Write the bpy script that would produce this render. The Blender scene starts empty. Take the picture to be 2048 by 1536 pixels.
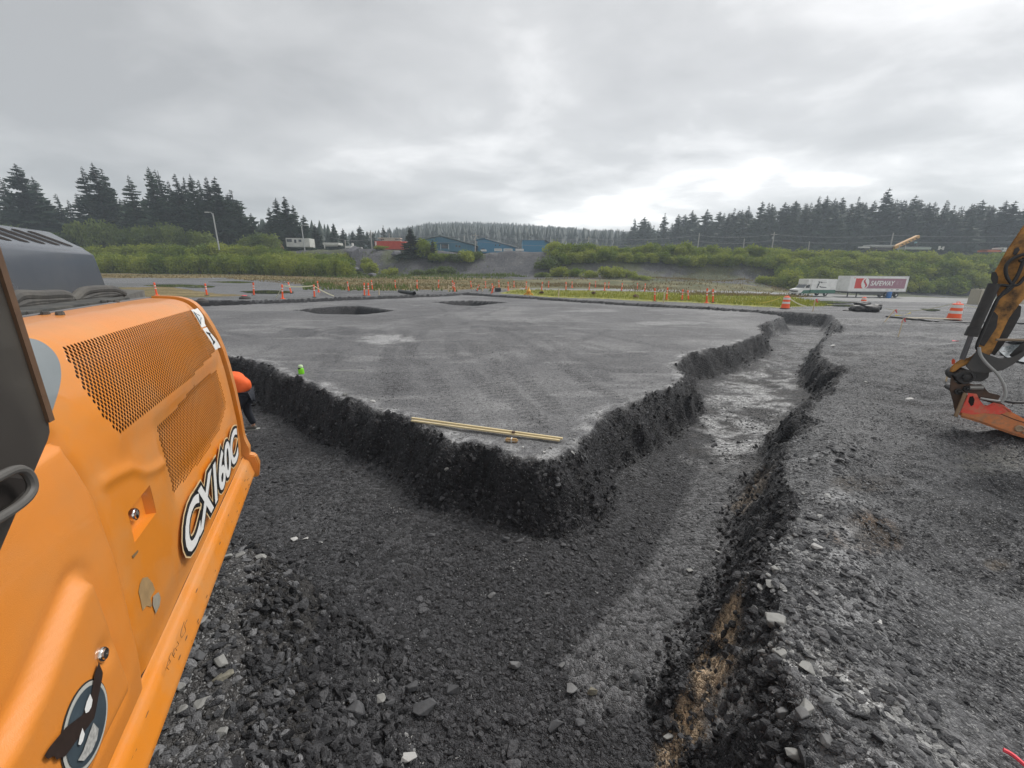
import bpy, bmesh, math, random
import numpy as np
from mathutils import Vector, Matrix
random.seed(7); RNG = np.random.default_rng(11)
sc = bpy.context.scene

# ------------------------------------------------------------------ camera
F = 800.0; TH = math.atan(224/F); ROLL = math.radians(0.66); CH = 2.5
fw = np.array([0, math.cos(TH), -math.sin(TH)]); _r = np.array([1.0, 0, 0]); _u = np.cross(_r, fw)
CR = _r*math.cos(ROLL) + _u*math.sin(ROLL); CU = np.cross(CR, fw); CC = np.array([0, 0, CH])
cd = bpy.data.cameras.new('camera'); cam = bpy.data.objects.new('camera', cd); sc.collection.objects.link(cam)
cd.sensor_width = 36; cd.lens = 36*F/2048; cd.clip_start = 0.05; cd.clip_end = 6000
cam.matrix_world = Matrix(((CR[0], CU[0], -fw[0], 0), (CR[1], CU[1], -fw[1], 0), (CR[2], CU[2], -fw[2], CH), (0, 0, 0, 1)))
sc.camera = cam

# ------------------------------------------------------------------ sky and light
W = bpy.data.worlds.new("World"); sc.world = W; W.use_nodes = True
SUN_EL, SUN_ROT = math.radians(50), math.radians(45)
def build_world():
    nt = W.node_tree; N = nt.nodes; L = nt.links; N.clear()
    out = N.new('ShaderNodeOutputWorld'); bg = N.new('ShaderNodeBackground'); L.new(bg.outputs[0], out.inputs[0])
    sky = N.new('ShaderNodeTexSky'); sky.sky_type = 'NISHITA'; sky.sun_disc = False
    sky.sun_elevation = SUN_EL; sky.sun_rotation = SUN_ROT
    tc = N.new('ShaderNodeTexCoord'); sep = N.new('ShaderNodeSeparateXYZ'); L.new(tc.outputs['Generated'], sep.inputs[0])
    def math_(op, a, b=None, c=None):
        m = N.new('ShaderNodeMath'); m.operation = op
        for i, v in enumerate((a, b, c)):
            if v is None: continue
            if isinstance(v, (int, float)): m.inputs[i].default_value = v
            else: L.new(v, m.inputs[i])
        return m.outputs[0]
    zz = math_('ADD', math_('MAXIMUM', sep.outputs[2], 0.0), 0.16)
    cx = math_('DIVIDE', sep.outputs[0], zz); cy = math_('DIVIDE', sep.outputs[1], zz)
    cmb = N.new('ShaderNodeCombineXYZ'); L.new(cx, cmb.inputs[0]); L.new(cy, cmb.inputs[1])
    mp = N.new('ShaderNodeMapping'); L.new(cmb.outputs[0], mp.inputs[0]); mp.inputs['Rotation'].default_value = (0, 0, 0.5)
    mp.inputs['Scale'].default_value = (0.72, 0.86, 1); mp.inputs['Location'].default_value = (3.1, 1.7, 0)
    n1 = N.new('ShaderNodeTexNoise'); n1.inputs['Scale'].default_value = 0.7; n1.inputs['Detail'].default_value = 4.5
    n1.inputs['Roughness'].default_value = 0.47; n1.inputs['Distortion'].default_value = 0.12
    L.new(mp.outputs[0], n1.inputs['Vector'])
    n2 = N.new('ShaderNodeTexNoise'); n2.inputs['Scale'].default_value = 2.3; n2.inputs['Detail'].default_value = 8
    n2.inputs['Roughness'].default_value = 0.56; n2.inputs['Distortion'].default_value = 0.3; L.new(mp.outputs[0], n2.inputs['Vector'])
    # thinner, brighter cloud to the right of the view, heavier grey to the left
    bias = math_('MULTIPLY', sep.outputs[0], 0.12)
    v = math_('ADD', math_('ADD', math_('MULTIPLY', n1.outputs[0], 0.62), math_('MULTIPLY', n2.outputs[0], 0.38)), bias)
    v = math_('SUBTRACT', v, math_('MULTIPLY', sep.outputs[2], 0.12))
    v = math_('MULTIPLY_ADD', v, 1.75, -0.385)
    cr = N.new('ShaderNodeValToRGB'); L.new(v, cr.inputs[0]); e = cr.color_ramp.elements
    e[0].position = 0.16; e[0].color = (0.215, 0.214, 0.212, 1); e[1].position = 0.76; e[1].color = (0.76, 0.75, 0.73, 1)
    k = cr.color_ramp.elements.new(0.46); k.color = (0.325, 0.323, 0.319, 1)
    k = cr.color_ramp.elements.new(0.60); k.color = (0.455, 0.45, 0.444, 1)
    sc_ = N.new('ShaderNodeVectorMath'); sc_.operation = 'SCALE'; L.new(cr.outputs[0], sc_.inputs[0]); sc_.inputs['Scale'].default_value = 10.0
    mx = N.new('ShaderNodeMix'); mx.data_type = 'RGBA'; mx.inputs['Factor'].default_value = 0.94
    L.new(sky.outputs[0], mx.inputs['A']); L.new(sc_.outputs[0], mx.inputs['B']); L.new(mx.outputs['Result'], bg.inputs[0])
    bg.inputs[1].default_value = 0.13
build_world()
sl = bpy.data.lights.new('sun', 'SUN'); sl.energy = 1.5; sl.angle = math.radians(18); sl.color = (1, 0.97, 0.93)
so = bpy.data.objects.new('sun', sl); sc.collection.objects.link(so)
so.rotation_euler = (math.radians(90)-SUN_EL, 0, math.pi-SUN_ROT)
so.location = (20, 20, 60)
vs = sc.view_settings; sc.display_settings.display_device = 'sRGB'
vs.view_transform = 'Standard'; vs.look = 'None'; vs.gamma = 1; vs.use_curve_mapping = False; vs.exposure = 0.80
sc.cycles.use_denoising = True; sc.cycles.max_bounces = 5; sc.cycles.diffuse_bounces = 3; sc.cycles.glossy_bounces = 3
sc.cycles.transparent_max_bounces = 8; sc.cycles.volume_bounces = 1

# ------------------------------------------------------------------ measuring helpers
def ray(x, y): return fw + CR*(x-1024)/F + CU*(768-y)/F
def proj(P):
    d = np.asarray(P, float) - CC; k = d@fw
    return 1024+F*(d@CR)/k, 768-F*(d@CU)/k
def gp(x, y, z=0.0):
    r = ray(x, y); return CC + r*((z-CH)/r[2])
def gy(x, y, Y):
    r = ray(x, y); return CC + r*(Y/r[1])

# ------------------------------------------------------------------ noise
def _h(ix, iy, s):
    n = (ix.astype(np.int64)*374761393 + iy.astype(np.int64)*668265263 + s*1442695041) & 0xffffffff
    n = ((n ^ (n >> 13))*1274126177) & 0xffffffff
    return ((n ^ (n >> 16)) & 0xffff)/65535.0
def vnoise(x, y, s=0):
    ix = np.floor(x); iy = np.floor(y); fx = x-ix; fy = y-iy
    fx = fx*fx*(3-2*fx); fy = fy*fy*(3-2*fy)
    a = _h(ix, iy, s); b = _h(ix+1, iy, s); c = _h(ix, iy+1, s); d = _h(ix+1, iy+1, s)
    return (a*(1-fx)+b*fx)*(1-fy)+(c*(1-fx)+d*fx)*fy - 0.5
def fbm(x, y, s=0, o=4, g=0.5):
    r = 0; a = 1.0; k = 1.0
    for i in range(o):
        r = r + a*vnoise(x*k+i*17.3, y*k+i*9.1, s+i); a *= g; k *= 2.03
    return r
def sstep(a, b, x):
    t = np.clip((x-a)/(b-a), 0, 1); return t*t*(3-2*t)
def inpoly(x, y, P):
    P = np.asarray(P, float); r = np.zeros(x.shape, bool); j = len(P)-1
    for i in range(len(P)):
        xi, yi = P[i][:2]; xj, yj = P[j][:2]
        if yi != yj:
            c = ((yi > y) != (yj > y)) & (x < (xj-xi)*(y-yi)/(yj-yi)+xi); r ^= c
        j = i
    return r
def dpoly(x, y, P, closed=True):
    P = np.asarray(P, float); d = np.full(x.shape, 1e9); n = len(P)
    for i in range(n if closed else n-1):
        ax, ay = P[i][:2]; bx, by = P[(i+1) % n][:2]; vx, vy = bx-ax, by-ay; L2 = vx*vx+vy*vy+1e-12
        t = np.clip(((x-ax)*vx+(y-ay)*vy)/L2, 0, 1)
        d = np.minimum(d, (x-ax-t*vx)**2+(y-ay-t*vy)**2)
    return np.sqrt(d)

# ------------------------------------------------------------------ materials
MATS = {}
def _nodes(name):
    m = bpy.data.materials.new(name); m.use_nodes = True; nt = m.node_tree
    return m, nt, nt.nodes['Principled BSDF']
def mat(name, col, rough=0.6, metal=0.0, var=0.0, vscale=8.0, bump=0.0, bscale=60.0, dirt=None, dirt_amt=0.0, dscale=3.0, coat=0.0, objvar=0.0, spec=0.5):
    """painted or plain surface: base colour with fine variation, optional dirt layer, optional bump"""
    if name in MATS: return MATS[name]
    m, nt, b = _nodes(name); N = nt.nodes; L = nt.links
    b.inputs['Roughness'].default_value = rough; b.inputs['Metallic'].default_value = metal
    b.inputs['Coat Weight'].default_value = coat; b.inputs['Specular IOR Level'].default_value = spec
    tc = N.new('ShaderNodeTexCoord'); src = None
    rgb = N.new('ShaderNodeRGB'); rgb.outputs[0].default_value = (*col, 1); cur = rgb.outputs[0]
    if var or objvar:
        hs = N.new('ShaderNodeHueSaturation'); L.new(cur, hs.inputs['Color']); mm = N.new('ShaderNodeMath'); mm.operation = 'MULTIPLY_ADD'
        no = N.new('ShaderNodeTexNoise'); no.inputs['Scale'].default_value = vscale; no.inputs['Detail'].default_value = 6; L.new(tc.outputs['Object'], no.inputs['Vector'])
        L.new(no.outputs[0], mm.inputs[0]); mm.inputs[1].default_value = 2*var; mm.inputs[2].default_value = 1-var
        if objvar:
            oi = N.new('ShaderNodeObjectInfo'); m2 = N.new('ShaderNodeMath'); m2.operation = 'MULTIPLY_ADD'
            L.new(oi.outputs['Random'], m2.inputs[0]); m2.inputs[1].default_value = 2*objvar; m2.inputs[2].default_value = -objvar
            m3 = N.new('ShaderNodeMath'); m3.operation = 'ADD'; L.new(mm.outputs[0], m3.inputs[0]); L.new(m2.outputs[0], m3.inputs[1]); L.new(m3.outputs[0], hs.inputs['Value'])
        else: L.new(mm.outputs[0], hs.inputs['Value'])
        cur = hs.outputs[0]
    if dirt is not None:
        no = N.new('ShaderNodeTexNoise'); no.inputs['Scale'].default_value = dscale; no.inputs['Detail'].default_value = 9; no.inputs['Roughness'].default_value = 0.65
        L.new(tc.outputs['Object'], no.inputs['Vector'])
        rp = N.new('ShaderNodeMapRange'); L.new(no.outputs[0], rp.inputs[0]); rp.inputs[1].default_value = 0.45; rp.inputs[2].default_value = 0.72; rp.inputs[3].default_value = 0; rp.inputs[4].default_value = dirt_amt
        mx = N.new('ShaderNodeMix'); mx.data_type = 'RGBA'; L.new(rp.outputs[0], mx.inputs['Factor']); L.new(cur, mx.inputs['A']); mx.inputs['B'].default_value = (*dirt, 1); cur = mx.outputs['Result']
        ra = N.new('ShaderNodeMath'); ra.operation = 'MULTIPLY_ADD'; L.new(rp.outputs[0], ra.inputs[0]); ra.inputs[1].default_value = 0.35; ra.inputs[2].default_value = rough; L.new(ra.outputs[0], b.inputs['Roughness'])
    L.new(cur, b.inputs['Base Color'])
    if bump:
        no = N.new('ShaderNodeTexNoise'); no.inputs['Scale'].default_value = bscale; no.inputs['Detail'].default_value = 5; L.new(tc.outputs['Object'], no.inputs['Vector'])
        bp = N.new('ShaderNodeBump'); bp.inputs['Strength'].default_value = bump; bp.inputs['Distance'].default_value = 0.01; L.new(no.outputs[0], bp.inputs['Height']); L.new(bp.outputs[0], b.inputs['Normal'])
    MATS[name] = m; return m
def soil(name, rough=0.75, peb=26.0, pebamt=0.5, bump=0.6, bdist=0.02, chips=0.0, fine=90.0, spec=0.4):
    """loose ground: vertex colour, pebble cells, light chips, bump"""
    m, nt, b = _nodes(name); N = nt.nodes; L = nt.links
    b.inputs['Roughness'].default_value = rough; b.inputs['Specular IOR Level'].default_value = spec
    at = N.new('ShaderNodeAttribute'); at.attribute_name = 'Col'
    tc = N.new('ShaderNodeTexCoord'); obj = tc.outputs['Object']
    wn = N.new('ShaderNodeTexNoise'); wn.inputs['Scale'].default_value = peb*0.5; wn.inputs['Detail'].default_value = 2; L.new(obj, wn.inputs['Vector'])
    va = N.new('ShaderNodeVectorMath'); va.operation = 'MULTIPLY_ADD'; L.new(wn.outputs['Color'], va.inputs[0]); va.inputs[1].default_value = (1.2/peb,)*3; L.new(obj, va.inputs[2])
    v1 = N.new('ShaderNodeTexVoronoi'); v1.inputs['Scale'].default_value = peb; L.new(va.outputs[0], v1.inputs['Vector'])
    v2 = N.new('ShaderNodeTexVoronoi'); v2.inputs['Scale'].default_value = fine; L.new(va.outputs[0], v2.inputs['Vector'])
    nz = N.new('ShaderNodeTexNoise'); nz.inputs['Scale'].default_value = 1.7; nz.inputs['Detail'].default_value = 10; nz.inputs['Roughness'].default_value = 0.7; L.new(obj, nz.inputs['Vector'])
    s1 = N.new('ShaderNodeSeparateColor'); L.new(v1.outputs['Color'], s1.inputs[0]); s2 = N.new('ShaderNodeSeparateColor'); L.new(v2.outputs['Color'], s2.inputs[0])
    def ma(a, k, c):
        q = N.new('ShaderNodeMath'); q.operation = 'MULTIPLY_ADD'; L.new(a, q.inputs[0]); q.inputs[1].default_value = k
        if isinstance(c, (int, float)): q.inputs[2].default_value = c
        else: L.new(c, q.inputs[2])
        return q.outputs[0]
    val = ma(s1.outputs[0], pebamt*1.25, 1-pebamt*0.6-0.35)
    val = ma(s2.outputs[1], pebamt*0.8, val); val = ma(nz.outputs[0], 0.7, ma(val, 1, -pebamt*0.4))
    hs = N.new('ShaderNodeHueSaturation'); L.new(at.outputs['Color'], hs.inputs['Color']); L.new(val, hs.inputs['Value']); cur = hs.outputs[0]
    if chips:
        th = N.new('ShaderNodeMapRange'); L.new(s2.outputs[2], th.inputs[0]); th.inputs[1].default_value = 1-chips; th.inputs[2].default_value = 1-chips*0.6; th.inputs[4].default_value = 0.8
        mx = N.new('ShaderNodeMix'); mx.data_type = 'RGBA'; L.new(th.outputs[0], mx.inputs['Factor']); L.new(cur, mx.inputs['A']); mx.inputs['B'].default_value = (0.3, 0.3, 0.3, 1); cur = mx.outputs['Result']
    L.new(cur, b.inputs['Base Color'])
    hsum = ma(v1.outputs['Distance'], -1.0, ma(v2.outputs['Distance'], -0.45, ma(nz.outputs[0], 0.8, 0.0)))
    bp = N.new('ShaderNodeBump'); bp.inputs['Strength'].default_value = bump; bp.inputs['Distance'].default_value = bdist; L.new(hsum, bp.inputs['Height']); L.new(bp.outputs[0], b.inputs['Normal'])
    MATS[name] = m; return m
def leafmat(name, c1, c2, trans=0.25, rough=0.6):
    m, nt, b = _nodes(name); N = nt.nodes; L = nt.links
    oi = N.new('ShaderNodeObjectInfo'); tc = N.new('ShaderNodeTexCoord')
    no = N.new('ShaderNodeTexNoise'); no.inputs['Scale'].default_value = 1.3; no.inputs['Detail'].default_value = 6; L.new(tc.outputs['Object'], no.inputs['Vector'])
    ad = N.new('ShaderNodeMath'); ad.operation = 'MULTIPLY_ADD'; L.new(oi.outputs['Random'], ad.inputs[0]); ad.inputs[1].default_value = 0.8; 
    sb = N.new('ShaderNodeMath'); sb.operation = 'MULTIPLY_ADD'; L.new(no.outputs[0], sb.inputs[0]); sb.inputs[1].default_value = 1.6; sb.inputs[2].default_value = -0.68; L.new(sb.outputs[0], ad.inputs[2])
    mx = N.new('ShaderNodeMix'); mx.data_type = 'RGBA'; L.new(ad.outputs[0], mx.inputs['Factor']); mx.inputs['A'].default_value = (*c1, 1); mx.inputs['B'].default_value = (*c2, 1)
    L.new(mx.outputs['Result'], b.inputs['Base Color']); b.inputs['Roughness'].default_value = rough; b.inputs['Specular IOR Level'].default_value = 0.25
    if trans:
        out = N['Material Output']; tr = N.new('ShaderNodeBsdfTranslucent'); L.new(mx.outputs['Result'], tr.inputs[0]); ms = N.new('ShaderNodeMixShader'); ms.inputs[0].default_value = trans
        L.new(b.outputs[0], ms.inputs[1]); L.new(tr.outputs[0], ms.inputs[2]); L.new(ms.outputs[0], out.inputs[0])
    MATS[name] = m; return m

# ------------------------------------------------------------------ mesh building
COL = sc.collection
def tag(o, label=None, cat=None, group=None, kind=None):
    if label: o['label'] = label
    if cat: o['category'] = cat
    if group: o['group'] = group
    if kind: o['kind'] = kind
    return o
def empty(name, loc=(0, 0, 0), rz=0.0):
    o = bpy.data.objects.new(name, None); COL.objects.link(o); o.location = loc; o.rotation_euler = (0, 0, rz); o.empty_display_size = 0.2; return o
class MB:
    def __init__(s): s.v = []; s.f = []; s.m = []; s.cur = 0
    def add(s, vs, fs):
        k = len(s.v); s.v += [tuple(map(float, p)) for p in vs]; s.f += [tuple(i+k for i in f) for f in fs]; s.m += [s.cur]*len(fs); return s
    def box(s, x0, x1, y0, y1, z0, z1, M=None):
        P = [(x, y, z) for z in (z0, z1) for y in (y0, y1) for x in (x0, x1)]
        if M is not None: P = [tuple(M @ Vector(p)) for p in P]
        return s.add(P, [(0, 2, 3, 1), (4, 5, 7, 6), (0, 1, 5, 4), (2, 6, 7, 3), (0, 4, 6, 2), (1, 3, 7, 5)])
    def tube(s, pts, r, n=8, caps=True):
        pts = [Vector(p) for p in pts]; R = r if isinstance(r, (list, tuple)) else [r]*len(pts); rings = []; up = None
        for i, p in enumerate(pts):
            d = (pts[min(i+1, len(pts)-1)]-pts[max(i-1, 0)]).normalized()
            if up is None: up = Vector((0, 0, 1)) if abs(d.z) < 0.9 else Vector((1, 0, 0))
            a = d.cross(up).normalized(); up = a.cross(d).normalized()
            rings.append([p+a*math.cos(2*math.pi*k/n)*R[i]+up*math.sin(2*math.pi*k/n)*R[i] for k in range(n)])
        V = [q for rg in rings for q in rg]; Fs = []
        for i in range(len(pts)-1):
            for k in range(n):
                a = i*n+k; b = i*n+(k+1) % n; Fs.append((a, b, b+n, a+n))
        if caps: Fs.append(tuple(range(n))[::-1]); Fs.append(tuple(range((len(pts)-1)*n, len(pts)*n)))
        return s.add(V, Fs)
    def lathe(s, prof, n=16, M=None):
        V = []; Fs = []
        for r, z in prof:
            for k in range(n):
                a = 2*math.pi*k/n; p = Vector((r*math.cos(a), r*math.sin(a), z)); V.append(M @ p if M is not None else p)
        for i in range(len(prof)-1):
            for k in range(n):
                a = i*n+k; b = i*n+(k+1) % n; Fs.append((a, b, b+n, a+n))
        Fs.append(tuple(range(n))[::-1]); Fs.append(tuple(range((len(prof)-1)*n, len(prof)*n)))
        return s.add(V, Fs)
    def prism(s, A, B):
        """closed solid between two matching outlines of 3-D points"""
        n = len(A); return s.add(list(A)+list(B), [tuple(range(n))[::-1], tuple(range(n, 2*n))]+[(i, (i+1) % n, n+(i+1) % n, n+i) for i in range(n)])
    def quad(s, *p): return s.add(p, [tuple(range(len(p)))])
    def build(s, name, mats, parent=None, smooth=False, bevel=0.0, angle=35):
        me = bpy.data.meshes.new(name); me.from_pydata(s.v, [], s.f)
        mats = mats if isinstance(mats, (list, tuple)) else [mats]
        for m in mats: me.materials.append(m)
        if len(mats) > 1: me.polygons.foreach_set('material_index', s.m)
        me.validate(); bm = bmesh.new(); bm.from_mesh(me); bmesh.ops.recalc_face_normals(bm, faces=bm.faces)
        if bevel: bmesh.ops.bevel(bm, geom=[e for e in bm.edges if len(e.link_faces) == 2 and e.calc_face_angle(0) > 0.5], offset=bevel, segments=2, affect='EDGES', clamp_overlap=True)
        bm.to_mesh(me); bm.free()
        if smooth or bevel: me.shade_smooth(); me.set_sharp_from_angle(angle=math.radians(angle))
        o = bpy.data.objects.new(name, me); COL.objects.link(o)
        if parent: o.parent = parent
        return o
def npmesh(name, V, Fq, mats=None, col=None, smooth=True, parent=None, tri=False):
    V = np.asarray(V, np.float32); Fq = np.asarray(Fq, np.int32); k = Fq.shape[1]
    me = bpy.data.meshes.new(name); me.vertices.add(len(V)); me.vertices.foreach_set('co', V.ravel())
    me.loops.add(Fq.size); me.loops.foreach_set('vertex_index', Fq.ravel())
    me.polygons.add(len(Fq)); me.polygons.foreach_set('loop_start', np.arange(0, Fq.size, k, dtype=np.int32)); me.polygons.foreach_set('loop_total', np.full(len(Fq), k, np.int32))
    if col is not None:
        a = me.color_attributes.new('Col', 'FLOAT_COLOR', 'POINT'); c = np.ones((len(V), 4), np.float32); c[:, :3] = col; a.data.foreach_set('color', c.ravel())
    me.update(calc_edges=True)
    if smooth: me.shade_smooth()
    for m in (mats or []): me.materials.append(m)
    o = bpy.data.objects.new(name, me); COL.objects.link(o)
    if parent: o.parent = parent
    return o
def copy_thing(root, loc=None, rz=None, scale=None):
    r = root.copy(); COL.objects.link(r)
    if loc is not None: r.location = loc
    if rz is not None: r.rotation_euler = (0, 0, rz)
    if scale is not None: r.scale = scale
    for ch in root.children:
        c = ch.copy(); COL.objects.link(c); c.parent = r
        for g in ch.children:
            d = g.copy(); COL.objects.link(d); d.parent = c
    return r

# ================================================================== TERRAIN
PX = lambda L, z=0.0: [tuple(gp(x, y, z)[:2]) for x, y in L]
PAD = PX([(463, 719), (502, 723), (527, 730), (565, 750), (596, 758), (635, 775), (674, 797), (713, 808), (759, 825), (780, 828), (817, 839), (860, 862), (902, 887),
          (951, 891), (987, 894), (1024, 914), (1073, 924), (1122, 918), (1153, 907), (1161, 885), (1195, 848), (1244, 821), (1278, 808), (1300, 793), (1349, 773),
          (1371, 757), (1366, 741), (1351, 731), (1383, 708), (1437, 698), (1490, 681), (1527, 666), (1515, 651), (1544, 641), (1566, 632.5),
          (1512, 625), (1400, 618.5), (1250, 611), (1120, 602), (1010, 595), (930, 590), (860, 594), (750, 599), (640, 603), (560, 606.5), (500, 609), (400, 613)]) + [(-24.5, 25.0), (-24.0, 22.6), (-17.5, 18.0)]
OUT = PX([(535, 1122), (520, 1180), (500, 1260), (480, 1350), (470, 1440), (490, 1536)]) + [(-1.3, 0.3), (-1.2, -3), (1.3, -3), (1.45, 0.2)] + \
      PX([(1600, 1536), (1560, 1420), (1535, 1340), (1522, 1273), (1525, 1190), (1520, 1148), (1556, 1075), (1570, 1020), (1566, 960), (1563, 912), (1576, 893), (1593, 876), (1618, 850), (1602, 838), (1617, 816),
          (1664, 789), (1673, 762), (1688, 741), (1651, 727), (1640, 703), (1651, 683), (1661, 669), (1686, 665), (1688, 655), (1669, 638), (1661, 630), (1580, 624.5), (1512, 620.5), (1400, 613), (1250, 605.5), (1120, 597), (1010, 590.5), (930, 585.3),
          (860, 589), (750, 592.5), (640, 596), (560, 599), (500, 601), (400, 600)]) + [(-30, 27), (-28.5, 22.0), (-20, 15.2), (-11, 9.0), (-6.0, 5.5), (-3.6, 3.75), (-2.75, 3.25)]
PIT1 = PX([(585, 620), (630, 616.5), (675, 612), (717, 611), (750, 615), (790, 622), (760, 625.5), (725, 629), (640, 628), (612, 624)])
PIT2 = PX([(862, 604), (900, 602), (942, 600), (975, 602), (1014, 605), (985, 608), (950, 612), (912, 610.5), (885, 606.5)])
_s = [-3, -1.2, -.6, -.45, -.25, -.08, 0, .12, .35, .55, .68, .8, 1.3, 3]
ZA = [1.2, 1.2, 1.1, 1.0, .8, .6, .5, .3, -.3, -1.0, -1.4, -1.65, -2.1, -2.2]          # at Y 74
ZB = [1.4, 1.4, 1.3, 1.3, 1.6, 1.5, 1.4, 1.5, 1.6, 1.2, -.6, -1.3, -1.7, -2]           # at Y 92
ZC = [6, 6.0, 6.4, 7.0, 7.2, 7.1, 7.1, 6.9, 6.8, 6.6, 6.2, 6.1, 5.2, 5]                # at Y 108
ZD = [7, 7, 7.2, 7.4, 7.5, 7.3, 7.3, 7.2, 7.4, 7.4, 7.4, 7.4, 7.4, 7.4]                # at Y 170
_s2 = [-3, -1.2, -.6, -.45, -.34, -.28, -.2, -.1, .05, .15, .25, .4, 1.3, 3]
ZE = [22, 22, 20, 24, 30, 40, 51, 53, 50, 46, 42, 42, 50, 50]                          # at Y 600
def terr(X, Y):
    X = np.asarray(X, float); Y = np.asarray(Y, float); s = X/np.maximum(Y, 5)
    zs = [np.zeros_like(X), np.interp(s, _s, ZA), np.interp(s, _s, ZB), np.interp(s, _s, ZC), np.interp(s, _s, ZD), np.interp(s, _s2, ZE)]
    ys = [46, 74, 92, 107, 175, 600]
    z = np.zeros_like(X)
    for i in range(5):
        t = np.clip((Y-ys[i])/(ys[i+1]-ys[i]), 0, 1)
        t = np.where(i == 4, t**1.3, t*t*(3-2*t) if i != 4 else t)
        z = np.where(Y > ys[i], zs[i]+(zs[i+1]-zs[i])*t, z)
    z = np.where(Y > 600, zs[5]-(Y-600)*0.12, z)
    z = z + sstep(86, 96, Y)*fbm(X/9, Y/9, 5, 4)*1.1 + sstep(50, 70, Y)*fbm(X/14, Y/14, 8, 3)*0.25
    return z
def lerpz(x, y, lo=20, hi=900):
    """where the line of sight through a photo point meets the far ground"""
    r = ray(x, y); ts = np.geomspace(lo, hi, 2500); P = CC+np.outer(ts/r[1], r)
    g = terr(P[:, 0], P[:, 1]); k = np.nonzero(P[:, 2] <= g)[0]
    k = k[0] if len(k) else len(ts)-1
    return np.array([P[k, 0], P[k, 1], g[k]])
DEPTH = 0.85
def ground(X, Y, detail=True):
    """height, wall factor, class (0 native ground, 1 trench, 2 pad)"""
    z = terr(X, Y)
    near = (Y < 60) & (X > -45) & (X < 40) & (Y > -4)
    x = X[near]; y = Y[near]
    wob = fbm(x*1.7, y*1.7, 3, 4)*0.22+fbm(x*7, y*7, 4, 3)*0.06
    ip = inpoly(x, y, PAD); io = inpoly(x, y, OUT)
    dp = dpoly(x, y, PAD); do = dpoly(x, y, OUT)
    sp = np.where(ip, -dp, dp)+wob*0.8; sov = np.where(io, dp*0+do, -do)+wob*0.8     # positive inside trench for both
    d = np.minimum(sp, sov)
    p1 = np.where(inpoly(x, y, PIT1), 1, -1)*dpoly(x, y, PIT1)+wob*.4; p2 = np.where(inpoly(x, y, PIT2), 1, -1)*dpoly(x, y, PIT2)+wob*.4
    dpit = np.maximum(p1, p2)
    dist = np.hypot(x, y); ww = 0.5+0.12*vnoise(x*.8, y*.8, 9)+0.75*sstep(-.5, -1.1, x)*sstep(3.3, 2.6, y)*(~ip)
    wl = sstep(0, 1, d/ww*0.95)
    # a bit rounded shoulder and toe, dug wall leaning outwards
    h = -DEPTH*(0.15*np.clip(d/ww, 0, 1)+0.85*wl)
    toe = np.clip(1-(d-ww)/1.3, 0, 1)*(d > ww*.8); h = h+0.10*toe**2*(0.6+1.2*np.abs(vnoise(x*1.3, y*1.3, 21)))
    hp = -0.75*sstep(0, 0.5, dpit)
    wallness = np.where((d > -0.05) & (d < ww*1.15), 1.0, 0.0)*np.clip(1-np.abs(d/ww-0.5)*0.9, 0, 1)
    h = h+hp
    if detail:
        rough = fbm(x*5.5, y*5.5, 31, 4, 0.6)
        h = h+wallness*rough*0.16*np.clip(dist/5, .6, 1.6)
        floor = (d > ww)
        h = h+floor*(fbm(x*1.1, y*1.1, 33, 3)*0.07+fbm(x*9, y*9, 35, 3)*0.018)
        # bermed spoil along the right rim and by the machine
        out = (~io) & (d <= 0)
        berm = np.exp(-((do-0.45)/0.38)**2)*out*((x > 1.2) | (x < -1.1))*(y < 12)
        h = h+berm*(0.10+0.16*np.clip(fbm(x*1.6, y*1.6, 41, 3)+.25, 0, 1))*np.where(x > 0, 1, .8)*np.clip((12-y)/7, 0, 1)
        nat = (d <= 0) & (~ip)
        h = h+nat*(fbm(x*.5, y*.5, 51, 3)*0.06+fbm(x*4, y*4, 52, 4)*0.025)
        rr = nat*(x > 2)*sstep(2.0, 6.0, x-y*0.35)*(y < 24)
        h = h+rr*(fbm(x*1.2+.3*y, y*3.2, 53, 4)*0.15)
        h = h+ip*(d < 0)*(fbm(x*.4, y*.4, 61, 2)*0.04+fbm(x*6, y*6, 62, 3)*0.012)
        rim = np.exp(-((d+0.12)/0.14)**2)*(y < 14); h = h+rim*0.03*(1+2*vnoise(x*6, y*6, 63))
    z[near] = z[near]+h
    D = np.full(X.shape, -9.0); D[near] = d; DP = np.full(X.shape, -9.0); DP[near] = dpit
    IP = np.zeros(X.shape, bool); IP[near] = ip
    WL = np.zeros(X.shape); WL[near] = wallness
    return z, D, DP, IP, WL

# tyre and track marks: world polylines, width
def arc(P): return PX(P)
TRACKS = [arc([(560, 720), (640, 676), (760, 645), (900, 632), (1000, 612)]), arc([(1130, 760), (1060, 690), (960, 640), (905, 615)]),
          arc([(1010, 830), (960, 760), (870, 690), (830, 640)]), arc([(900, 800), (850, 740), (835, 690), (870, 650), (960, 620)]),
          arc([(1190, 840), (1090, 770), (1020, 700), (940, 650)]), arc([(700, 790), (730, 720), (800, 660)]), arc([(1290, 700), (1150, 670), (1020, 650), (900, 645)]),
          arc([(480, 655), (560, 670), (680, 660), (760, 680)]), arc([(1330, 720), (1200, 730), (1080, 690), (1000, 640)]), arc([(1000, 720), (1100, 680), (1180, 655)])]
RTRACKS = [arc([(2300, 960), (2048, 985), (1900, 970), (1780, 900)]), arc([(2300, 1030), (2048, 1060), (1880, 1030), (1740, 960)]), arc([(2200, 1130), (2000, 1130), (1830, 1090)]), arc([(2250, 860), (2100, 905), (1930, 880), (1820, 850)]),
           arc([(2100, 800), (1900, 790), (1740, 770)])]
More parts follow.
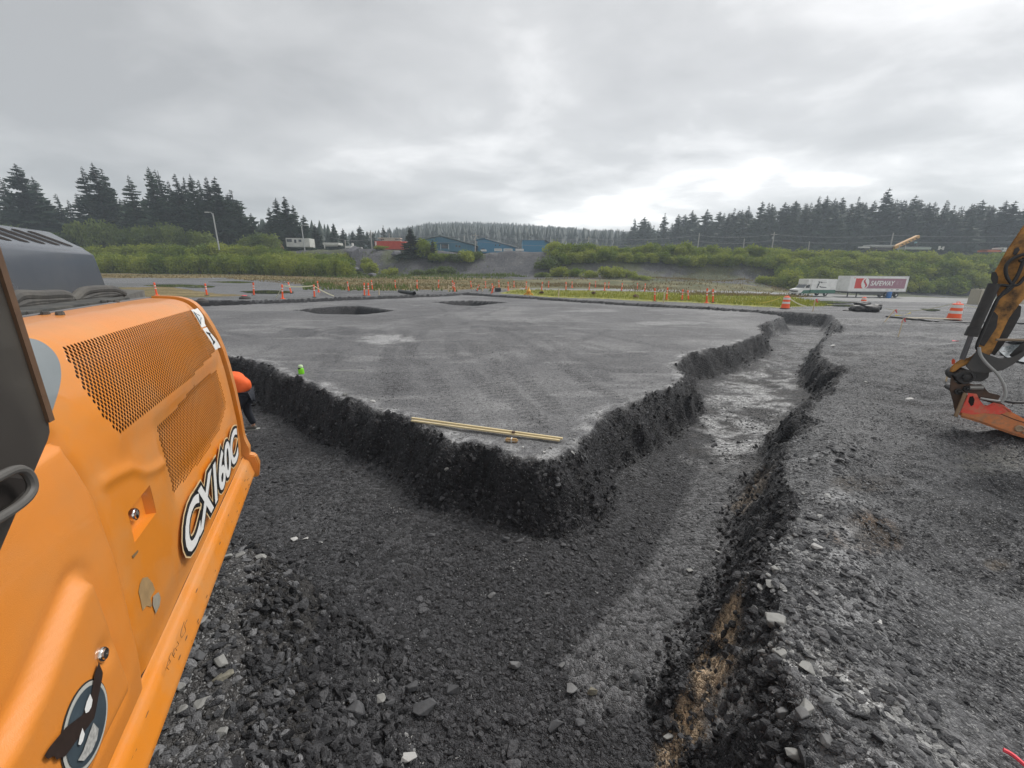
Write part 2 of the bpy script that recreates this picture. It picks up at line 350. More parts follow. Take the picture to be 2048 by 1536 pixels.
def along(x, y, P):
    best = np.full(x.shape, 1e9); T = np.zeros(x.shape); acc = 0.0
    for i in range(len(P)-1):
        ax, ay = P[i]; bx, by = P[i+1]; vx, vy = bx-ax, by-ay; Ln = math.hypot(vx, vy)
        t = np.clip(((x-ax)*vx+(y-ay)*vy)/Ln**2, 0, 1); dd = np.hypot(x-ax-t*vx, y-ay-t*vy); k = dd < best
        best[k] = dd[k]; T[k] = (acc+t*Ln)[k]; acc += Ln
    return best, T
def smooth(P, n=3):
    P = [np.array(p) for p in P]
    for _ in range(n):
        Q = [P[0]]
        for a, b in zip(P[:-1], P[1:]): Q += [a*.75+b*.25, a*.25+b*.75]
        P = Q+[P[-1]]
    return [tuple(p) for p in P]

GRID_A = 1.5
def build_ground():
    sf = np.arange(-1.62, 1.62, 0.0052); s = np.concatenate([np.linspace(-6, -1.7, 60), sf, np.linspace(1.7, 6, 60)])
    yv = np.concatenate([np.linspace(-2.6, 1.55, 60, endpoint=False), 3.05*np.exp(np.arange(0, 6.0, 0.0064))-GRID_A])
    S, Yv = np.meshgrid(s, yv); A = Yv+GRID_A
    # straight columns in front of the camera foot, fan beyond
    A = np.maximum(A, 3.05); X = S*A; Y = Yv.copy()
    sh = X.shape; x = X.ravel(); y = Y.ravel()
    z, D, DP, IP, WL = ground(x, y)
    # --- tracks pressed into the surface
    tr = np.zeros(x.shape); lug = np.zeros(x.shape)
    m = (y < 40) & (y > 3) & (np.abs(x) < 30)
    for P in TRACKS:
        P = smooth(P)
        for off in (-1.0, 1.0):
            Q = [np.array(p) for p in P]; Q2 = []
            for i in range(len(Q)):
                d = Q[min(i+1, len(Q)-1)]-Q[max(i-1, 0)]; d /= np.linalg.norm(d); Q2.append(tuple(Q[i]+off*np.array([-d[1], d[0]])))
            b, T = along(x[m], y[m], Q2); w = np.clip(1-(b/0.26)**4, 0, 1)*np.clip(0.75+1.6*fbm(x[m]*.7, y[m]*.7, 71, 3), 0, 1)
            tr[m] = np.maximum(tr[m], w); lug[m] += w*np.sin(T*2*math.pi/0.19+np.abs(b)*9)
    m = (y < 24) & (y > 2) & (x > 2)
    for P in RTRACKS:
        P = smooth(P); b, T = along(x[m], y[m], P); w = np.clip(1-(b/0.5)**4, 0, 1)*np.clip(.9+1.2*fbm(x[m]*.9, y[m]*.9, 72, 3), 0, 1)
        tr[m] = np.maximum(tr[m], w*1.5); lug[m] += w*np.sin(T*2*math.pi/0.2)*2.0
    flat = D < -0.15
    z = z+np.where(flat, -tr*0.018+lug*0.013, 0)
    P3 = np.stack([x, y, z], 1); dd = P3-CC; kk = np.maximum(dd@fw, 0.3); px = 1024+F*(dd@CR)/kk; py = 768-F*(dd@CU)/kk
    # --- base colours
    n1 = fbm(x*.35, y*.35, 81, 4); n2 = fbm(x*2.2, y*2.2, 82, 4); n3 = fbm(x*.12, y*.5, 83, 4)
    col = np.empty((len(x), 3)); col[:] = (0.125, 0.126, 0.129)
    def lay(mask, c):
        mask = np.clip(mask, 0, 1)[:, None]; col[:] = col*(1-mask)+np.array(c)*mask
    nat = (~IP) & (D < 0)
    lay(nat*0.8, (0.078, 0.079, 0.082)); lay(nat*sstep(.05, .45, n1+.5*n2)*.6, (0.17, 0.17, 0.172)); lay(nat*sstep(.1, .5, -n1+.4*n2)*.6, (0.055, 0.056, 0.06))
    pad = IP & (D < 0)
    lay(pad*1.0, (0.12, 0.12, 0.124)); lay(pad*sstep(0, .5, n1+.3*n3)*.6, (0.205, 0.205, 0.205)); lay(pad*sstep(.0, .45, -n1+.3*n2)*.6, (0.085, 0.085, 0.088))
    lay(pad*sstep(.15, .5, fbm(x*.7, y*2.2, 85, 4))*.5, (.235, .235, .235))
    lay(tr*(0.38+0.25*np.sign(lug))*(flat), (0.06, 0.06, 0.064))
    def spot(cx, cy, rx, ry, c, a=1.0, sd=90):
        q = ((px-cx)/rx)**2+((py-cy)/ry)**2; lay(np.clip(1.25-q+1.4*fbm(x*3, y*3, sd, 4), 0, 1)*a*(q < 2.5)*(y > 0), c)
    spot(775, 678, 55, 10, (.33, .33, .33), .8); spot(600, 664, 38, 9, (.06, .06, .065), .8); spot(690, 662, 36, 9, (.06, .06, .065), .7); spot(740, 640, 60, 6, (.09, .09, .09), .5); spot(1340, 646, 70, 4, (.3, .3, .3), .6); spot(1180, 622, 60, 3, (.29, .29, .29), .5); spot(1060, 640, 60, 5, (.25, .25, .25), .5)
    spot(990, 690, 40, 12, (.1, .1, .1), .4); spot(860, 650, 25, 10, (.08, .08, .08), .5)
    # trench: damp black soil, paler dust on floor
    ins = D >= 0; wall = WL
    lay(((D > -0.06) & (y < 60)) | (DP > 0), (0.022, 0.022, 0.025))
    lay((DP > .45)*sstep(-.1, .3, n2)*.7, (.07, .07, .07))
    fl = (D > 0.5)
    lay(fl*.9, (0.046, 0.046, 0.049)); lay(fl*sstep(-.1, .5, n1+.4*n2)*.6, (0.095, 0.095, 0.098))
    # compacted strip down the middle of the right trench, then pale shale floor farther up
    strip = PX([(1130, 1320), (1290, 1130), (1400, 930), (1540, 930), (1540, 1000), (1450, 1180), (1330, 1420), (1150, 1470)], -.85)
    ds = np.where(inpoly(x, y, strip), 1, -1)*dpoly(x, y, strip); lay((D > .2)*sstep(-.05, .12, ds+.12*n2)*.9, (0.125, 0.125, 0.128))
    pale = PX([(1400, 940), (1400, 820), (1500, 740), (1570, 690), (1590, 655), (1650, 655), (1630, 720), (1600, 790), (1570, 880), (1540, 940)], -.85)
    dq = np.where(inpoly(x, y, pale), 1, -1)*dpoly(x, y, pale)
    streak = fbm(x*2.6, y*5.0, 86, 5); lay(fl*sstep(-.2, .5, dq+.8*n2)*sstep(-.28, .3, streak+.5*n2)*.95, (0.40, 0.40, 0.40)); lay(fl*(dq > -.2)*sstep(-.1, .4, -streak)*.5, (.09, .085, .08))
    # clay seam showing in the right wall near the bottom of the view
    clay = PX([(1455, 1250), (1462, 1290), (1452, 1370), (1440, 1440), (1405, 1500), (1330, 1520), (1320, 1470), (1370, 1380), (1400, 1300)], -.62)
    dc = np.where(inpoly(x, y, clay), 1, -1)*dpoly(x, y, clay); lay(sstep(-.05, .08, dc+.12*n2)*np.clip(.55+1.9*fbm(x*16, y*5, 87, 5), 0, 1)*(y > 0), (0.46, 0.34, 0.22))
    clay2 = PX([(1480, 990), (1520, 960), (1530, 1000), (1490, 1060), (1475, 1050)], -.75)
    dc = np.where(inpoly(x, y, clay2), 1, -1)*dpoly(x, y, clay2); lay(sstep(-.12, .08, dc+.3*n2)*.6*(y > 0), (0.26, 0.2, 0.14))
    # yard on the right: brown patches, darker churned lanes, pale stony rim
    spot(1735, 1060, 75, 42, (.115, .078, .05), .9, 93); spot(1745, 1075, 60, 25, (.03, .026, .022), .6, 193); spot(1720, 968, 75, 18, (.05, .042, .034), .85, 94); spot(2000, 1130, 30, 12, (.12, .09, .055), .5)
    spot(1960, 1010, 150, 70, (.038, .039, .042), .85, 95); spot(1800, 700, 110, 20, (.16, .16, .16), .5, 195); spot(1690, 860, 90, 40, (.12, .12, .122), .5, 196); spot(1990, 925, 80, 25, (.2, .195, .165), .4, 96); spot(1560, 1330, 90, 14, (.42, .42, .42), 0.0)
    rimr = np.exp(-((D+0.16)/0.16)**2)*(D < 0.02)*(y < 16)
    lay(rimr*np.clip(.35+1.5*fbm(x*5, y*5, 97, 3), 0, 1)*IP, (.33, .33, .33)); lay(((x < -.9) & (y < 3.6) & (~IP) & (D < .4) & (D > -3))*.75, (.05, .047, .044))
    rim2 = np.exp(-((D+0.35)/0.35)**2)*(D < 0.02)*(~IP)*(y < 5)*(x > 0); lay(rim2*np.clip(.4+1.5*fbm(x*5, y*5, 98, 3), 0, .8), (.27, .272, .275))
    wl_ = PX([(1466, 1335), (1500, 1318), (1528, 1308), (1600, 1350), (1700, 1400), (1800, 1470), (1900, 1536)]); b, T = along(x, y, wl_)
    lay(np.exp(-(b/0.10)**2)*np.clip(.8+1.8*fbm(x*9, y*9, 99, 3), 0, 1)*(y > 0), (.58, .58, .57))
    # ---- farther ground by region
    far = (y > 24)
    yard_l = far & nat & (DP < 0) & (px < 640) & (py > 545); lay(yard_l*.8, (0.15, 0.152, 0.157)); lay(yard_l*sstep(.05, .3, n3)*.6, (.085, .088, .085))
    yard_r = (y > 14) & (px > 1540); lay(yard_r*.6, (.10, .102, .108)); lay(yard_r*sstep(.05, .3, fbm(x*.25, y*1.3, 101, 4))*.7, (.2, .2, .2))
    jx = 5*fbm(x*.2, y*.2, 102, 4); jy = 2.2*fbm(x*.25, y*.25, 103, 4)
    def reg(P): return inpoly(px+jx*3, py+jy, P) & (y > 20)
    g1 = reg([(190, 547), (700, 549), (1000, 557), (1055, 562), (1055, 577), (900, 579.5), (700, 580.5), (640, 573), (570, 563), (430, 556), (190, 556)]) | reg([(225, 574), (330, 573), (430, 587), (490, 591), (400, 596), (300, 597), (225, 596)])
    g2 = reg([(1030, 577.5), (1240, 582.5), (1500, 588), (1570, 592), (1640, 603), (1665, 613), (1560, 616), (1480, 611), (1345, 604), (1100, 594.5), (1000, 587)])
    rd = inpoly(px, py+.4*jy, [(640, 583), (1040, 576.5), (1250, 578), (1500, 583), (1640, 588), (1840, 594.5), (2300, 608), (2300, 622), (2048, 611), (1840, 603.5), (1700, 601.5), (1560, 592), (1450, 586.5), (1250, 582), (1040, 579.5)]) & (y > 25) & (px > 1040)
    g3 = (y > 50) & (py < 583+(px-1250)*0.03) & (~g1) & (px > 1050) & (~rd) & (y < 92)
    gr = g1 | g2 | g3
    lay(g1*1.0, (0.165, 0.125, 0.05)); lay(g1*sstep(-.1, .35, n3+.4*n1), (0.10, 0.095, 0.035)); lay(g1*sstep(.1, .4, -n3)*.7, (.24, .19, .09))
    lay(g2*1.0, (0.19, 0.20, 0.04)); lay(g2*sstep(0, .4, n2)*.7, (.36, .32, .045)); lay(g3*1.0, (.11, .105, .05)); lay(g3*sstep(0, .3, n1)*.7, (.19, .17, .085)); lay(g3*sstep(.05, .3, -n1)*.6, (.07, .085, .035))
    lay(rd*1.0, (0.215, 0.215, 0.21)); lay(rd*sstep(0, .4, n3)*.4, (.16, .16, .16))
    bank = (y > 86) & (~rd)
    lay(bank*1.0, (0.075, 0.076, 0.084)); lay(bank*sstep(-.1, .3, fbm(x*.5, y*.5, 105, 4)+.3*n2)*.6, (.12, .118, .118)); lay(bank*sstep(.1, .35, fbm(x*.9+y*.4, y*.25, 106, 4))*.6, (.045, .046, .052)); lay(bank*sstep(.0, .3, fbm(x*.15, y*.15, 104, 4)+np.where((px > 940) & (px < 1090), -.35, .12))*.85, (.075, .085, .035))
    lay((y > 175)*1.0, (0.03, 0.045, 0.03))
    # ---- classes
    cls = np.zeros(len(x), int); cls[IP] = 1; cls[(D > 0) | (DP > 0)] = 2; cls[g1 | g3] = 3; cls[g2] = 4; cls[rd] = 5; cls[bank] = 6; cls[y > 175] = 7
    r, c = sh; idx = np.arange(r*c).reshape(r, c)
    Fq = np.stack([idx[:-1, :-1], idx[:-1, 1:], idx[1:, 1:], idx[1:, :-1]], -1).reshape(-1, 4)
    fc = cls[Fq[:, 0]]
    names = ['ground', 'gravel_pad', 'trench', 'grass_field', 'grass_verge', 'road', 'embankment', 'hillside']
    mats = [soil('yard_gravel', .7, 26, .95, 1.0, .025, .12, 95), soil('pad_gravel', .78, 30, .6, .7, .015, .06), soil('dug_soil', .65, 22, 1.1, 1.0, .04, .014), soil('field_grass_soil', .95, 6, .5, .6, .05, 0, 20),
            soil('verge_soil', .95, 6, .6, .6, .05, 0, 20), soil('road_asphalt', .75, 10, .15, .2, .005, 0, 40), soil('bank_rock', .9, 3.2, .3, .8, .15, .03, 9), soil('hill_soil', .95, 1, .5, .5, .1, 0, 3)]
    P3 = np.stack([x, y, z], 1)
    for i, nme in enumerate(names):
        f = Fq[fc == i]
        if not len(f): continue
        u, inv = np.unique(f, return_inverse=True)
        tag(npmesh(nme, P3[u], inv.reshape(-1, 4), [mats[i]], col[u]), kind='structure')
    # plain ground behind the camera and out to the sides
    V = [(-400, -300, -.9), (400, -300, -.9), (400, -2.6, -.9), (-400, -2.6, -.9), (-1200, -300, -3), (-1200, 900, -3), (-300, 60, -3)]
    tag(npmesh('surrounding_ground', [(-600, -400, -1.6), (600, -400, -1.6), (600, -2.5, -1.6), (-600, -2.5, -1.6)], [(0, 1, 2, 3)], [mats[0]], np.array([[.12, .12, .125]]*4)), kind='structure')
build_ground()
_gx = lambda x, y: float(ground(np.array([float(x)]), np.array([float(y)]))[0][0])
def zat(x, y): return _gx(x, y)

# puddles: thin water sheets lying in hollows
wm = mat('puddle_water', (0.02, 0.022, 0.022), 0.04, spec=0.8)
def puddle(P, lift=0.02):
    W = [lerpz(x, y, 4) if y < 640 else gp(x, y) for x, y in smooth(P+[P[0]], 2)[:-1]]
    z = max(zat(w[0], w[1]) for w in W)+lift if W[0][1] < 40 else None
    mb = MB(); mb.quad(*[(w[0], w[1], (z if z is not None else w[2]+lift)) for w in W]); return tag(mb.build('puddle', wm), kind='structure')
for P in [[(285, 571), (330, 568.5), (400, 570), (440, 574), (400, 576), (320, 574)], [(415, 564), (470, 562), (520, 565), (470, 567)], [(480, 583), (540, 580), (600, 584), (560, 588), (500, 587)],
          [(1610, 604), (1660, 602), (1720, 605), (1700, 608), (1640, 607.5)], [(1640, 611), (1690, 609.5), (1735, 612), (1700, 615)], [(1990, 700), (2048, 690), (2150, 700), (2120, 735), (2020, 728)], [(2000, 683), (2060, 679), (2120, 686), (2050, 690)],
          [(1840, 618), (1890, 620), (1860, 624)]]:
    puddle(P)

# ------------------------------------------------------------------ loose stones
def gn_scatter(name, P, rot, scl, material, sub=2):
    me = bpy.data.meshes.new(name); me.vertices.add(len(P)); me.vertices.foreach_set('co', np.asarray(P, np.float32).ravel())
    for nm, arr in (('rot', rot), ('scl', scl)):
        a = me.attributes.new(nm, 'FLOAT_VECTOR', 'POINT'); a.data.foreach_set('vector', np.asarray(arr, np.float32).ravel())
    a = me.attributes.new('pick', 'INT', 'POINT'); a.data.foreach_set('value', RNG.integers(0, 5, len(P)).astype(np.int32))
    me.materials.append(material)
    o = bpy.data.objects.new(name, me); COL.objects.link(o)
    ng = bpy.data.node_groups.new(name, 'GeometryNodeTree'); ng.interface.new_socket('Geometry', in_out='INPUT', socket_type='NodeSocketGeometry'); ng.interface.new_socket('Geometry', in_out='OUTPUT', socket_type='NodeSocketGeometry')
    N = ng.nodes; L = ng.links; gi = N.new('NodeGroupInput'); go = N.new('NodeGroupOutput')
    g2i = N.new('GeometryNodeGeometryToInstance')
    for k in range(5):
        ic = N.new('GeometryNodeMeshIcoSphere'); ic.inputs['Subdivisions'].default_value = sub
        rv = N.new('FunctionNodeRandomValue'); rv.data_type = 'FLOAT'; rv.inputs[2].default_value = -.62; rv.inputs[3].default_value = .2; rv.inputs['Seed'].default_value = k+3
        ps = N.new('GeometryNodeInputPosition'); s2 = N.new('ShaderNodeVectorMath'); s2.operation = 'SCALE'; L.new(ps.outputs[0], s2.inputs[0]); L.new(rv.outputs[1], s2.inputs['Scale'])
        sp = N.new('GeometryNodeSetPosition'); L.new(ic.outputs['Mesh'], sp.inputs[0]); L.new(s2.outputs[0], sp.inputs['Offset'])
        ch = N.new('GeometryNodeConvexHull'); L.new(sp.outputs[0], ch.inputs[0])
        sm = N.new('GeometryNodeSetMaterial'); sm.inputs['Material'].default_value = material; L.new(ch.outputs[0], sm.inputs[0])
        ss = N.new('GeometryNodeSetShadeSmooth'); ss.inputs['Shade Smooth'].default_value = False; L.new(sm.outputs[0], ss.inputs[0]); L.new(ss.outputs[0], g2i.inputs[0])
    def na(nm, t):
        q = N.new('GeometryNodeInputNamedAttribute'); q.data_type = t; q.inputs['Name'].default_value = nm; return q.outputs['Attribute']
    ip = N.new('GeometryNodeInstanceOnPoints'); L.new(gi.outputs[0], ip.inputs['Points']); L.new(g2i.outputs[0], ip.inputs['Instance']); ip.inputs['Pick Instance'].default_value = True
    L.new(na('pick', 'INT'), ip.inputs['Instance Index']); e = N.new('FunctionNodeEulerToRotation'); L.new(na('rot', 'FLOAT_VECTOR'), e.inputs[0]); L.new(e.outputs[0], ip.inputs['Rotation']); L.new(na('scl', 'FLOAT_VECTOR'), ip.inputs['Scale'])
    L.new(ip.outputs[0], go.inputs[0]); md = o.modifiers.new('scatter', 'NODES'); md.node_group = ng
    return tag(o, kind='stuff')
def rockmat(name, col, dark, spread):
    m, nt, b = _nodes(name); N = nt.nodes; L = nt.links; oi = N.new('ShaderNodeObjectInfo'); tc = N.new('ShaderNodeTexCoord')
    no = N.new('ShaderNodeTexNoise'); no.inputs['Scale'].default_value = 2.5; no.inputs['Detail'].default_value = 8; L.new(tc.outputs['Object'], no.inputs['Vector'])
    pw = N.new('ShaderNodeMath'); pw.operation = 'POWER'; L.new(oi.outputs['Random'], pw.inputs[0]); pw.inputs[1].default_value = spread
    mx = N.new('ShaderNodeMix'); mx.data_type = 'RGBA'; L.new(pw.outputs[0], mx.inputs['Factor']); mx.inputs['A'].default_value = (*dark, 1); mx.inputs['B'].default_value = (*col, 1)
    m2 = N.new('ShaderNodeMix'); m2.data_type = 'RGBA'; m2.blend_type = 'MULTIPLY'; m2.inputs['Factor'].default_value = .8; L.new(mx.outputs['Result'], m2.inputs['A'])
    mr = N.new('ShaderNodeMapRange'); L.new(no.outputs[0], mr.inputs[0]); mr.inputs[1].default_value = .3; mr.inputs[2].default_value = .7; mr.inputs[3].default_value = .6; mr.inputs[4].default_value = 1.3
    L.new(mr.outputs[0], m2.inputs['B']); L.new(m2.outputs['Result'], b.inputs['Base Color']); b.inputs['Roughness'].default_value = .65; b.inputs['Specular IOR Level'].default_value = .4
    bp = N.new('ShaderNodeBump'); bp.inputs['Strength'].default_value = .5; bp.inputs['Distance'].default_value = .1; L.new(no.outputs[0], bp.inputs['Height']); L.new(bp.outputs[0], b.inputs['Normal'])
    return m
M_dark = rockmat('dark_shale', (.11, .11, .115), (.016, .016, .018), 2.4)
M_floor = rockmat('floor_shale', (.105, .105, .11), (.03, .03, .033), 1.1)
M_grey = rockmat('grey_shale', (.23, .23, .235), (.045, .046, .05), 2.2)
M_pale = rockmat('pale_stone', (.42, .42, .41), (.16, .16, .16), 1.2)
M_clay = rockmat('clay_chip', (.42, .32, .22), (.2, .14, .09), 1.0)
def fan(n, s0, s1, y0, y1):
    """points spread thicker towards the camera"""
    s = RNG.uniform(s0, s1, n); y = (y0+GRID_A)*((y1+GRID_A)/(y0+GRID_A))**RNG.random(n)-GRID_A; return s*(y+GRID_A), y
STRIP = PX([(1130, 1320), (1290, 1130), (1400, 930), (1540, 930), (1540, 1000), (1450, 1180), (1330, 1420), (1150, 1470)], -.85); CLAY = PX([(1455, 1250), (1465, 1290), (1452, 1400), (1420, 1500), (1330, 1520), (1310, 1480), (1370, 1380), (1400, 1300)], -.62)
def scatter(name, x, y, keep, size, flat, m, sub=2, szpow=3.0, lift=0.15):
    z, D, DP, IP, WL = ground(x, y); k = keep(x, y, D, IP, WL, DP) & (RNG.random(len(x)) < 1); x, y, z, D, WL = x[k], y[k], z[k], D[k], WL[k]
    n = len(x); sz = size[0]+(size[1]-size[0])*RNG.random(n)**szpow
    scl = np.stack([sz*RNG.uniform(.7, 1.5, n), sz*RNG.uniform(.6, 1.0, n), sz*RNG.uniform(*flat, n)], 1)
    tilt = np.where(WL > .2, .9, .35); rot = np.stack([RNG.normal(0, 1, n)*tilt, RNG.normal(0, 1, n)*tilt, RNG.uniform(0, 6.28, n)], 1)
    return gn_scatter(name, np.stack([x, y, z+scl[:, 2]*lift], 1), rot, scl, m, sub)
x, y = fan(150000, -1.5, 1.5, -.6, 24); scatter('trench_wall_stones', x, y, lambda x, y, D, IP, WL, DP: (WL > .12) & (D > -.02) & ~(inpoly(x, y, CLAY) & (RNG.random(len(x)) < .85)), (.009, .05), (.35, .8), M_dark, 2, 3.6, .15)
x, y = fan(90000, -.9, .9, 0.2, 10); scatter('trench_floor_gravel', x, y, lambda x, y, D, IP, WL, DP: (D > .35) & (fbm(x*.8, y*.8, 201, 3) > -.18-.1*(x < .5)) & ~(inpoly(x, y, STRIP) & (RNG.random(len(x)) < .8)), (.005, .028), (.3, .8), M_floor, 2, 4.5)
x, y = fan(9000, -.9, .9, 0.2, 8); scatter('trench_floor_rubble', x, y, lambda x, y, D, IP, WL, DP: (D > .3) & (fbm(x*.9, y*.9, 202, 3) > .12) & ~inpoly(x, y, STRIP), (.012, .055), (.3, .8), M_floor, 2, 4.0)
x, y = fan(80000, .2, 1.5, 0.6, 12); scatter('yard_gravel_stones', x, y, lambda x, y, D, IP, WL, DP: (D < 0) & (~IP) & (fbm(x*1.2, y*1.2, 203, 3)+.35*np.exp(-(D/.8)**2) > -.05), (.003, .017), (.25, .7), M_grey, 2, 3.0)
x, y = fan(16000, .2, 1.5, 0.6, 7); scatter('rim_rubble', x, y, lambda x, y, D, IP, WL, DP: (D < .15) & (D > -.9) & (~IP) & (y < 6) & (fbm(x*1.5, y*1.5, 204, 3) > -.1-.3*(y < 2.4)), (.007, .045), (.25, .6), M_grey, 2, 3.2)
x, y = fan(14000, -1.2, .75, 1.2, 14); scatter('pale_edge_stones', x, y, lambda x, y, D, IP, WL, DP: (IP & (D < .06) & (D > -.32) & (fbm(x*2, y*2, 205, 3) > -.08)), (.007, .032), (.3, .7), M_pale, 2, 3.0)
x, y = fan(12000, -1.2, -.2, 0.2, 4.2); scatter('near_bank_rubble', x, y, lambda x, y, D, IP, WL, DP: (~IP) & (D < .3) & (D > -1.2), (.006, .045), (.3, .7), M_grey, 2, 3.0)
x, y = fan(2600, .45, .85, 7, 24); scatter('pale_floor_chips', x, y, lambda x, y, D, IP, WL, DP: (D > .6) & (fbm(x*.9, y*2, 206, 3) > -.05), (.012, .045), (.2, .4), M_pale, 1, 2.0)
x, y = fan(9000, .3, 1.5, .8, 12); scatter('yard_pale_chips', x, y, lambda x, y, D, IP, WL, DP: (D < -.1) & (~IP) & (RNG.random(len(x)) < .5), (.003, .016), (.2, .5), M_pale, 1, 3.0)
x, y = fan(30000, -.6, .3, 0.3, 9); WCH = [PX(P, -.8) for P in ([(735, 1385), (760, 1385), (775, 1420), (740, 1425)], [(760, 1470), (830, 1465), (850, 1530), (790, 1545)], [(1015, 1118), (1060, 1120), (1055, 1140), (1010, 1138)], [(770, 1000), (800, 1015), (830, 1030), (780, 1025)])]
scatter('trench_pale_chips', x, y, lambda x, y, D, IP, WL, DP: (D > .3) & (inpoly(x, y, WCH[0]) | inpoly(x, y, WCH[1]) | inpoly(x, y, WCH[2]) | inpoly(x, y, WCH[3]) | (RNG.random(len(x)) < .006)), (.004, .022), (.3, .6), M_pale, 1, 2.0)
x, y = fan(60000, -.4, 1.4, 4, 14); scatter('pad_grit', x, y, lambda x, y, D, IP, WL, DP: (D < -.05) & (RNG.random(len(x)) < .35), (.004, .018), (.3, .7), M_grey, 1, 3.0)
x, y = fan(5000, .3, .85, .6, 2.8); cpoly = PX([(1455, 1250), (1465, 1290), (1452, 1400), (1420, 1500), (1320, 1536), (1300, 1500), (1370, 1380), (1400, 1300)], -.62)
scatter('clay_chips', x, y, lambda x, y, D, IP, WL, DP: inpoly(x, y, cpoly), (.005, .02), (.3, .7), M_clay, 1, 2.5)

x, y = fan(60000, .2, 1.5, .3, 4.5); WL_ = PX([(1466, 1335), (1500, 1318), (1528, 1308), (1600, 1350), (1700, 1400), (1800, 1470), (1900, 1536)])
scatter('pale_ridge_stones', x, y, lambda x, y, D, IP, WL, DP: (~IP) & (D < .1) & ((along(x, y, WL_)[0] < np.abs(RNG.normal(0, .09, len(x)))) | ((D > -.3) & (y > 1.9) & (RNG.random(len(x)) < .12))), (.004, .034), (.25, .6), M_pale, 2, 2.6)
def rock_mesh(seed, sx, sy, sz, sub=2):
    """angular broken stone: hull of scattered points, edges slightly worn"""
    r = np.random.default_rng(seed); bm = bmesh.new(); n = 15
    for _ in range(n):
        d = r.normal(size=3); d /= np.linalg.norm(d); d = np.sign(d)*np.abs(d)**.7; d *= r.uniform(.72, 1.0)/max(np.linalg.norm(d), .6); bm.verts.new((d[0]*sx, d[1]*sy, d[2]*sz))
    g = bmesh.ops.convex_hull(bm, input=bm.verts); bmesh.ops.delete(bm, geom=[v for v in bm.verts if not v.link_faces], context='VERTS')
    bmesh.ops.bevel(bm, geom=list(bm.edges), offset=min(sx, sy, sz)*.07, segments=1, affect='EDGES', clamp_overlap=True); bmesh.ops.recalc_face_normals(bm, faces=bm.faces)
    me = bpy.data.meshes.new('stone'); bm.to_mesh(me); bm.free(); return me
MS = {'dark': mat('stone_dark', (.075, .076, .08), .7, var=.35, vscale=9, bump=.5, bscale=25), 'grey': mat('stone_grey', (.15, .15, .15), .7, var=.35, vscale=9, bump=.5, bscale=25),
      'pale': mat('stone_pale', (.26, .258, .245), .7, var=.3, vscale=9, bump=.5, bscale=25), 'white': mat('stone_white', (.46, .455, .44), .7, var=.2, bump=.4), 'tan': mat('stone_tan', (.22, .205, .16), .75, var=.3, vscale=10, bump=.5)}
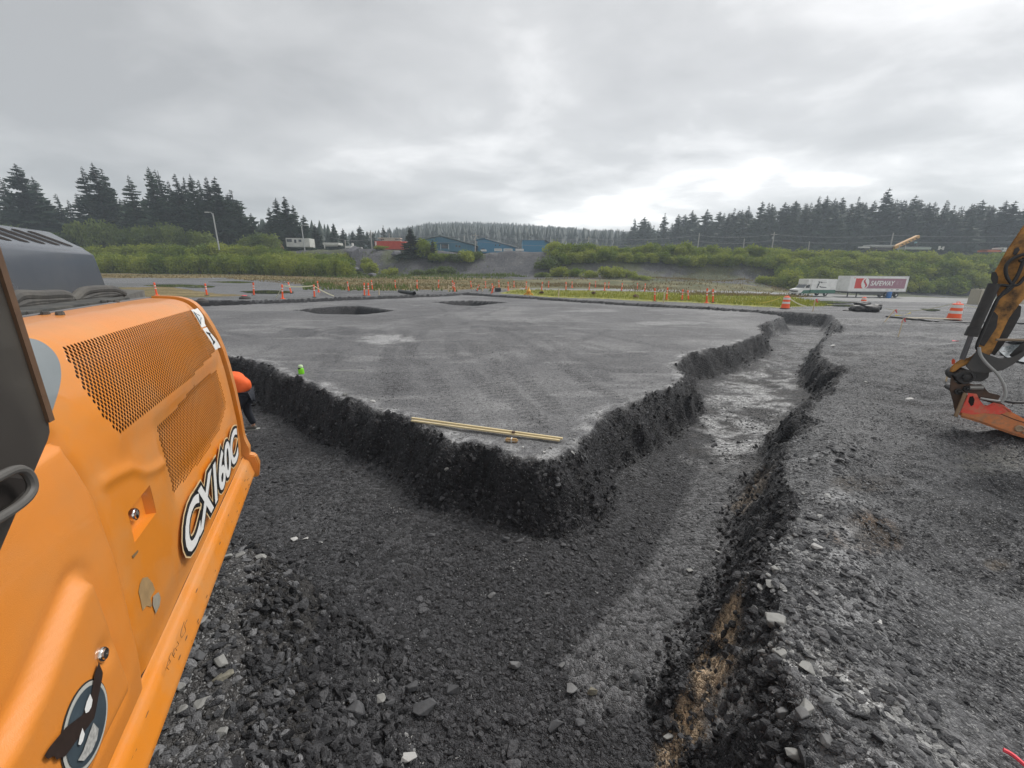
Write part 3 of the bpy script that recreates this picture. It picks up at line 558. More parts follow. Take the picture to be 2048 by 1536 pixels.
STN = [  # px, py, width px, height ratio, colour, floor?, label
 (450,1352,34,.5,'pale',0,'large ribbed grey shale slab lying behind the tan slab beside the orange machine'),
 (452,1378,36,.4,'tan',0,'large tan shale slab just below the ribbed grey one beside the orange machine'),
 (389,1322,30,.8,'grey',0,'rounded grey boulder nearest the orange sill, left of a dark square stone'),
 (407,1342,26,.7,'dark',0,'dark square stone touching the rounded grey boulder by the orange sill'),
 (366,1402,24,.5,'pale',0,'pale ribbed stone near the orange sill below the rounded boulder'),
 (338,1460,28,.7,'tan',0,'tan-grey cobble at the orange sill near the bottom of the view'),
 (370,1452,26,.3,'pale',0,'thin pale shard leaning beside the tan-grey cobble'),
 (412,1438,30,.3,'pale',0,'thin light shard lying diagonally to the right of the pale shard'),
 (404,1275,38,.3,'pale',0,'long pale splinter lying along the bank above the rounded boulder'),
 (450,1490,22,.6,'pale',0,'pale fist-sized stone on the bank near the bottom left edge of the trench'),
 (455,1136,32,.6,'pale',0,'pale blocky stone at the crest of the bank beside the lettering panel'),
 (483,1130,22,.5,'pale',0,'small pale stone second from the left at the bank crest'),
 (523,1126,24,.4,'pale',0,'flat pale stone at the tip of the bank crest'),
 (1028,1334,26,.8,'grey',1,'lone grey angular stone standing out in the middle of the trench floor'),
 (1184,1392,24,.8,'tan',1,'rounded greenish-grey stone on the trench floor right of a long dark shard'),
 (1140,1385,34,.4,'grey',1,'long dark grey shard on the trench floor beside the greenish stone'),
 (1270,1370,22,.9,'dark',1,'black lump lying alone on the pale strip of trench floor'),
 (1113,1456,36,.5,'dark',1,'long dark block on the trench floor near the bottom of the view'),
 (1160,1452,26,.5,'dark',1,'dark wedge stone right of the long dark block on the trench floor'),
 (904,1384,34,.5,'dark',1,'dark flat-topped block alone at centre left of the trench floor'),
 (849,1425,50,.6,'dark',1,'largest dark block of the cluster at the bottom centre left'),
 (825,1386,30,.7,'dark',1,'dark rounded block above the largest one in the bottom cluster'),
 (783,1440,32,.5,'dark',1,'dark stone touching the pale slab in the bottom cluster'),
 (764,1449,28,.5,'pale',1,'pale slab in the cluster of dark blocks on the trench floor'),
 (720,1500,46,.5,'dark',1,'big dark block at the bottom edge left of the white chips'),
 (812,1528,44,.5,'white',1,'white broken stone among chips at the bottom edge of the view'),
 (1034,1094,24,.6,'dark',1,'dark slab propped at the foot of the pad corner'),
 (1012,1090,22,.6,'dark',1,'smaller dark slab left of the propped one at the pad corner foot'),
 (864,1079,22,.4,'dark',1,'flat dark stone on the trench floor below the left pad wall'),
 (589,1082,18,.4,'white',1,'white sliver stone on the trench floor near the machine'),
 (612,1081,14,.5,'white',1,'white chip just right of the white sliver stone'),
 (642,1092,14,.6,'white',1,'small white round stone on the trench floor, farthest right of three near the machine'),
 (1094,1192,18,.6,'grey',1,'small grey stone in the middle of the trench floor below the pad corner'),
 (1036,1244,22,.5,'dark',1,'dark rounded stone above the lone grey angular stone'),
 (984,1192,20,.4,'grey',1,'flat grey stone left in the trench floor below the pad corner'),
 (1124,1337,18,.6,'grey',1,'grey pebble right of the lone angular stone'),
 (1433,1109,12,.5,'white',1,'white pebble on the smooth strip by the right trench wall'),
 (1380,1144,20,.3,'pale',1,'flat pale stone on the smooth strip of the right trench'),
 (1502,1104,16,.9,'pale',0.6,'pale triangular stone stuck in the right trench wall'),
 (1332,1500,24,.6,'pale',1,'pale stone below the orange clay seam'),
 (1545,1265,44,.6,'pale',0,'big pale slab on the right rim above the white ridge'),
 (1520,1175,28,.35,'pale',0,'light elongated stone on the right rim, upper of the pair'),
 (1538,1185,28,.35,'pale',0,'light elongated stone on the right rim, lower of the pair'),
 (1546,1154,18,.7,'pale',0,'pale round pebble above the elongated pair on the right rim'),
 (1626,1120,22,.6,'white',0,'whitish stone on the churned ground right of the right rim'),
 (1624,1136,20,.6,'grey',0,'grey stone just under the whitish one right of the rim'),
 (1607,1360,34,.6,'pale',0,'pale block at the head of the white dust ridge'),
 (1555,1325,28,.4,'pale',0,'pale flat stone on the white ridge near the rim'),
 (1565,1425,32,.6,'grey',0,'tall grey splinter on the near right slope'),
 (1600,1445,36,.5,'pale',0,'pale wedge below the dust ridge on the near right slope'),
 (1637,1443,34,.5,'grey',0,'grey slab right of the pale wedge on the near right slope'),
 (1594,1460,30,.7,'grey',0,'grey upright shard left in the group on the near right slope'),
 (1648,1512,36,.5,'grey',0,'grey block at the bottom of the near right slope'),
 (1586,1518,30,.6,'pale',0,'pale upright stone at the bottom edge of the near right slope'),
 (1527,1475,9,.9,'white',0.4,'tiny bright white stone in the dark near right slope'),
 (1756,1250,18,.3,'white',0,'bright white flat stone alone on the open yard gravel'),
 (1665,694,12,.35,'white',0,'white flat stone beside the far end of the right trench'),
 (1722,768,10,.4,'white',0,'white stone on the yard right of the trench notch'),
 (1730,771,10,.4,'pale',0,'pale flat stone beside the trench notch, rightmost of two'),
 (1818,802,20,.3,'white',0,'long white flat stone lying before the red breaker'),
 (1623,942,18,.7,'grey',0,'round grey stone half buried on the spoil beside the right trench'),
 (1046,896,10,.6,'white',0,'small white stone just below the timber laths'),
 (1088,910,10,.6,'white',0,'white pebble at the pad corner tip'),
 (1102,898,12,.5,'pale',0,'pale pebble at the right end under the timber laths'),
 (691,794,14,.6,'pale',0,'pale stone on the pad edge left of the laths'),
 (745,808,16,.6,'white',0,'white stone on the pad edge midway between bottle and laths'),
 (893,934,12,.8,'pale',0.3,'pale stone sticking out of the pad wall under the laths'),
]
for i, (px_, py_, w, hr, c, flr, lab) in enumerate(STN):
    p = gp(px_, py_, -.85*flr); p[2] = zat(p[0], p[1]); k = np.linalg.norm(p-CC)/F; r = w*k*.5*.9
    me = rock_mesh(i+40, r*1.05, r*random.uniform(.55, .9), max(r*hr, .01)); me.materials.append(MS[c])
    o = bpy.data.objects.new('stone', me); COL.objects.link(o); o.location = (p[0], p[1], p[2]+r*hr*.35); o.rotation_euler = (random.uniform(-.25, .25), random.uniform(-.25, .25), random.uniform(-.6, .6)+(.8 if hr < .45 else 0))
    tag(o, lab, 'stone', 'loose stones around the trench')

# ================================================================== ORANGE EXCAVATOR (the machine the view is taken from)
_v = ray(657, 537); MD = np.array([_v[0], _v[1], 0.0]); MD /= np.linalg.norm(MD); MN = np.array([MD[1], -MD[0], 0.0])
def mw(t, a, z): return MD*t+MN*a+np.array([0, 0, z])
PROF = [(-1.06, 2.318), (-1.0, 2.318), (-.925, 2.312), (-.885, 2.30), (-.852, 2.28), (-.825, 2.245), (-.80, 2.19), (-.775, 2.12), (-.752, 2.04), (-.735, 1.95), (-.722, 1.82), (-.712, 1.64), (-.708, 1.45), (-.71, 1.28), (-.725, 1.145)]
_pa = np.array(PROF); _w = np.concatenate([[0], np.cumsum(np.hypot(*np.diff(_pa, axis=0).T))]); WMAX = _w[-1]
_wf = np.linspace(0, WMAX, 400)
def _sm(v):
    k = np.ones(15)/15; p = np.concatenate([np.full(7, v[0]), v, np.full(7, v[-1])]); return np.convolve(p, k, 'valid')
_af = _sm(np.interp(_wf, _w, _pa[:, 0])); _zf = _sm(np.interp(_wf, _w, _pa[:, 1])); _af[-8:] = np.interp(_wf[-8:], _w, _pa[:, 0]); _zf[-8:] = np.interp(_wf[-8:], _w, _pa[:, 1])
def side(t, w, off=0.0):
    t = np.asarray(t, float); w = np.asarray(w, float); a = np.interp(w, _wf, _af); z = np.interp(w, _wf, _zf)
    a2 = np.interp(w+.01, _wf, _af); z2 = np.interp(w+.01, _wf, _zf); a1 = np.interp(w-.01, _wf, _af); z1 = np.interp(w-.01, _wf, _zf)
    da, dz = a2-a1, z2-z1; l = np.hypot(da, dz)+1e-9; na, nz = -dz/l, da/l
    a = a+na*off; z = z+nz*off; return np.outer(t, MD).reshape(t.shape+(3,))+a[..., None]*MN+np.stack([0*z, 0*z, z], -1)
def sidehit(x, y, off=0.0):
    r = ray(x, y); rn = r@MN; k = (_af+off)/rn; zz = CH+k*r[2]; g = zz-_zf; i = np.nonzero(np.sign(g[:-1]) != np.sign(g[1:]))[0]
    if len(i) == 0: i = len(g)-2 if abs(g[-1]) < abs(g[0]) else 0; return float(k[i]*(r@MD)), float(WMAX if i else 0)
    i = i[-1]; u = g[i]/(g[i]-g[i+1]); w = _wf[i]+u*(_wf[i+1]-_wf[i]); return float((k[i]+u*(k[i+1]-k[i]))*(r@MD)), float(w)
SH = lambda L: [sidehit(x, y) for x, y in L]
def nearest(p, P):
    b = None
    for i in range(len(P)):
        a = np.array(P[i]); c = np.array(P[(i+1) % len(P)]); v = c-a; t = np.clip(np.dot(p-a, v)/(v@v+1e-12), 0, 1); q = a+t*v; d = np.hypot(*(p-q))
        if b is None or d < b[0]: b = (d, q)
    return b
def panel(name, m, parent, t0, t1, w0, w1, ct, cw, poly=None, off=None, hole=None, snap=True, smooth_=True, base=side, cut=None):
    nt_, nw = int(round((t1-t0)/ct)), int(round((w1-w0)/cw)); T, Wg = np.meshgrid(np.linspace(t0, t1, nt_+1), np.linspace(w0, w1, nw+1), indexing='ij'); tc = (T[:-1, :-1]+T[1:, 1:])/2; wc = (Wg[:-1, :-1]+Wg[1:, 1:])/2
    keep = inpoly(tc, wc, poly) if poly is not None else np.ones(tc.shape, bool)
    T = T.copy(); Wg = Wg.copy()
    if cut is not None:
        keep &= ~inpoly(tc, wc, cut); kp = np.pad(~keep, 1); c4 = np.stack([kp[:-1, :-1], kp[1:, :-1], kp[:-1, 1:], kp[1:, 1:]]); n4 = c4.sum(0)
        for i, j in zip(*np.nonzero((n4 > 0) & (n4 < 4))):
            d, q = nearest(np.array([T[i, j], Wg[i, j]]), cut)
            if d < 1.5*math.hypot(ct, cw): T[i, j], Wg[i, j] = q
    if poly is not None and snap:
        kp = np.zeros((nt_+3, nw+3), bool); kp[1:-1, 1:-1] = False; kp = np.pad(keep, 1); c4 = np.stack([kp[:-1, :-1], kp[1:, :-1], kp[:-1, 1:], kp[1:, 1:]]); n4 = c4.sum(0)
        for i, j in zip(*np.nonzero((n4 > 0) & (n4 < 4))):
            d, q = nearest(np.array([T[i, j], Wg[i, j]]), poly)
            if d < 1.5*math.hypot(ct, cw): T[i, j], Wg[i, j] = q
    O = off(T, Wg) if off is not None else np.zeros(T.shape)
    V = list(base(T.ravel(), Wg.ravel(), O.ravel())); V = [tuple(v) for v in V]; Fs = []; id_ = lambda i, j: i*(nw+1)+j
    # holes sit on every other grid corner; each owns the diamond between its four neighbours
    HV = np.zeros((nt_+1, nw+1), bool)
    if hole is not None:
        hv = hole(T, Wg); I, J = np.meshgrid(np.arange(nt_+1), np.arange(nw+1), indexing='ij'); HV = hv & ((I+J) % 2 == 0) & (I > 0) & (J > 0) & (I < nt_) & (J < nw)
    for i in range(nt_):
        for j in range(nw):
            if not keep[i, j]: continue
            cs = [(i, j), (i+1, j), (i+1, j+1), (i, j+1)]
            if HV[i, j] or HV[i+1, j] or HV[i+1, j+1] or HV[i, j+1]:
                for k in range(4):
                    if (cs[k][0]+cs[k][1]) % 2 == 0 and not HV[cs[k]]: Fs.append((id_(*cs[k]), id_(*cs[(k+1) % 4]), id_(*cs[k-1])))
            else: Fs.append(tuple(id_(*c) for c in cs))
    for i, j in zip(*np.nonzero(HV)):
        c = (T[i, j], Wg[i, j]); k0 = len(V); ov = float(off(np.array([c[0]]), np.array([c[1]]))[0]) if off is not None else 0
        an = np.radians(45*np.arange(8)); P0, P1 = c[0]+ct*.64*np.cos(an), c[1]+cw*.64*np.sin(an)
        V += [tuple(v) for v in base(P0, P1, np.full(8, ov))]; V += [tuple(v) for v in base(P0, P1, np.full(8, ov-.0018))]
        D4 = [id_(i+1, j), id_(i, j+1), id_(i-1, j), id_(i, j-1)]
        for k in range(4): Fs += [(D4[k], k0+2*k, k0+2*k+1), (D4[k], k0+2*k+1, D4[(k+1) % 4]), (D4[(k+1) % 4], k0+2*k+1, k0+(2*k+2) % 8)]
        for k in range(8): Fs.append((k0+k, k0+(k+1) % 8, k0+8+(k+1) % 8, k0+8+k))
    mb = MB(); mb.v = V; mb.f = Fs; mb.m = [0]*len(Fs)
    me = bpy.data.meshes.new(name); me.from_pydata(V, [], Fs); bm = bmesh.new(); bm.from_mesh(me); bmesh.ops.delete(bm, geom=[v for v in bm.verts if not v.link_faces], context='VERTS'); bm.to_mesh(me); bm.free()
    me.materials.append(m)
    if smooth_: me.shade_smooth(); me.set_sharp_from_angle(angle=math.radians(50))
    o = bpy.data.objects.new(name, me); COL.objects.link(o)
    if parent: o.parent = parent
    return o
def sdist(T, Wg, P): return np.where(inpoly(T, Wg, P), 1, -1)*dpoly(T, Wg, P)

ORANGE = mat('orange_paint', (.74, .245, .022), .32, var=.05, vscale=5, bump=.12, bscale=420, dirt=(.50, .31, .15), dirt_amt=.5, dscale=2.2, coat=.35)
ORANGE2 = mat('orange_panel_paint', (.76, .258, .036), .42, var=.04, vscale=4, bump=.2, bscale=500, dirt=(.5, .27, .11), dirt_amt=.3, dscale=3, coat=.25)
DECK = mat('dusty_black_deck', (.09, .088, .082), .8, var=.35, vscale=10, dirt=(.2, .19, .17), dirt_amt=.8, dscale=5)
HOODP = mat('grey_hood_paint', (.085, .095, .115), .22, var=.1, vscale=3, dirt=(.16, .16, .16), dirt_amt=.25, dscale=2, coat=.3)
RUBBER = mat('dusty_rubber', (.075, .072, .068), .8, var=.25, vscale=12, dirt=(.18, .17, .15), dirt_amt=.6, dscale=9, bump=.3, bscale=40)
BLACKH = mat('dark_void', (.012, .008, .006), .9)
CABP = mat('cab_dark_paint', (.035, .03, .026), .4, var=.2, vscale=6, dirt=(.10, .09, .075), dirt_amt=.5, dscale=4, coat=.1)
STEEL = mat('bright_steel', (.6, .6, .58), .2, 1.0)
WHITE = mat('decal_white', (.78, .78, .76), .45, var=.04); BLACK = mat('decal_black', (.012, .012, .013), .45)
ex = tag(empty('excavator', tuple(mw(1.6, -1.9, 0))), 'orange excavator body seen along its perforated side doors, filling the left edge', 'excavator')
EXP = []
SEAM = [(100, 885), (118, 915), (165, 985), (200, 1075), (216, 1116), (246, 1239), (265, 1324), (275, 1389), (270, 1415), (257, 1447)]
seam = SH(SEAM)
G1 = SH([(124, 703), (230, 664), (372, 616), (397, 655), (427, 703), (369, 765), (290, 827), (232, 870), (190, 826), (160, 779), (135, 735)])
G2 = SH([(318, 855), (352, 822), (390, 772), (436, 739), (447, 775), (456, 812), (440, 866), (402, 925), (353, 986)])
_wt = (G1[0][1]+G1[2][1])/2; G1[0] = (G1[0][0], _wt); G1[1] = (G1[1][0], _wt); G1[2] = (G1[2][0], _wt)
REC = SH([(300, 970), (256, 1025), (270, 1085), (313, 1025)])
FOLD = SH([(208, 964), (235, 948), (262, 937), (290, 945), (310, 938), (328, 926)])
TE = 3.28
def off_a(T, Wg):
    o = 0.0; b, _ = along(T.ravel(), Wg.ravel(), seam); b = b.reshape(T.shape); o = o-.03*np.exp(-(b/.04)**2)
    b, _ = along(T.ravel(), Wg.ravel(), FOLD); b = b.reshape(T.shape); o = o+.009*np.exp(-(b/.02)**2)
    # soft bulge round the upper grille, shallow dish below it
    o = o+.012*sstep(-.10, .03, sdist(T, Wg, G1))-.012*sstep(-.08, .04, sdist(T, Wg, G2))
    o = o-.02*sstep(.035, 0, np.abs(TE-T))*(T > TE-.04)
    return o+fbm(T*2.2, Wg*2.2, 301, 2)*.004
ud = panel('rear_side_door', ORANGE, ex, 1.0, TE, 0.0, WMAX, .0108, .0128, off=off_a, hole=lambda t, w: inpoly(t, w, G1) | inpoly(t, w, G2), cut=REC)
rb = MB(); rp = [side(np.array([t]), np.array([w]), off_a(np.array([t]), np.array([w])))[0] for t, w in REC]; rq = [p-MN*.03 for p in rp]; cen = sum(rq)/4; rq = [p*.94+cen*.06 for p in rq]
for k in range(4): rb.quad(rp[k], rp[(k+1) % 4], rq[(k+1) % 4], rq[k])
rb.quad(*rq); rb.build('latch_recess', ORANGE, ex)
# black sheets behind the perforations, shade of the holes put into their colour
bk = MB()
for P in (G1, G2):
    P = np.array(P); t0, t1, w0, w1 = P[:, 0].min()-.05, P[:, 0].max()+.05, P[:, 1].min()-.04, P[:, 1].max()+.04
    ww = np.linspace(w0, w1, 12)
    for i in range(11): bk.quad(*[side(np.array([t]), np.array([w]), np.array([-.06]))[0] for t, w in ((t0, ww[i]), (t1, ww[i]), (t1, ww[i+1]), (t0, ww[i+1]))])
bk.build('grille_backing', mat('backing_shade_black', (.012, .006, .004), .9), ex)
# front lower door with its raised triangular field
zz0 = 0.25
BP = [(0.15, sidehit(100, 885)[1])]+seam+[sidehit(227, 1536)]; BP = BP+[(0.15, sidehit(227, 1536)[1])]
TRI = SH([(112, 1185), (120, 1170), (132, 1163), (146, 1168), (155, 1190), (195, 1300), (222, 1370), (222, 1392), (213, 1410), (160, 1510), (130, 1575), (60, 1700), (-80, 1700), (-140, 1640), (-40, 1500), (20, 1390), (60, 1300)])
EYE = sidehit(160, 1322)
def off_b(T, Wg):
    d = dpoly(T, Wg, BP); e = np.minimum(d, 9); o = .026*np.sqrt(np.clip(1-(1-np.clip(e/.03, 0, 1))**2, 0, 1)); o = np.where(T < .4, .026, o)
    s = sdist(T, Wg, TRI); o = o+.026*sstep(-.012, .03, s)-.008*np.exp(-((s+.02)/.022)**2)
    r = np.hypot(T-EYE[0], Wg-EYE[1]); return o-.014*np.exp(-(r/.032)**2)
panel('front_side_door', ORANGE2, ex, .15, 1.46, .15, WMAX, .0125, .0125, poly=BP, off=off_b)
# sill along the bottom, and end flange
def sweep(name, m, prof, t0, t1, n=24, parent=ex, wob=0):
    mb = MB(); ts = np.linspace(t0, t1, n+1); k = len(prof); V = [mw(t, a, z) for t in ts for a, z in prof]; Fs = [(i*k+j, (i+1)*k+j, (i+1)*k+(j+1) % k, i*k+(j+1) % k) for i in range(n) for j in range(k)]
    Fs += [tuple(range(k)), tuple(range(n*k, n*k+k))[::-1]]; mb.add(V, Fs); return mb.build(name, m, parent, smooth=True, angle=50)
sweep('sill', ORANGE, [(-.732, 1.15), (-.727, 1.148), (-.72, 1.128), (-.708, 1.112), (-.697, 1.1), (-.69, 1.08), (-.676, 1.01), (-.671, .995), (-.676, .985), (-.70, .982), (-.78, .985), (-.78, 1.15)], .1, 3.36)
ws = np.linspace(0, WMAX, 50)
def flange(name, t0, t1, o0, o1, m, ext=0):
    mb = MB(); A = side(np.full(50, t0), ws, np.full(50, o1)); Bq = side(np.full(50, t1), ws, np.full(50, o1)); A2 = side(np.full(50, t0), ws, np.full(50, o0)); B2 = side(np.full(50, t1), ws, np.full(50, o0))
    fl = np.clip((ws-(WMAX-.16))/.1, 0, 1)**1.5*.03*ext
    for q in (A, Bq): q += np.outer(fl, MN)
    V = list(A)+list(Bq)+list(A2)+list(B2); Fs = []
    for i in range(49): Fs += [(i, i+1, 51+i, 50+i), (100+i, 101+i, i+1, i), (50+i, 51+i, 151+i, 150+i), (150+i, 151+i, 101+i, 100+i)]
    Fs += [(0, 50, 150, 100), (49, 149-0, 199, 99)]; mb.add(V, Fs); return mb.build(name, m, ex, smooth=True, angle=40)
flange('door_seal', TE-.002, TE+.045, -.07, -.02, BLACKH)
flange('rear_flange', TE+.04, TE+.11, -.06, .008, ORANGE, 1)
mb = MB(); mb.prism([mw(TE+.115, a, z) for a, z in [(p[0]+.005, p[1]) for p in PROF]+[(-.68, 1.0), (-1.06, 1.0)]], [mw(TE+.125, a, z) for a, z in [(p[0]+.005, p[1]) for p in PROF]+[(-.68, 1.0), (-1.06, 1.0)]]); mb.build('rear_bulkhead', ORANGE, ex)
mb = MB(); mb.prism([mw(TE+.05, a, z) for a, z in [(-.73, 1.16), (-.65, 1.13), (-.635, 1.05), (-.65, .955), (-.76, .955)]], [mw(TE+.135, a, z) for a, z in [(-.73, 1.16), (-.655, 1.12), (-.64, 1.05), (-.655, .96), (-.76, .96)]]); mb.build('sill_end_cap', ORANGE, ex, bevel=.008)
GAP = mat('gap_black', (.02, .01, .006), .9)
mb = MB(); mb.tube([side(np.array([t]), np.array([w]), np.array([-.018]))[0] for t, w in smooth(seam, 2)], .006, 6); mb.build('panel_gap', GAP, ex)
mb = MB(); mb.tube([mw(t, -.7265, 1.1485) for t in (1.2, 3.3)], .0028, 6); mb.build('panel_gap', GAP, ex)
def onsill(x, y): r = ray(x, y); k = -.6815/(r@MN); return CC+r*k
SC = MB()
for L in ([(372, 1240), (366, 1252), (370, 1262), (362, 1275)], [(366, 1244), (358, 1268), (360, 1276)], [(352, 1284), (356, 1290), (348, 1296), (351, 1302)], [(346, 1298), (342, 1310), (346, 1316)], [(340, 1306), (334, 1318), (339, 1324), (333, 1332)], [(334, 1322), (330, 1336), (335, 1340)]): SC.tube([onsill(x, y)+MN*.004 for x, y in smooth(L, 2)], .0011, 4)
SC.build('pen_scribble', mat('pen_mark', (.2, .1, .03), .6), ex)['kind'] = 'stuff'
CH_ = MB(); rc = random.Random(5)
for k in range(46):
    t, z = rc.uniform(.9, 3.2), rc.uniform(.995, 1.09); a = -.671-(z-1.0)*.26; L_ = rc.uniform(.002, .012); CH_.quad(*[mw(t+L_*math.cos(q)*1.6, a+.0015-(L_*.3*math.sin(q))*.26, z+L_*.3*math.sin(q)) for q in (0, 1.2, 2.6, 3.6, 5)])
CH_.build('paint_chip', mat('chip_dark', (.12, .07, .04), .8), ex)['kind'] = 'stuff'
# deck on top
def slab(name, m, L, z0, z1, bev=.004): mb = MB(); mb.prism([mw(t, a, z0) for t, a in L], [mw(t, a, z1) for t, a in L]); return mb.build(name, m, ex, bevel=bev)
slab('top_deck', DECK, [(.1, -1.045), (3.38, -1.065), (3.42, -1.25), (4.6, -1.5), (4.95, -2.0), (4.9, -3.0), (.1, -3.0)], 2.2, 2.314)
slab('deck_edge_trim', mat('grey_trim', (.17, .17, .175), .6, var=.2, vscale=20), [(.1, -1.03), (3.30, -1.05), (3.30, -1.075), (.1, -1.06)], 2.30, 2.323, .002)
slab('deck_walk_plate', mat('anti_slip_plate', (.05, .052, .05), .9, var=.4, vscale=40, dirt=(.17, .16, .14), dirt_amt=.7, dscale=12), [(.3, -1.10), (3.2, -1.12), (3.25, -1.27), (.3, -1.24)], 2.314, 2.326, .002)
# engine hood; slots are black solids, their inner shade put into the colour
def pa(x, y, a):
    r = ray(x, y); k = a/(r@MN); return (k*(r@MD), CH+k*r[2])
hz = [(1.6, 2.30), (4.51, 2.30)]
mb = MB(); S0 = [(-1.70, 2.28), (-1.70, 2.60), (-1.715, 2.628), (-1.735, 2.642), (-1.93, 2.752), (-1.98, 2.765), (-2.7, 2.78), (-2.8, 2.28)]
tE = [4.50, 4.42, 4.36, 4.34, 4.46, 4.50, 4.55, 4.6]
ts = [1.6]; rings = [[mw(1.6, a, z) for a, z in S0], [mw(t, a, z) for (a, z), t in zip(S0, tE)]]
mb.prism(rings[0], rings[1]); hood = mb.build('engine_hood', HOODP, ex, bevel=.018, angle=60)
SL = MB()
def chamf(t, f, o=.0): a = -1.735-.195*f; z = 2.642+.11*f; n = np.array([.49, .87]); return mw(t, a+n[0]*o, z+n[1]*o)
for k in range(10):
    tb = 4.26-.165*k; pts = [(tb, .14), (tb-.01, .06), (tb-.055, .06), (tb-.08, .12), (tb-.155, .82), (tb-.14, .9), (tb-.10, .9), (tb-.075, .84)]
    SL.prism([chamf(t, f, -.02) for t, f in pts], [chamf(t, f, .0015) for t, f in pts])
sl_ = SL.build('vent_slot_shade', BLACKH, ex); sl_['kind'] = 'stuff'
# rubber grips and hoses lying on the deck
for L, r in [([(14, 640), (22, 598), (37, 589), (75, 592), (118, 588), (134, 592)], .026), ([(20, 640), (28, 612), (50, 602), (100, 600), (140, 598)], .022), ([(24, 640), (34, 622), (62, 611), (95, 611), (104, 607)], .02),
             ([(146, 622), (150, 600), (160, 584), (180, 579), (225, 577), (240, 585), (247, 594)], .024), ([(150, 625), (172, 602), (185, 589), (212, 584), (232, 588), (246, 598)], .018), ([(176, 604), (196, 596), (220, 594), (230, 590)], .017)]:
    P = smooth([mw(pa(x, y, -1.3)[0], -1.3, max(pa(x, y, -1.3)[1], 2.33)) for x, y in L], 3)
    mb = MB(); mb.tube(P, r, 10); mb.build('rubber_hose', RUBBER, ex, smooth=True)
for x0, x1, n in ((60, 118, 3), (206, 232, 3)):
    for k in range(n):
        xx = x0+(x1-x0)*k/(n-1); r = ray(xx, 621 if x0 < 100 else 599); kk = (2.335-CH)/r[2]; t, a = kk*(r@MD), kk*(r@MN)
        mb = MB(); mb.prism([mw(t+.02*math.cos(q)*(1.2), a+.013*math.sin(q), 2.315) for q in np.arange(6)*math.pi/3], [mw(t+.018*math.cos(q)*1.1, a+.012*math.sin(q), 2.332) for q in np.arange(6)*math.pi/3]); mb.build('deck_bolt', RUBBER, ex, bevel=.003)
# latches
def lock(name, th, off, r, h=.02):
    p = side(np.array([th[0]]), np.array([th[1]]), np.array([off]))[0]; M = Matrix.Translation(Vector(p)) @ Vector((0, 0, 1)).rotation_difference(Vector(MN)).to_matrix().to_4x4()
    mb = MB(); mb.lathe([(r*1.25, -h), (r*1.25, 0), (r*1.1, .004), (r*.9, .004), (r*.85, .008), (r*.3, .010), (r*.25, .004), (.0005, .004)], 20, M); return mb.build(name, STEEL, ex, smooth=True, angle=40)
lock('door_lock', sidehit(284, 1026), -.020, .019); lock('door_lock', EYE, .046, .016)
# decals on the curved side: thin sheets following the surface
def decal(name, m, pxs, off, cell=.006, extra=None):
    P = SH(pxs) if not isinstance(pxs, np.ndarray) else [tuple(q) for q in pxs]; A = np.array(P)
    base = off_b if extra == 'b' else (off_a if extra == 'a' else (lambda T, Wg: 0*T))
    return panel(name, m, ex, A[:, 0].min(), A[:, 0].max()+1e-4, A[:, 1].min(), A[:, 1].max()+1e-4, cell, cell, poly=P, off=lambda T, Wg: base(T, Wg)+off)
decal('grey_swoosh', mat('swoosh_grey', (.19, .215, .225), .3, var=.08, coat=.3), smooth([(30, 676), (53, 677), (76, 683), (98, 699), (112, 720), (119, 748), (118, 775), (110, 800), (98, 835), (60, 800)], 2), .002, .01, 'a')
st = lambda u, v: tuple(np.array([379, 621])*(1-u)*(1-v)+np.array([396, 616])*u*(1-v)+np.array([428, 701])*(1-u)*v+np.array([441, 695])*u*v)
decal('warning_sticker', WHITE, [st(0, 0), st(1, 0), st(1, .44), st(0, .44)], .002, .006, 'a'); decal('warning_sticker', WHITE, [st(0, .47), st(1, .47), st(1, 1), st(0, 1)], .002, .006, 'a')
for P in ([st(.15, .04), st(.85, .2), st(.15, .38)], ): decal('warning_triangle', BLACK, P, .004, .003, 'a')
decal('warning_triangle', mat('sticker_blue', (.6, .66, .68), .5), [st(.25, .09), st(.7, .2), st(.25, .33)], .0055, .003, 'a')
for P in ([st(.3, .55), st(.75, .62), st(.6, .66), st(.25, .6)], [st(.45, .6), st(.6, .6), st(.6, .86), st(.45, .86)], [st(.2, .84), st(.7, .8), st(.75, .84), st(.25, .88)]): decal('sticker_print', BLACK, P, .004, .003, 'a')
WORN = mat('worn_paint', (.34, .22, .10), .7, var=.35, vscale=30); GREYP = mat('bare_patch_grey', (.30, .27, .21), .7, var=.3, vscale=25)
decal('worn_patch', WORN, [(279, 1168), (284, 1156), (294, 1154), (304, 1166), (309, 1180), (300, 1196), (303, 1215), (292, 1212), (284, 1222), (280, 1200), (276, 1184)], .0015, .006, 'a')
decal('worn_patch', GREYP, [(304, 1193), (315, 1184), (319, 1196), (317, 1212), (309, 1228), (303, 1210)], .003, .006, 'a')
decal('worn_patch', mat('scratch_brown', (.2, .13, .06), .7), [(263, 1112), (275, 1100), (276, 1104), (266, 1117)], .002, .004, 'a')
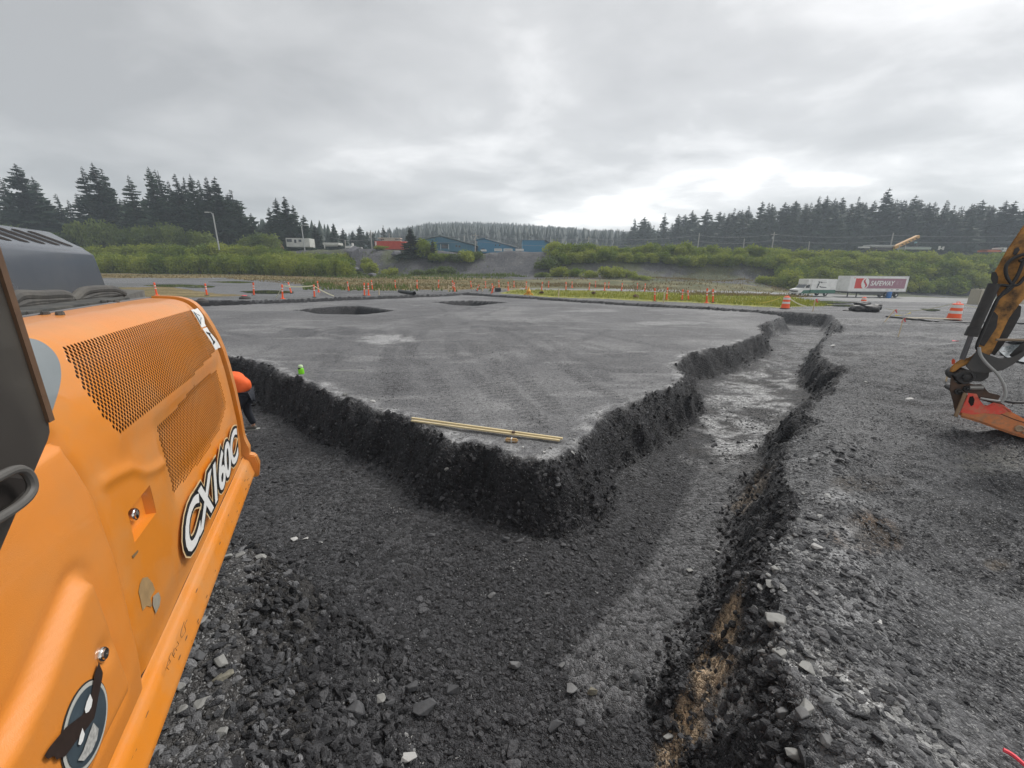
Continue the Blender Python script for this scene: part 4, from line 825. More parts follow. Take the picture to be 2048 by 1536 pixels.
# lettering plate: text meshes laid on the door
def textmesh(body, size, shear=0.0, off=0.0, extrude=.0006, sx=1.0, space=1.0):
    c = bpy.data.curves.new('txt', 'FONT'); c.body = body; c.size = size; c.shear = shear; c.offset = off; c.extrude = extrude; c.resolution_u = 4; c.space_character = space; c.align_x = 'CENTER'; c.align_y = 'CENTER'
    o = bpy.data.objects.new('txt', c); COL.objects.link(o); dg = bpy.context.evaluated_depsgraph_get(); me = bpy.data.meshes.new_from_object(o.evaluated_get(dg)); bpy.data.objects.remove(o); return me
def place_text(me, name, m, O, X, Yv, parent, sx=1.0, sy=1.0):
    O, X, Yv = Vector(O), Vector(X), Vector(Yv); Z = X.cross(Yv).normalized()
    for v in me.vertices: v.co = O+X*v.co.x*sx+Yv*v.co.y*sy+Z*v.co.z
    me.name = name; me.materials.clear(); me.materials.append(m); o = bpy.data.objects.new(name, me); COL.objects.link(o); o.parent = parent; return o
c0 = np.array(mw(2.47, -.7, 1.35)); 
for nm, m, of, dz in (('letter_outline_cream', mat('decal_cream', (.75, .55, .3), .5), .030, .000), ('letter_outline', BLACK, .023, .0022), ('lettering', WHITE, .006, .0044)):
    mes = textmesh('CX160C', .25, .38, of, .0004, space=.93); xs = [v.co.x for v in mes.vertices]; ys = [v.co.y for v in mes.vertices]
    o = place_text(mes, nm, m, c0+MN*(.006+dz), MD, (0, 0, 1), ex, 1.36/1.02, 1.04)
# tip the baseline a touch, as on the machine
# eagle emblem
ec = np.array(sidehit(113, 1470)); 
def circ(r, sx=1): return np.array([(ec[0]+r*math.cos(q), ec[1]+r*math.sin(q)) for q in np.linspace(0, 2*math.pi, 40, endpoint=False)])
decal('emblem', mat('emblem_edge', (.05, .045, .04), .4), circ(.097), .0015, .006, 'b'); decal('emblem', mat('emblem_silver', (.5, .5, .46), .35), circ(.093), .003, .006, 'b')
decal('emblem', mat('emblem_blue', (.05, .07, .085), .4, var=.6, vscale=14), circ(.083), .0045, .006, 'b')
FE = mat('eagle_feather', (.03, .018, .014), .55, var=.4, vscale=60)
decal('eagle', FE, [(143, 1338), (147, 1352), (149, 1362), (143, 1385), (136, 1412), (130, 1440), (126, 1456), (112, 1474), (84, 1505), (60, 1536), (40, 1545), (34, 1538), (20, 1545), (12, 1538), (24, 1520), (62, 1478), (98, 1452), (112, 1432), (120, 1410), (124, 1390), (130, 1362), (136, 1350)], .006, .004, 'b')
decal('eagle_head', WHITE, [(116, 1408), (121, 1420), (118, 1434), (112, 1444), (105, 1448), (103, 1440), (108, 1424)], .0075, .003, 'b')
decal('eagle_head', WHITE, [(97, 1478), (102, 1490), (98, 1504), (92, 1513), (87, 1512), (91, 1494)], .0075, .003, 'b')
decal('eagle_chest', mat('eagle_chest', (.4, .4, .38), .6, var=.9, vscale=90), [(122, 1466), (134, 1478), (130, 1500), (118, 1525), (100, 1545), (86, 1545), (98, 1525), (112, 1490)], .0075, .003, 'b')
# open cab door in front of the side panels
A0 = -.60
DPx = [(-.35, 3.7), (1.176, 3.7), (1.177, 2.17), (1.170, 2.145), (1.155, 2.13), (.94, 1.99), (.2, 1.5), (-.35, 1.2)]
mb = MB(); mb.prism([mw(t, A0, z) for t, z in DPx], [mw(t, A0-.05, z) for t, z in DPx]); mb.build('cab_door', CABP, ex, bevel=.006)
mb = MB(); mb.prism([mw(t, A0+.006, z) for t, z in [(1.163, 3.7), (1.181, 3.7), (1.181, 2.17), (1.163, 2.17)]], [mw(t, A0-.054, z) for t, z in [(1.163, 3.7), (1.181, 3.7), (1.181, 2.17), (1.163, 2.17)]]); mb.build('door_edge_trim', mat('worn_brown_trim', (.12, .065, .035), .6, var=.3, vscale=30), ex)
hp = smooth([mw(*((lambda q: (q[0], -.565, q[1]))(pa(x, y, -.565)))) for x, y in [(-60, 985), (0, 952), (30, 938), (50, 940), (63, 958), (66, 978), (52, 1000), (20, 1024), (-60, 1070)]], 3)
mb = MB(); mb.tube(hp, .0085, 10); mb.build('door_handle', mat('handle_plastic', (.10, .095, .088), .6, var=.2, vscale=30), ex, smooth=True)
hq = [mw(*((lambda q: (q[0], -.59, q[1]))(pa(x, y, -.59)))) for x, y in [(-40, 985), (20, 955), (50, 958), (52, 978), (20, 1008), (-40, 1040)]]
mb = MB(); mb.prism(hq, [np.array(q)-MN*.006 for q in hq]); mb.build('handle_recess_shade', BLACKH, ex)  # black plate on the door, recess shade put into its colour
# undercarriage, mostly out of sight below the body
for a0, a1 in ((-1.75, -1.25), (-3.4, -2.9)):
    mb = MB(); P = [(-.9, .45), (-.8, .8), (-.5, .92), (2.9, .92), (3.2, .8), (3.3, .45), (3.15, .12), (2.85, .02), (-.5, .02), (-.8, .12)]
    mb.prism([mw(t, a0, z) for t, z in P], [mw(t, a1, z) for t, z in P]); mb.build('crawler_track', mat('track_steel', (.06, .055, .05), .8, var=.3, dirt=(.12, .11, .1), dirt_amt=.7), ex, bevel=.03)
slab('body_frame', mat('frame_dark', (.03, .03, .03), .8), [(.1, -.82), (3.3, -.82), (3.3, -3.0), (.1, -3.0)], .96, 2.19)
for ch in ex.children:   # meshes were laid out in world space; keep them there under the base empty
    ch.matrix_parent_inverse = Matrix.Translation(ex.location).inverted()

# ================================================================== SECOND EXCAVATOR: arm and hydraulic breaker at the right edge
PB = gp(1965, 862); PE = np.array([math.cos(math.radians(-28)), math.sin(math.radians(-28)), 0]); PNm = np.array([PE[1], -PE[0], 0]); 
if PNm@(CC-PB) < 0: PNm = -PNm
def pl(u, v, d=0.0):
    r = ray(1700+u/3.339, 440+v/3.339); k = ((PB-CC)@PNm+d)/(r@PNm); return CC+r*k
YEL = mat('yellow_orange_paint', (.55, .26, .055), .5, var=.3, vscale=5, dirt=(.045, .035, .027), dirt_amt=1.1, dscale=4.5, bump=.3, bscale=30); GREASE = mat('greasy_steel', (.035, .033, .033), .5, var=.4, vscale=9, dirt=(.09, .08, .07), dirt_amt=.6, dscale=6)
CHROME = mat('rod_steel', (.16, .16, .17), .3, .8); LINKG = mat('link_grey', (.085, .083, .082), .6, var=.3, vscale=8, dirt=(.16, .14, .12), dirt_amt=.5)
RUST = mat('rusty_bracket', (.085, .055, .042), .75, var=.4, vscale=10, dirt=(.2, .11, .06), dirt_amt=.6, dscale=7)
REDP = mat('fluorescent_red_paint', (.92, .11, .075), .5, var=.3, vscale=7, dirt=(.6, .3, .18), dirt_amt=.9, dscale=9); ORB = mat('breaker_orange', (.72, .25, .09), .55, var=.3, vscale=7, dirt=(.4, .25, .16), dirt_amt=.9, dscale=10)
arm = tag(empty('excavator', (0, 0, 0)), 'yellow arm of a second excavator with a red hydraulic breaker resting on the gravel', 'excavator'); arm.location = tuple(gp(2000, 880))
def pp(name, m, L, d0, d1, bev=.008, par=arm):
    mb = MB(); mb.prism([pl(u, v, d0) for u, v in L], [pl(u, v, d1) for u, v in L]); o = mb.build(name, m, par, bevel=bev); o.matrix_parent_inverse = Matrix.Translation(arm.location).inverted() if par is arm else o.matrix_parent_inverse; return o
def pt(name, m, L, r, d=0.0, n=12, sm=True):
    P = [pl(u, v, d) for u, v in L]; P = smooth(P, 3) if sm and len(P) > 2 else P; mb = MB(); mb.tube(P, r, n); o = mb.build(name, m, arm, smooth=True, angle=50); o.matrix_parent_inverse = Matrix.Translation(arm.location).inverted(); return o
pp('stick', YEL, [(1500, -560), (1330, -300), (1180, 5), (1110, 108), (1050, 197), (962, 350), (985, 425), (978, 560), (925, 665), (868, 775), (838, 885), (800, 918), (735, 932), (690, 965), (662, 1000), (672, 1020), (705, 1010), (735, 985), (790, 965), (860, 985), (905, 950), (960, 862), (1010, 762), (1062, 655), (1130, 565), (1230, 450), (1480, 180), (1700, -200)], -.13, .13, .015)
pp('boom_end', YEL, [(1330, -300), (1500, -560), (1700, -200), (1900, -300), (2300, 200), (2250, 420), (1800, 60), (1500, 0)], -.16, .16, .02)
pp('cylinder_bracket', GREASE, [(945, 350), (975, 345), (990, 380), (985, 425), (955, 430), (940, 390)], -.07, .16)
pt('bucket_cylinder', GREASE, [(965, 425), (812, 765)], .068, .2, 16, False); pt('cylinder_rod', CHROME, [(815, 755), (748, 930)], .034, .2, 12, False); pt('cylinder_collar', GREASE, [(835, 715), (806, 775)], .08, .2, 16, False)
pp('side_link', GREASE, [(1055, 590), (1100, 560), (1145, 575), (1138, 640), (1082, 742), (1022, 835), (965, 905), (928, 885), (1000, 780), (1040, 680)], -.26, -.14)
pp('grease_guard', GREASE, [(925, 640), (965, 612), (990, 640), (978, 720), (925, 800), (895, 845), (862, 830), (890, 740)], .132, .15, .003)
pp('bucket_link', LINKG, [(848, 868), (905, 893), (1000, 925), (1082, 915), (1175, 868), (1190, 890), (1085, 968), (1020, 1003), (905, 1022), (810, 1012), (770, 975), (800, 940)], .135, .17)
pp('lower_link', GREASE, [(1060, 905), (1180, 790), (1190, 850), (1095, 925)], -.05, .1)
pp('pin_block', GREASE, [(770, 1000), (930, 1005), (925, 1050), (880, 1080), (760, 1075), (735, 1050)], -.16, .16)
pt('hydraulic_pipe', mat('tan_pipe', (.30, .23, .16), .6, var=.2), [(975, 800), (1100, 800), (1300, 808)], .02, .22, 10)
for (u, v, r, nm) in ((733, 1032, .115, 'pivot_pin'), (745, 1108, .05, 'hanger_pin'), (690, 1128, .05, 'hanger_pin')):
    p0 = pl(u, v, 0); M = Matrix.Translation(Vector(p0+PNm*.2)) @ Vector((0, 0, 1)).rotation_difference(Vector(PNm)).to_matrix().to_4x4(); mb = MB()
    mb.lathe([(r, -.4), (r, 0), (r*.92, .015), (r*.7, .015), (r*.66, -.005), (r*.4, -.005), (r*.36, .02), (r*.1, .025), (.001, .025)], 20, M); o = mb.build(nm, GREASE, arm, smooth=True, angle=35); o.matrix_parent_inverse = Matrix.Translation(arm.location).inverted()
pp('hanger_bracket', RUST, [(676, 1035), (700, 1075), (722, 1098), (790, 1088), (830, 1098), (880, 1096), (925, 1152), (1005, 1172), (985, 1212), (845, 1180), (780, 1152), (722, 1275), (700, 1285), (688, 1220), (664, 1130)], -.17, .17)
pt('hanger_shaft', mat('worn_steel', (.32, .31, .29), .4, .6), [(795, 1120), (885, 1120)], .042, .18, 14, False)
pp('mounting_flange', mat('tan_flange', (.30, .20, .12), .7, var=.2), [(757, 1150), (785, 1160), (716, 1318), (690, 1308)], -.27, .27)
BR = [(785, 1158), (845, 1165), (868, 1212), (900, 1250), (958, 1225), (1020, 1240), (1090, 1288), (1165, 1328), (1330, 1420), (1335, 1560), (1165, 1457), (1090, 1436), (980, 1397), (860, 1352), (722, 1312)]
pp('breaker_housing', ORB, BR, -.20, .20, .03)
pp('breaker_paint_band', REDP, [(788, 1165), (843, 1171), (864, 1216), (898, 1257), (958, 1232), (1018, 1247), (1060, 1280), (1000, 1300), (900, 1290), (820, 1300), (735, 1285)], .195, .206, .003)
pp('breaker_paint_band', REDP, [(786, 1155), (846, 1161), (870, 1208), (901, 1245), (958, 1219), (1022, 1235), (1080, 1276), (1075, 1283), (1020, 1246), (958, 1231), (898, 1256), (862, 1216), (840, 1172), (786, 1166)], -.205, .2, .003)
pp('housing_opening_shade', BLACKH, [(798, 1180), (822, 1175), (832, 1200), (825, 1235), (808, 1245), (790, 1215)], .2, .209, .002)  # black plate on the housing face; darkness inside the hole is painted
pp('nose_seam', mat('seam_dark', (.12, .05, .03), .8), [(1000, 1290), (1100, 1330), (1168, 1352), (1168, 1357), (1100, 1336), (1000, 1295)], .2, .204, 0)
for u, v in ((1080, 1365), (1108, 1392)):
    p0 = pl(u, v, 0); r = .055 if u < 1100 else .02; M = Matrix.Translation(Vector(p0+PNm*.215)) @ Vector((0, 0, 1)).rotation_difference(Vector(PNm)).to_matrix().to_4x4(); mb = MB(); mb.lathe([(r, -.05), (r, 0), (r*.8, .01), (r*.6, -.004), (.001, -.004)], 18, M); o = mb.build('side_bolt', mat('bolt_tan', (.42, .3, .2), .5, var=.2), arm, smooth=True, angle=35); o.matrix_parent_inverse = Matrix.Translation(arm.location).inverted()
pp('breaker_top_plate', RUST, [(862, 1150), (1000, 1172), (985, 1205), (1040, 1240), (1020, 1246), (920, 1215), (850, 1195)], -.1, .1)
HOSE = mat('black_hose', (.025, .025, .026), .5, var=.3)
pt('hose', mat('worn_white_hose', (.42, .42, .41), .6, var=.2), [(862, 850), (868, 905), (920, 968), (990, 1030), (1035, 1110), (1040, 1180), (1015, 1212)], .02, .25)
pt('hose', mat('worn_white_hose', (.42, .42, .41), .6), [(1015, 1212), (960, 1206), (870, 1190)], .016, .24); pt('hose', GREASE, [(1010, 1205), (1100, 1222), (1240, 1218)], .02, .24)
for L in ([(1280, 215), (1150, 228), (1075, 262), (1035, 310), (1045, 385), (1090, 440), (1130, 430), (1165, 380), (1250, 320)], [(1130, 275), (1180, 262), (1280, 255)], [(1060, 440), (1000, 432), (950, 455)], [(1090, 440), (1050, 480), (990, 515), (955, 590), (880, 760), (840, 850), (862, 870)], [(1165, 250), (1120, 380), (1060, 450), (1010, 500)]):
    pt('hose', HOSE, L, .022, .2)
pp('lamp_guard', GREASE, [(1085, 230), (1100, 190), (1125, 180), (1135, 200), (1110, 235)], .13, .14, .002)
pp('stake_ribbon', REDP, [(678, 935), (690, 925), (704, 938), (700, 960), (680, 965)], -.3, -.28, .002)

# ================================================================== VEGETATION
def lm(px_):
    for x, w in ((120, 'at the far left above the machine hood'), (230, 'just right of the machine hood'), (310, 'left of the lamp post, below the tallest spruces'), (390, 'a little left of the lamp post'), (455, 'around the foot of the lamp post'), (520, 'under the leftmost tan heaps'), (568, 'under the tan heaps by the long white trailer'), (625, 'under the long white trailer'), (700, 'under the smaller white trailer'), (1000, 'in the middle bank'), (1140, 'just right of the rightmost blue building'),
                 (1200, 'by the transformer pole'), (1290, 'right of the transformer pole'), (1370, 'left of the tall middle utility pole'), (1440, 'around the tall middle utility pole'), (1520, 'left of the crossarm pole'), (1590, 'above and left of the box truck'), (1660, 'directly above the box truck'), (1740, 'above the front half of the semi-trailer'), (1830, 'above the rear half of the semi-trailer, below the conveyor'), (1900, 'right of the semi-trailer'), (1970, 'left of the yellow arm'), (9999, 'behind the yellow arm')):
        if px_ < x: return w
BARK = mat('bark', (.055, .045, .038), .9, var=.3, vscale=6); NEEDLE = leafmat('needles', (.018, .034, .022), (.045, .078, .048), .15); NEEDLE2 = leafmat('needles_far', (.010, .020, .015), (.022, .038, .028), 0)
LEAF = leafmat('alder_leaves', (.125, .185, .02), (.33, .36, .055), .45); LEAF2 = leafmat('dark_alder_leaves', (.08, .12, .03), (.19, .235, .055), .4); TWIG = mat('twigs', (.09, .075, .06), .9, var=.3)
def conifer_mesh(seed, W=.22, layers=40, ragged=.35, sparse=0.0, base=.05):
    """unit-height spruce: drooping boughs all round the stem, each a ragged fan of hanging sprays"""
    r = np.random.default_rng(seed); V = []; Fs = []; lean = r.normal(0, .008, 2); lob = r.uniform(0, 6.28, 3)
    for i in range(layers*7):
        u = (i+.5)/(layers*7); u = u**1.08; zc = base+(.985-base)*u+r.normal(0, .006)
        if r.random() < sparse*.35: continue
        a = r.uniform(0, 2*math.pi); R = W*1.15*(1-u)**.74*(1+.22*math.sin(2*a+lob[0]+u*5)+.15*math.sin(u*23+lob[1])); rl = max(R*r.uniform(1-ragged, 1+ragged*.5), .004)+.004
        dx, dy = math.cos(a), math.sin(a); seg = 4; rise = .25 if u > .5 else .08
        for s in range(seg):
            f0 = s/seg*1.0; f1 = min((s+1.5)/seg, 1.1); zz = lambda f: zc+rl*(rise*f-.55*f*f+.30*f**3)
            p0 = np.array([dx*rl*f0, dy*rl*f0, zz(f0)]); p1 = np.array([dx*rl*f1, dy*rl*f1, zz(f1)]); sp = rl*.34*(1.15-f0)+.006
            for side_ in (-1, 1):
                q = p0+np.array([-dy, dx, 0])*side_*sp*r.uniform(.5, 1.3)+np.array([dx, dy, 0])*sp*.6*r.uniform(.2, 1.2)+np.array([0, 0, -sp*r.uniform(.15, 1.0)]); k0 = len(V); V += [p0, p1, q]; Fs.append((k0, k0+1, k0+2))
            q = p0+np.array([dx*sp*.4, dy*sp*.4, -rl*.3*r.uniform(.4, 1.2)-.004]); k0 = len(V); V += [p0, p1, q]; Fs.append((k0, k0+1, k0+2))
    for k in range(3): a = k*2.1; k0 = len(V); V += [np.array([0, 0, 1.0]), np.array([.004*math.cos(a), .004*math.sin(a), .95]), np.array([.004*math.cos(a+1), .004*math.sin(a+1), .95])]; Fs.append((k0, k0+1, k0+2))
    V = np.array(V); V[:, :2] += V[:, 2:3]*lean; return V, np.array(Fs)
CON = []
for sd, W_, lay_, rg, sp in ((1, .25, 34, .35, .1), (2, .20, 36, .4, .25), (3, .17, 34, .45, .35), (4, .30, 34, .4, .2), (5, .15, 38, .35, .3), (6, .22, 30, .5, .45)):
    V, Fs = conifer_mesh(sd, W=W_, layers=lay_+6, ragged=rg, sparse=sp); me = npmesh('crown', V, Fs, [NEEDLE], smooth=False).data; bpy.data.objects.remove(bpy.data.objects['crown'])
    CON.append(me)
mb = MB(); mb.lathe([(.014, -.06), (.011, .05), (.006, .6), (.002, .98)], 7); _t = mb.build('trunk', BARK); TRUNK = _t.data; bpy.data.objects.remove(_t)
def conifer(X, Y, H, kind, label, group, wide=1.0, z=None):
    r = empty('spruce_tree', (X, Y, (float(terr(np.array([X]), np.array([Y]))[0]) if z is None else z)-.1), random.uniform(0, 6.28)); r.scale = (H*wide, H*wide, H); tag(r, label, 'tree', group)
    for nm, me in (('crown', CON[kind]), ('trunk', TRUNK)): o = bpy.data.objects.new(nm, me); COL.objects.link(o); o.parent = r
    return r
def atx(px_, Y): return (px_-1024)/F*(Y*fw[1]+(CH-8)*-fw[2]*0)/1.0*1.0
def xw(px_, Y): s = ray(px_, 545)[0]/ray(px_, 545)[1]; return s*Y
LT = [(-30, 380, 125, 0, 1), (15, 372, 125, 1, 1), (62, 352, 122, 2, 1.1), (92, 325, 118, 3, 1.15), (118, 350, 124, 1, 1.1), (140, 410, 130, 1, 1), (156, 386, 130, 2, 1.1), (172, 398, 128, 4, 1.2), (194, 385, 126, 2, 1.1), (214, 331, 120, 4, 1.2), (237, 322, 118, 1, 1.15), (252, 335, 121, 5, 1.1), (272, 395, 124, 2, 1.2),
      (298, 348, 121, 4, 1.25), (318, 392, 126, 1, 1), (341, 331, 119, 1, 1), (357, 337, 121, 2, 1.2), (374, 360, 124, 4, 1.2), (389, 346, 120, 2, 1.2), (402, 352, 122, 4, 1.2), (416, 345, 119, 1, .9), (431, 358, 123, 2, 1.1), (447, 352, 121, 4, 1.5), (461, 350, 119, 0, .95), (478, 385, 122, 2, 1.2), (497, 397, 121, 0, .9), (519, 424, 122, 0, .9),
      (556, 412, 128, 0, .9), (571, 393, 126, 1, 1.05), (588, 390, 124, 0, 1), (603, 408, 126, 1, 1.1), (620, 428, 126, 0, 1), (640, 446, 130, 0, 1.1), (676, 445, 140, 0, 1), (694, 455, 146, 1, 1.1), (727, 449, 165, 3, .9), (741, 461, 170, 1, 1), (752, 462, 165, 0, 1), (773, 449, 168, 5, .9), (712, 462, 168, 0, 1), (785, 460, 175, 2, 1)]
def ordn(i): return ['first', 'second', 'third', 'fourth', 'fifth', 'sixth', 'seventh', 'eighth', 'ninth', 'tenth', 'eleventh', 'twelfth', 'thirteenth', 'fourteenth', 'fifteenth', 'sixteenth', 'seventeenth', 'eighteenth', 'nineteenth', 'twentieth', 'twenty-first', 'twenty-second', 'twenty-third', 'twenty-fourth', 'twenty-fifth', 'twenty-sixth', 'twenty-seventh', 'twenty-eighth', 'twenty-ninth', 'thirtieth', 'thirty-first', 'thirty-second', 'thirty-third', 'thirty-fourth', 'thirty-fifth', 'thirty-sixth', 'thirty-seventh', 'thirty-eighth', 'thirty-ninth', 'fortieth', 'forty-first'][i]
KD = ['broad full', 'slender pointed', 'narrow ragged', 'wide spreading', 'thin tall', 'gappy irregular']
for i, (px_, py_, Y, kd, wd) in enumerate(LT):
    X = xw(px_, Y); g = float(terr(np.array([X]), np.array([Y]))[0])
    if px_ < 640: Y2 = Y
    top = gy(px_, py_, Y)[2]; nt_ = lambda: None
    where = 'in the dark wood above the machine' if px_ < 540 else ('in the clump behind the white trailers' if px_ < 660 else 'in the low skyline beyond the red container')
    conifer(X, Y, max(top-g, 3), kd, f'{KD[kd]} dark spruce, {ordn(i)} from the left, {where}', 'spruces on the left skyline', wd*.98)
# hidden lower filling of the left wood
for i in range(58):
    px_ = random.uniform(-60, 640); Y = random.uniform(126, 150); tp = 385 if 220 < px_ < 490 else (400 if 40 < px_ < 140 else 428)
    if px_ > 500: tp = 440+(px_-500)*.1
    X = xw(px_, Y); g = float(terr(np.array([X]), np.array([Y]))[0]); conifer(X, Y, max(gy(px_, tp+random.uniform(-8, 16), Y)[2]-g, 4), random.randrange(6), 'shaded inner spruce, '+lm(px_), 'spruces inside the left wood', 1.5)
# right wood, receding to the centre
TOPX = [1225, 1262, 1300, 1340, 1400, 1460, 1500, 1560, 1620, 1660, 1700, 1740, 1790, 1850, 1900, 1960, 2010, 2060, 2200]; TOPY = [460, 438, 434, 428, 420, 414, 404, 400, 394, 402, 398, 390, 394, 402, 404, 402, 408, 412, 410]
tall = {1262: 434, 1279: 431, 1318: 424, 1345: 426, 1370: 418, 1398: 416, 1425: 421, 1452: 414, 1478: 409, 1502: 400, 1522: 405, 1545: 402, 1567: 398, 1588: 404, 1608: 390, 1624: 388, 1640: 393, 1655: 391, 1684: 391, 1700: 402, 1716: 398, 1738: 372, 1757: 403, 1777: 398, 1792: 387, 1806: 396, 1832: 401, 1853: 397, 1872: 408, 1904: 404, 1924: 396, 1946: 407, 1969: 398, 1985: 398, 2012: 407, 2044: 408, 2075: 402, 2100: 398}
for i, (px_, py_) in enumerate(sorted(tall.items())):
    Y = float(np.interp(px_, [1230, 1500, 2048], [262, 196, 152]))+random.uniform(-4, 4); X = xw(px_, Y); g = float(terr(np.array([X]), np.array([Y]))[0])
    conifer(X, Y, gy(px_, py_, Y)[2]-g, random.choice([0, 0, 1, 1, 2, 3, 5]), 'tallest spruce of the hazy wood, standing above the white trailer' if py_ == 372 else f'{ordn(i)} tall spruce from the left along the front of the hazy right wood', 'front spruces of the right wood', random.uniform(.95, 1.3))
for i in range(150):
    px_ = random.uniform(1232, 2130); Y = float(np.interp(px_, [1230, 1500, 2048], [262, 196, 152]))+random.uniform(-10, 34); X = xw(px_, Y); g = float(terr(np.array([X]), np.array([Y]))[0])
    tp = float(np.interp(px_, TOPX, TOPY))+random.uniform(0, 24); conifer(X, Y, max(gy(px_, tp, Y)[2]-g, 6), random.randrange(6), 'hazy inner spruce, '+lm(px_), 'spruces packed in the right wood', random.uniform(1.1, 1.5))
# wooded ridge far off: one mass
def forest_mass(name, N_, s0, s1, y0, y1, h0, h1, keep=None):
    s = RNG.uniform(s0, s1, N_); Y = np.sqrt(RNG.uniform(y0*y0, y1*y1, N_)); X = s*Y
    if keep is not None: k = keep(X, Y); X, Y = X[k], Y[k]
    z = terr(X, Y); n = len(X); H = RNG.uniform(h0, h1, n); V = []; Fs = []; m = 4; A = RNG.uniform(0, 6.28, n); vs_ = []; fs_ = []
    for lv, (rb, zb, rt, zt) in enumerate(((.24, .08, .0, .62), (.19, .35, 0, .85), (.12, .62, 0, 1.0))):
        ring = np.stack([np.stack([X+rb*H*np.cos(A+2*math.pi*k/5+lv)*RNG.uniform(.7, 1.2, n), Y+rb*H*np.sin(A+2*math.pi*k/5+lv), z+H*zb+H*RNG.uniform(-.05, .05, n)], 1) for k in range(5)], 1); tip = np.stack([X, Y, z+H*zt], 1)[:, None]
        b = np.concatenate([ring, tip], 1); base = len(vs_)*0; vs_.append(b)
    allv = np.concatenate(vs_, 1).reshape(-1, 3); per = 18; o = np.arange(n)[:, None, None]*per
    f = np.array([(l*6+k, l*6+(k+1) % 5, l*6+5) for l in range(3) for k in range(5)])[None]+o; return tag(npmesh(name, allv, f.reshape(-1, 3), [NEEDLE2], smooth=False), kind='stuff')
forest_mass('far_ridge_forest', 15000, -.5, 1.45, 300, 640, 11, 19)
forest_mass('wood_behind', 1500, -1.5, -.42, 150, 300, 10, 15)

def bush_mesh(seed, n=2000, leaf=.11, lobes=11, squash=.85):
    r = np.random.default_rng(seed); V = []; C = [(r.uniform(-.62, .62), r.uniform(-.62, .62), r.uniform(.25, .72), r.uniform(.28, .5)) for _ in range(lobes)]+[(0, 0, .5, .55)]
    for _ in range(n):
        c = C[r.integers(len(C))]; d = r.normal(size=3); d /= np.linalg.norm(d); rr = c[3]*r.uniform(.55, 1.08); p = np.array([c[0]+d[0]*rr, c[1]+d[1]*rr, max(c[2]+d[2]*rr*squash, .02)])
        if r.random() < .12: p[2] += r.uniform(0, .22)
        s = leaf*r.uniform(.5, 1.3); u = r.normal(size=3); u /= np.linalg.norm(u); w = np.cross(u, r.normal(size=3)); w /= np.linalg.norm(w)+1e-6; V += [p-u*s*.5, p+w*s*.35, p+u*s*.5, p-w*s*.35]
    V = np.array(V)/1.0; return V, np.arange(len(V)).reshape(-1, 4)
BUSH = []
for sd in range(5):
    V, Fs = bush_mesh(sd+50, 2300, .12); o = npmesh('foliage', V, Fs, [LEAF], smooth=False); BUSH.append(o.data); bpy.data.objects.remove(o)
BUSHD = []
for me in BUSH[:3]: m2 = me.copy(); m2.materials.clear(); m2.materials.append(LEAF2); BUSHD.append(m2)
mb = MB()
for k in range(9): a = k*.7+.2; mb.tube([(0.05*math.cos(a), .05*math.sin(a), -.05), (.2*math.cos(a), .2*math.sin(a), .35), (.45*math.cos(a+.2), .45*math.sin(a+.2), .75)], [.02, .014, .006], 5)
_t = mb.build('stem', TWIG); STEM = _t.data; bpy.data.objects.remove(_t)
def bush(px_, Y, w, h, label='green alder bush in the dense thicket on the bank', group='alder bushes on the bank', dark=False, X=None, z=None):
    X = xw(px_, Y) if X is None else X; r = empty('alder_bush', (X, Y, (float(terr(np.array([X]), np.array([Y]))[0]) if z is None else z)-.15), random.uniform(0, 6.28)); r.scale = (w/1.9, w/1.9, h/1.12); tag(r, label, 'bush', group)
    for nm, me in (('foliage', random.choice(BUSHD if dark else BUSH)), ('stems', STEM)): o = bpy.data.objects.new(nm, me); COL.objects.link(o); o.parent = r
    return r
lg = 'green alder bush in the thicket along the foot of the left bank'; lh = 'taller dull green bush behind the left thicket, below the dark wood'
for px_ in np.arange(-20, 700, 21): bush(px_+random.uniform(-6, 6), 87+random.uniform(-1, 1), 5, random.uniform(3.4, 4.6), 'front-row alder, left thicket, '+lm(px_), 'front bushes of the left bank')
for px_ in np.arange(-30, 700, 24): bush(px_+random.uniform(-6, 6), 93+random.uniform(-1, 1), 6, random.uniform(3.6, 4.6), 'second-row alder, left thicket, '+lm(px_), 'front bushes of the left bank')
for px_ in np.arange(180, 560, 22): bush(px_+random.uniform(-6, 6), 100+random.uniform(-1, 1), 6.5, random.uniform(3.8, 4.6)-abs(px_-400)*.003, 'crest alder, left thicket, '+lm(px_), 'front bushes of the left bank')
for px_ in np.arange(560, 700, 22): bush(px_+random.uniform(-6, 6), 100, 5.5, 2.6, 'crest alder, left thicket, '+lm(px_), 'front bushes of the left bank')
for px_, tp in [(-20, 455), (20, 452), (50, 447), (80, 455), (110, 460), (140, 462), (165, 445), (190, 434), (215, 432), (240, 440), (265, 448), (290, 452), (315, 445), (340, 440), (365, 446), (392, 455), (415, 460), (520, 460), (545, 464), (500, 470)]:
    Y = 112+random.uniform(-2, 2); X = xw(px_, Y); g = float(terr(np.array([X]), np.array([Y]))[0]); bush(px_, Y, 7.5, max(gy(px_, tp, Y)[2]-g, 2), 'taller dull green bush, '+lm(px_), 'taller bushes below the left wood', True)
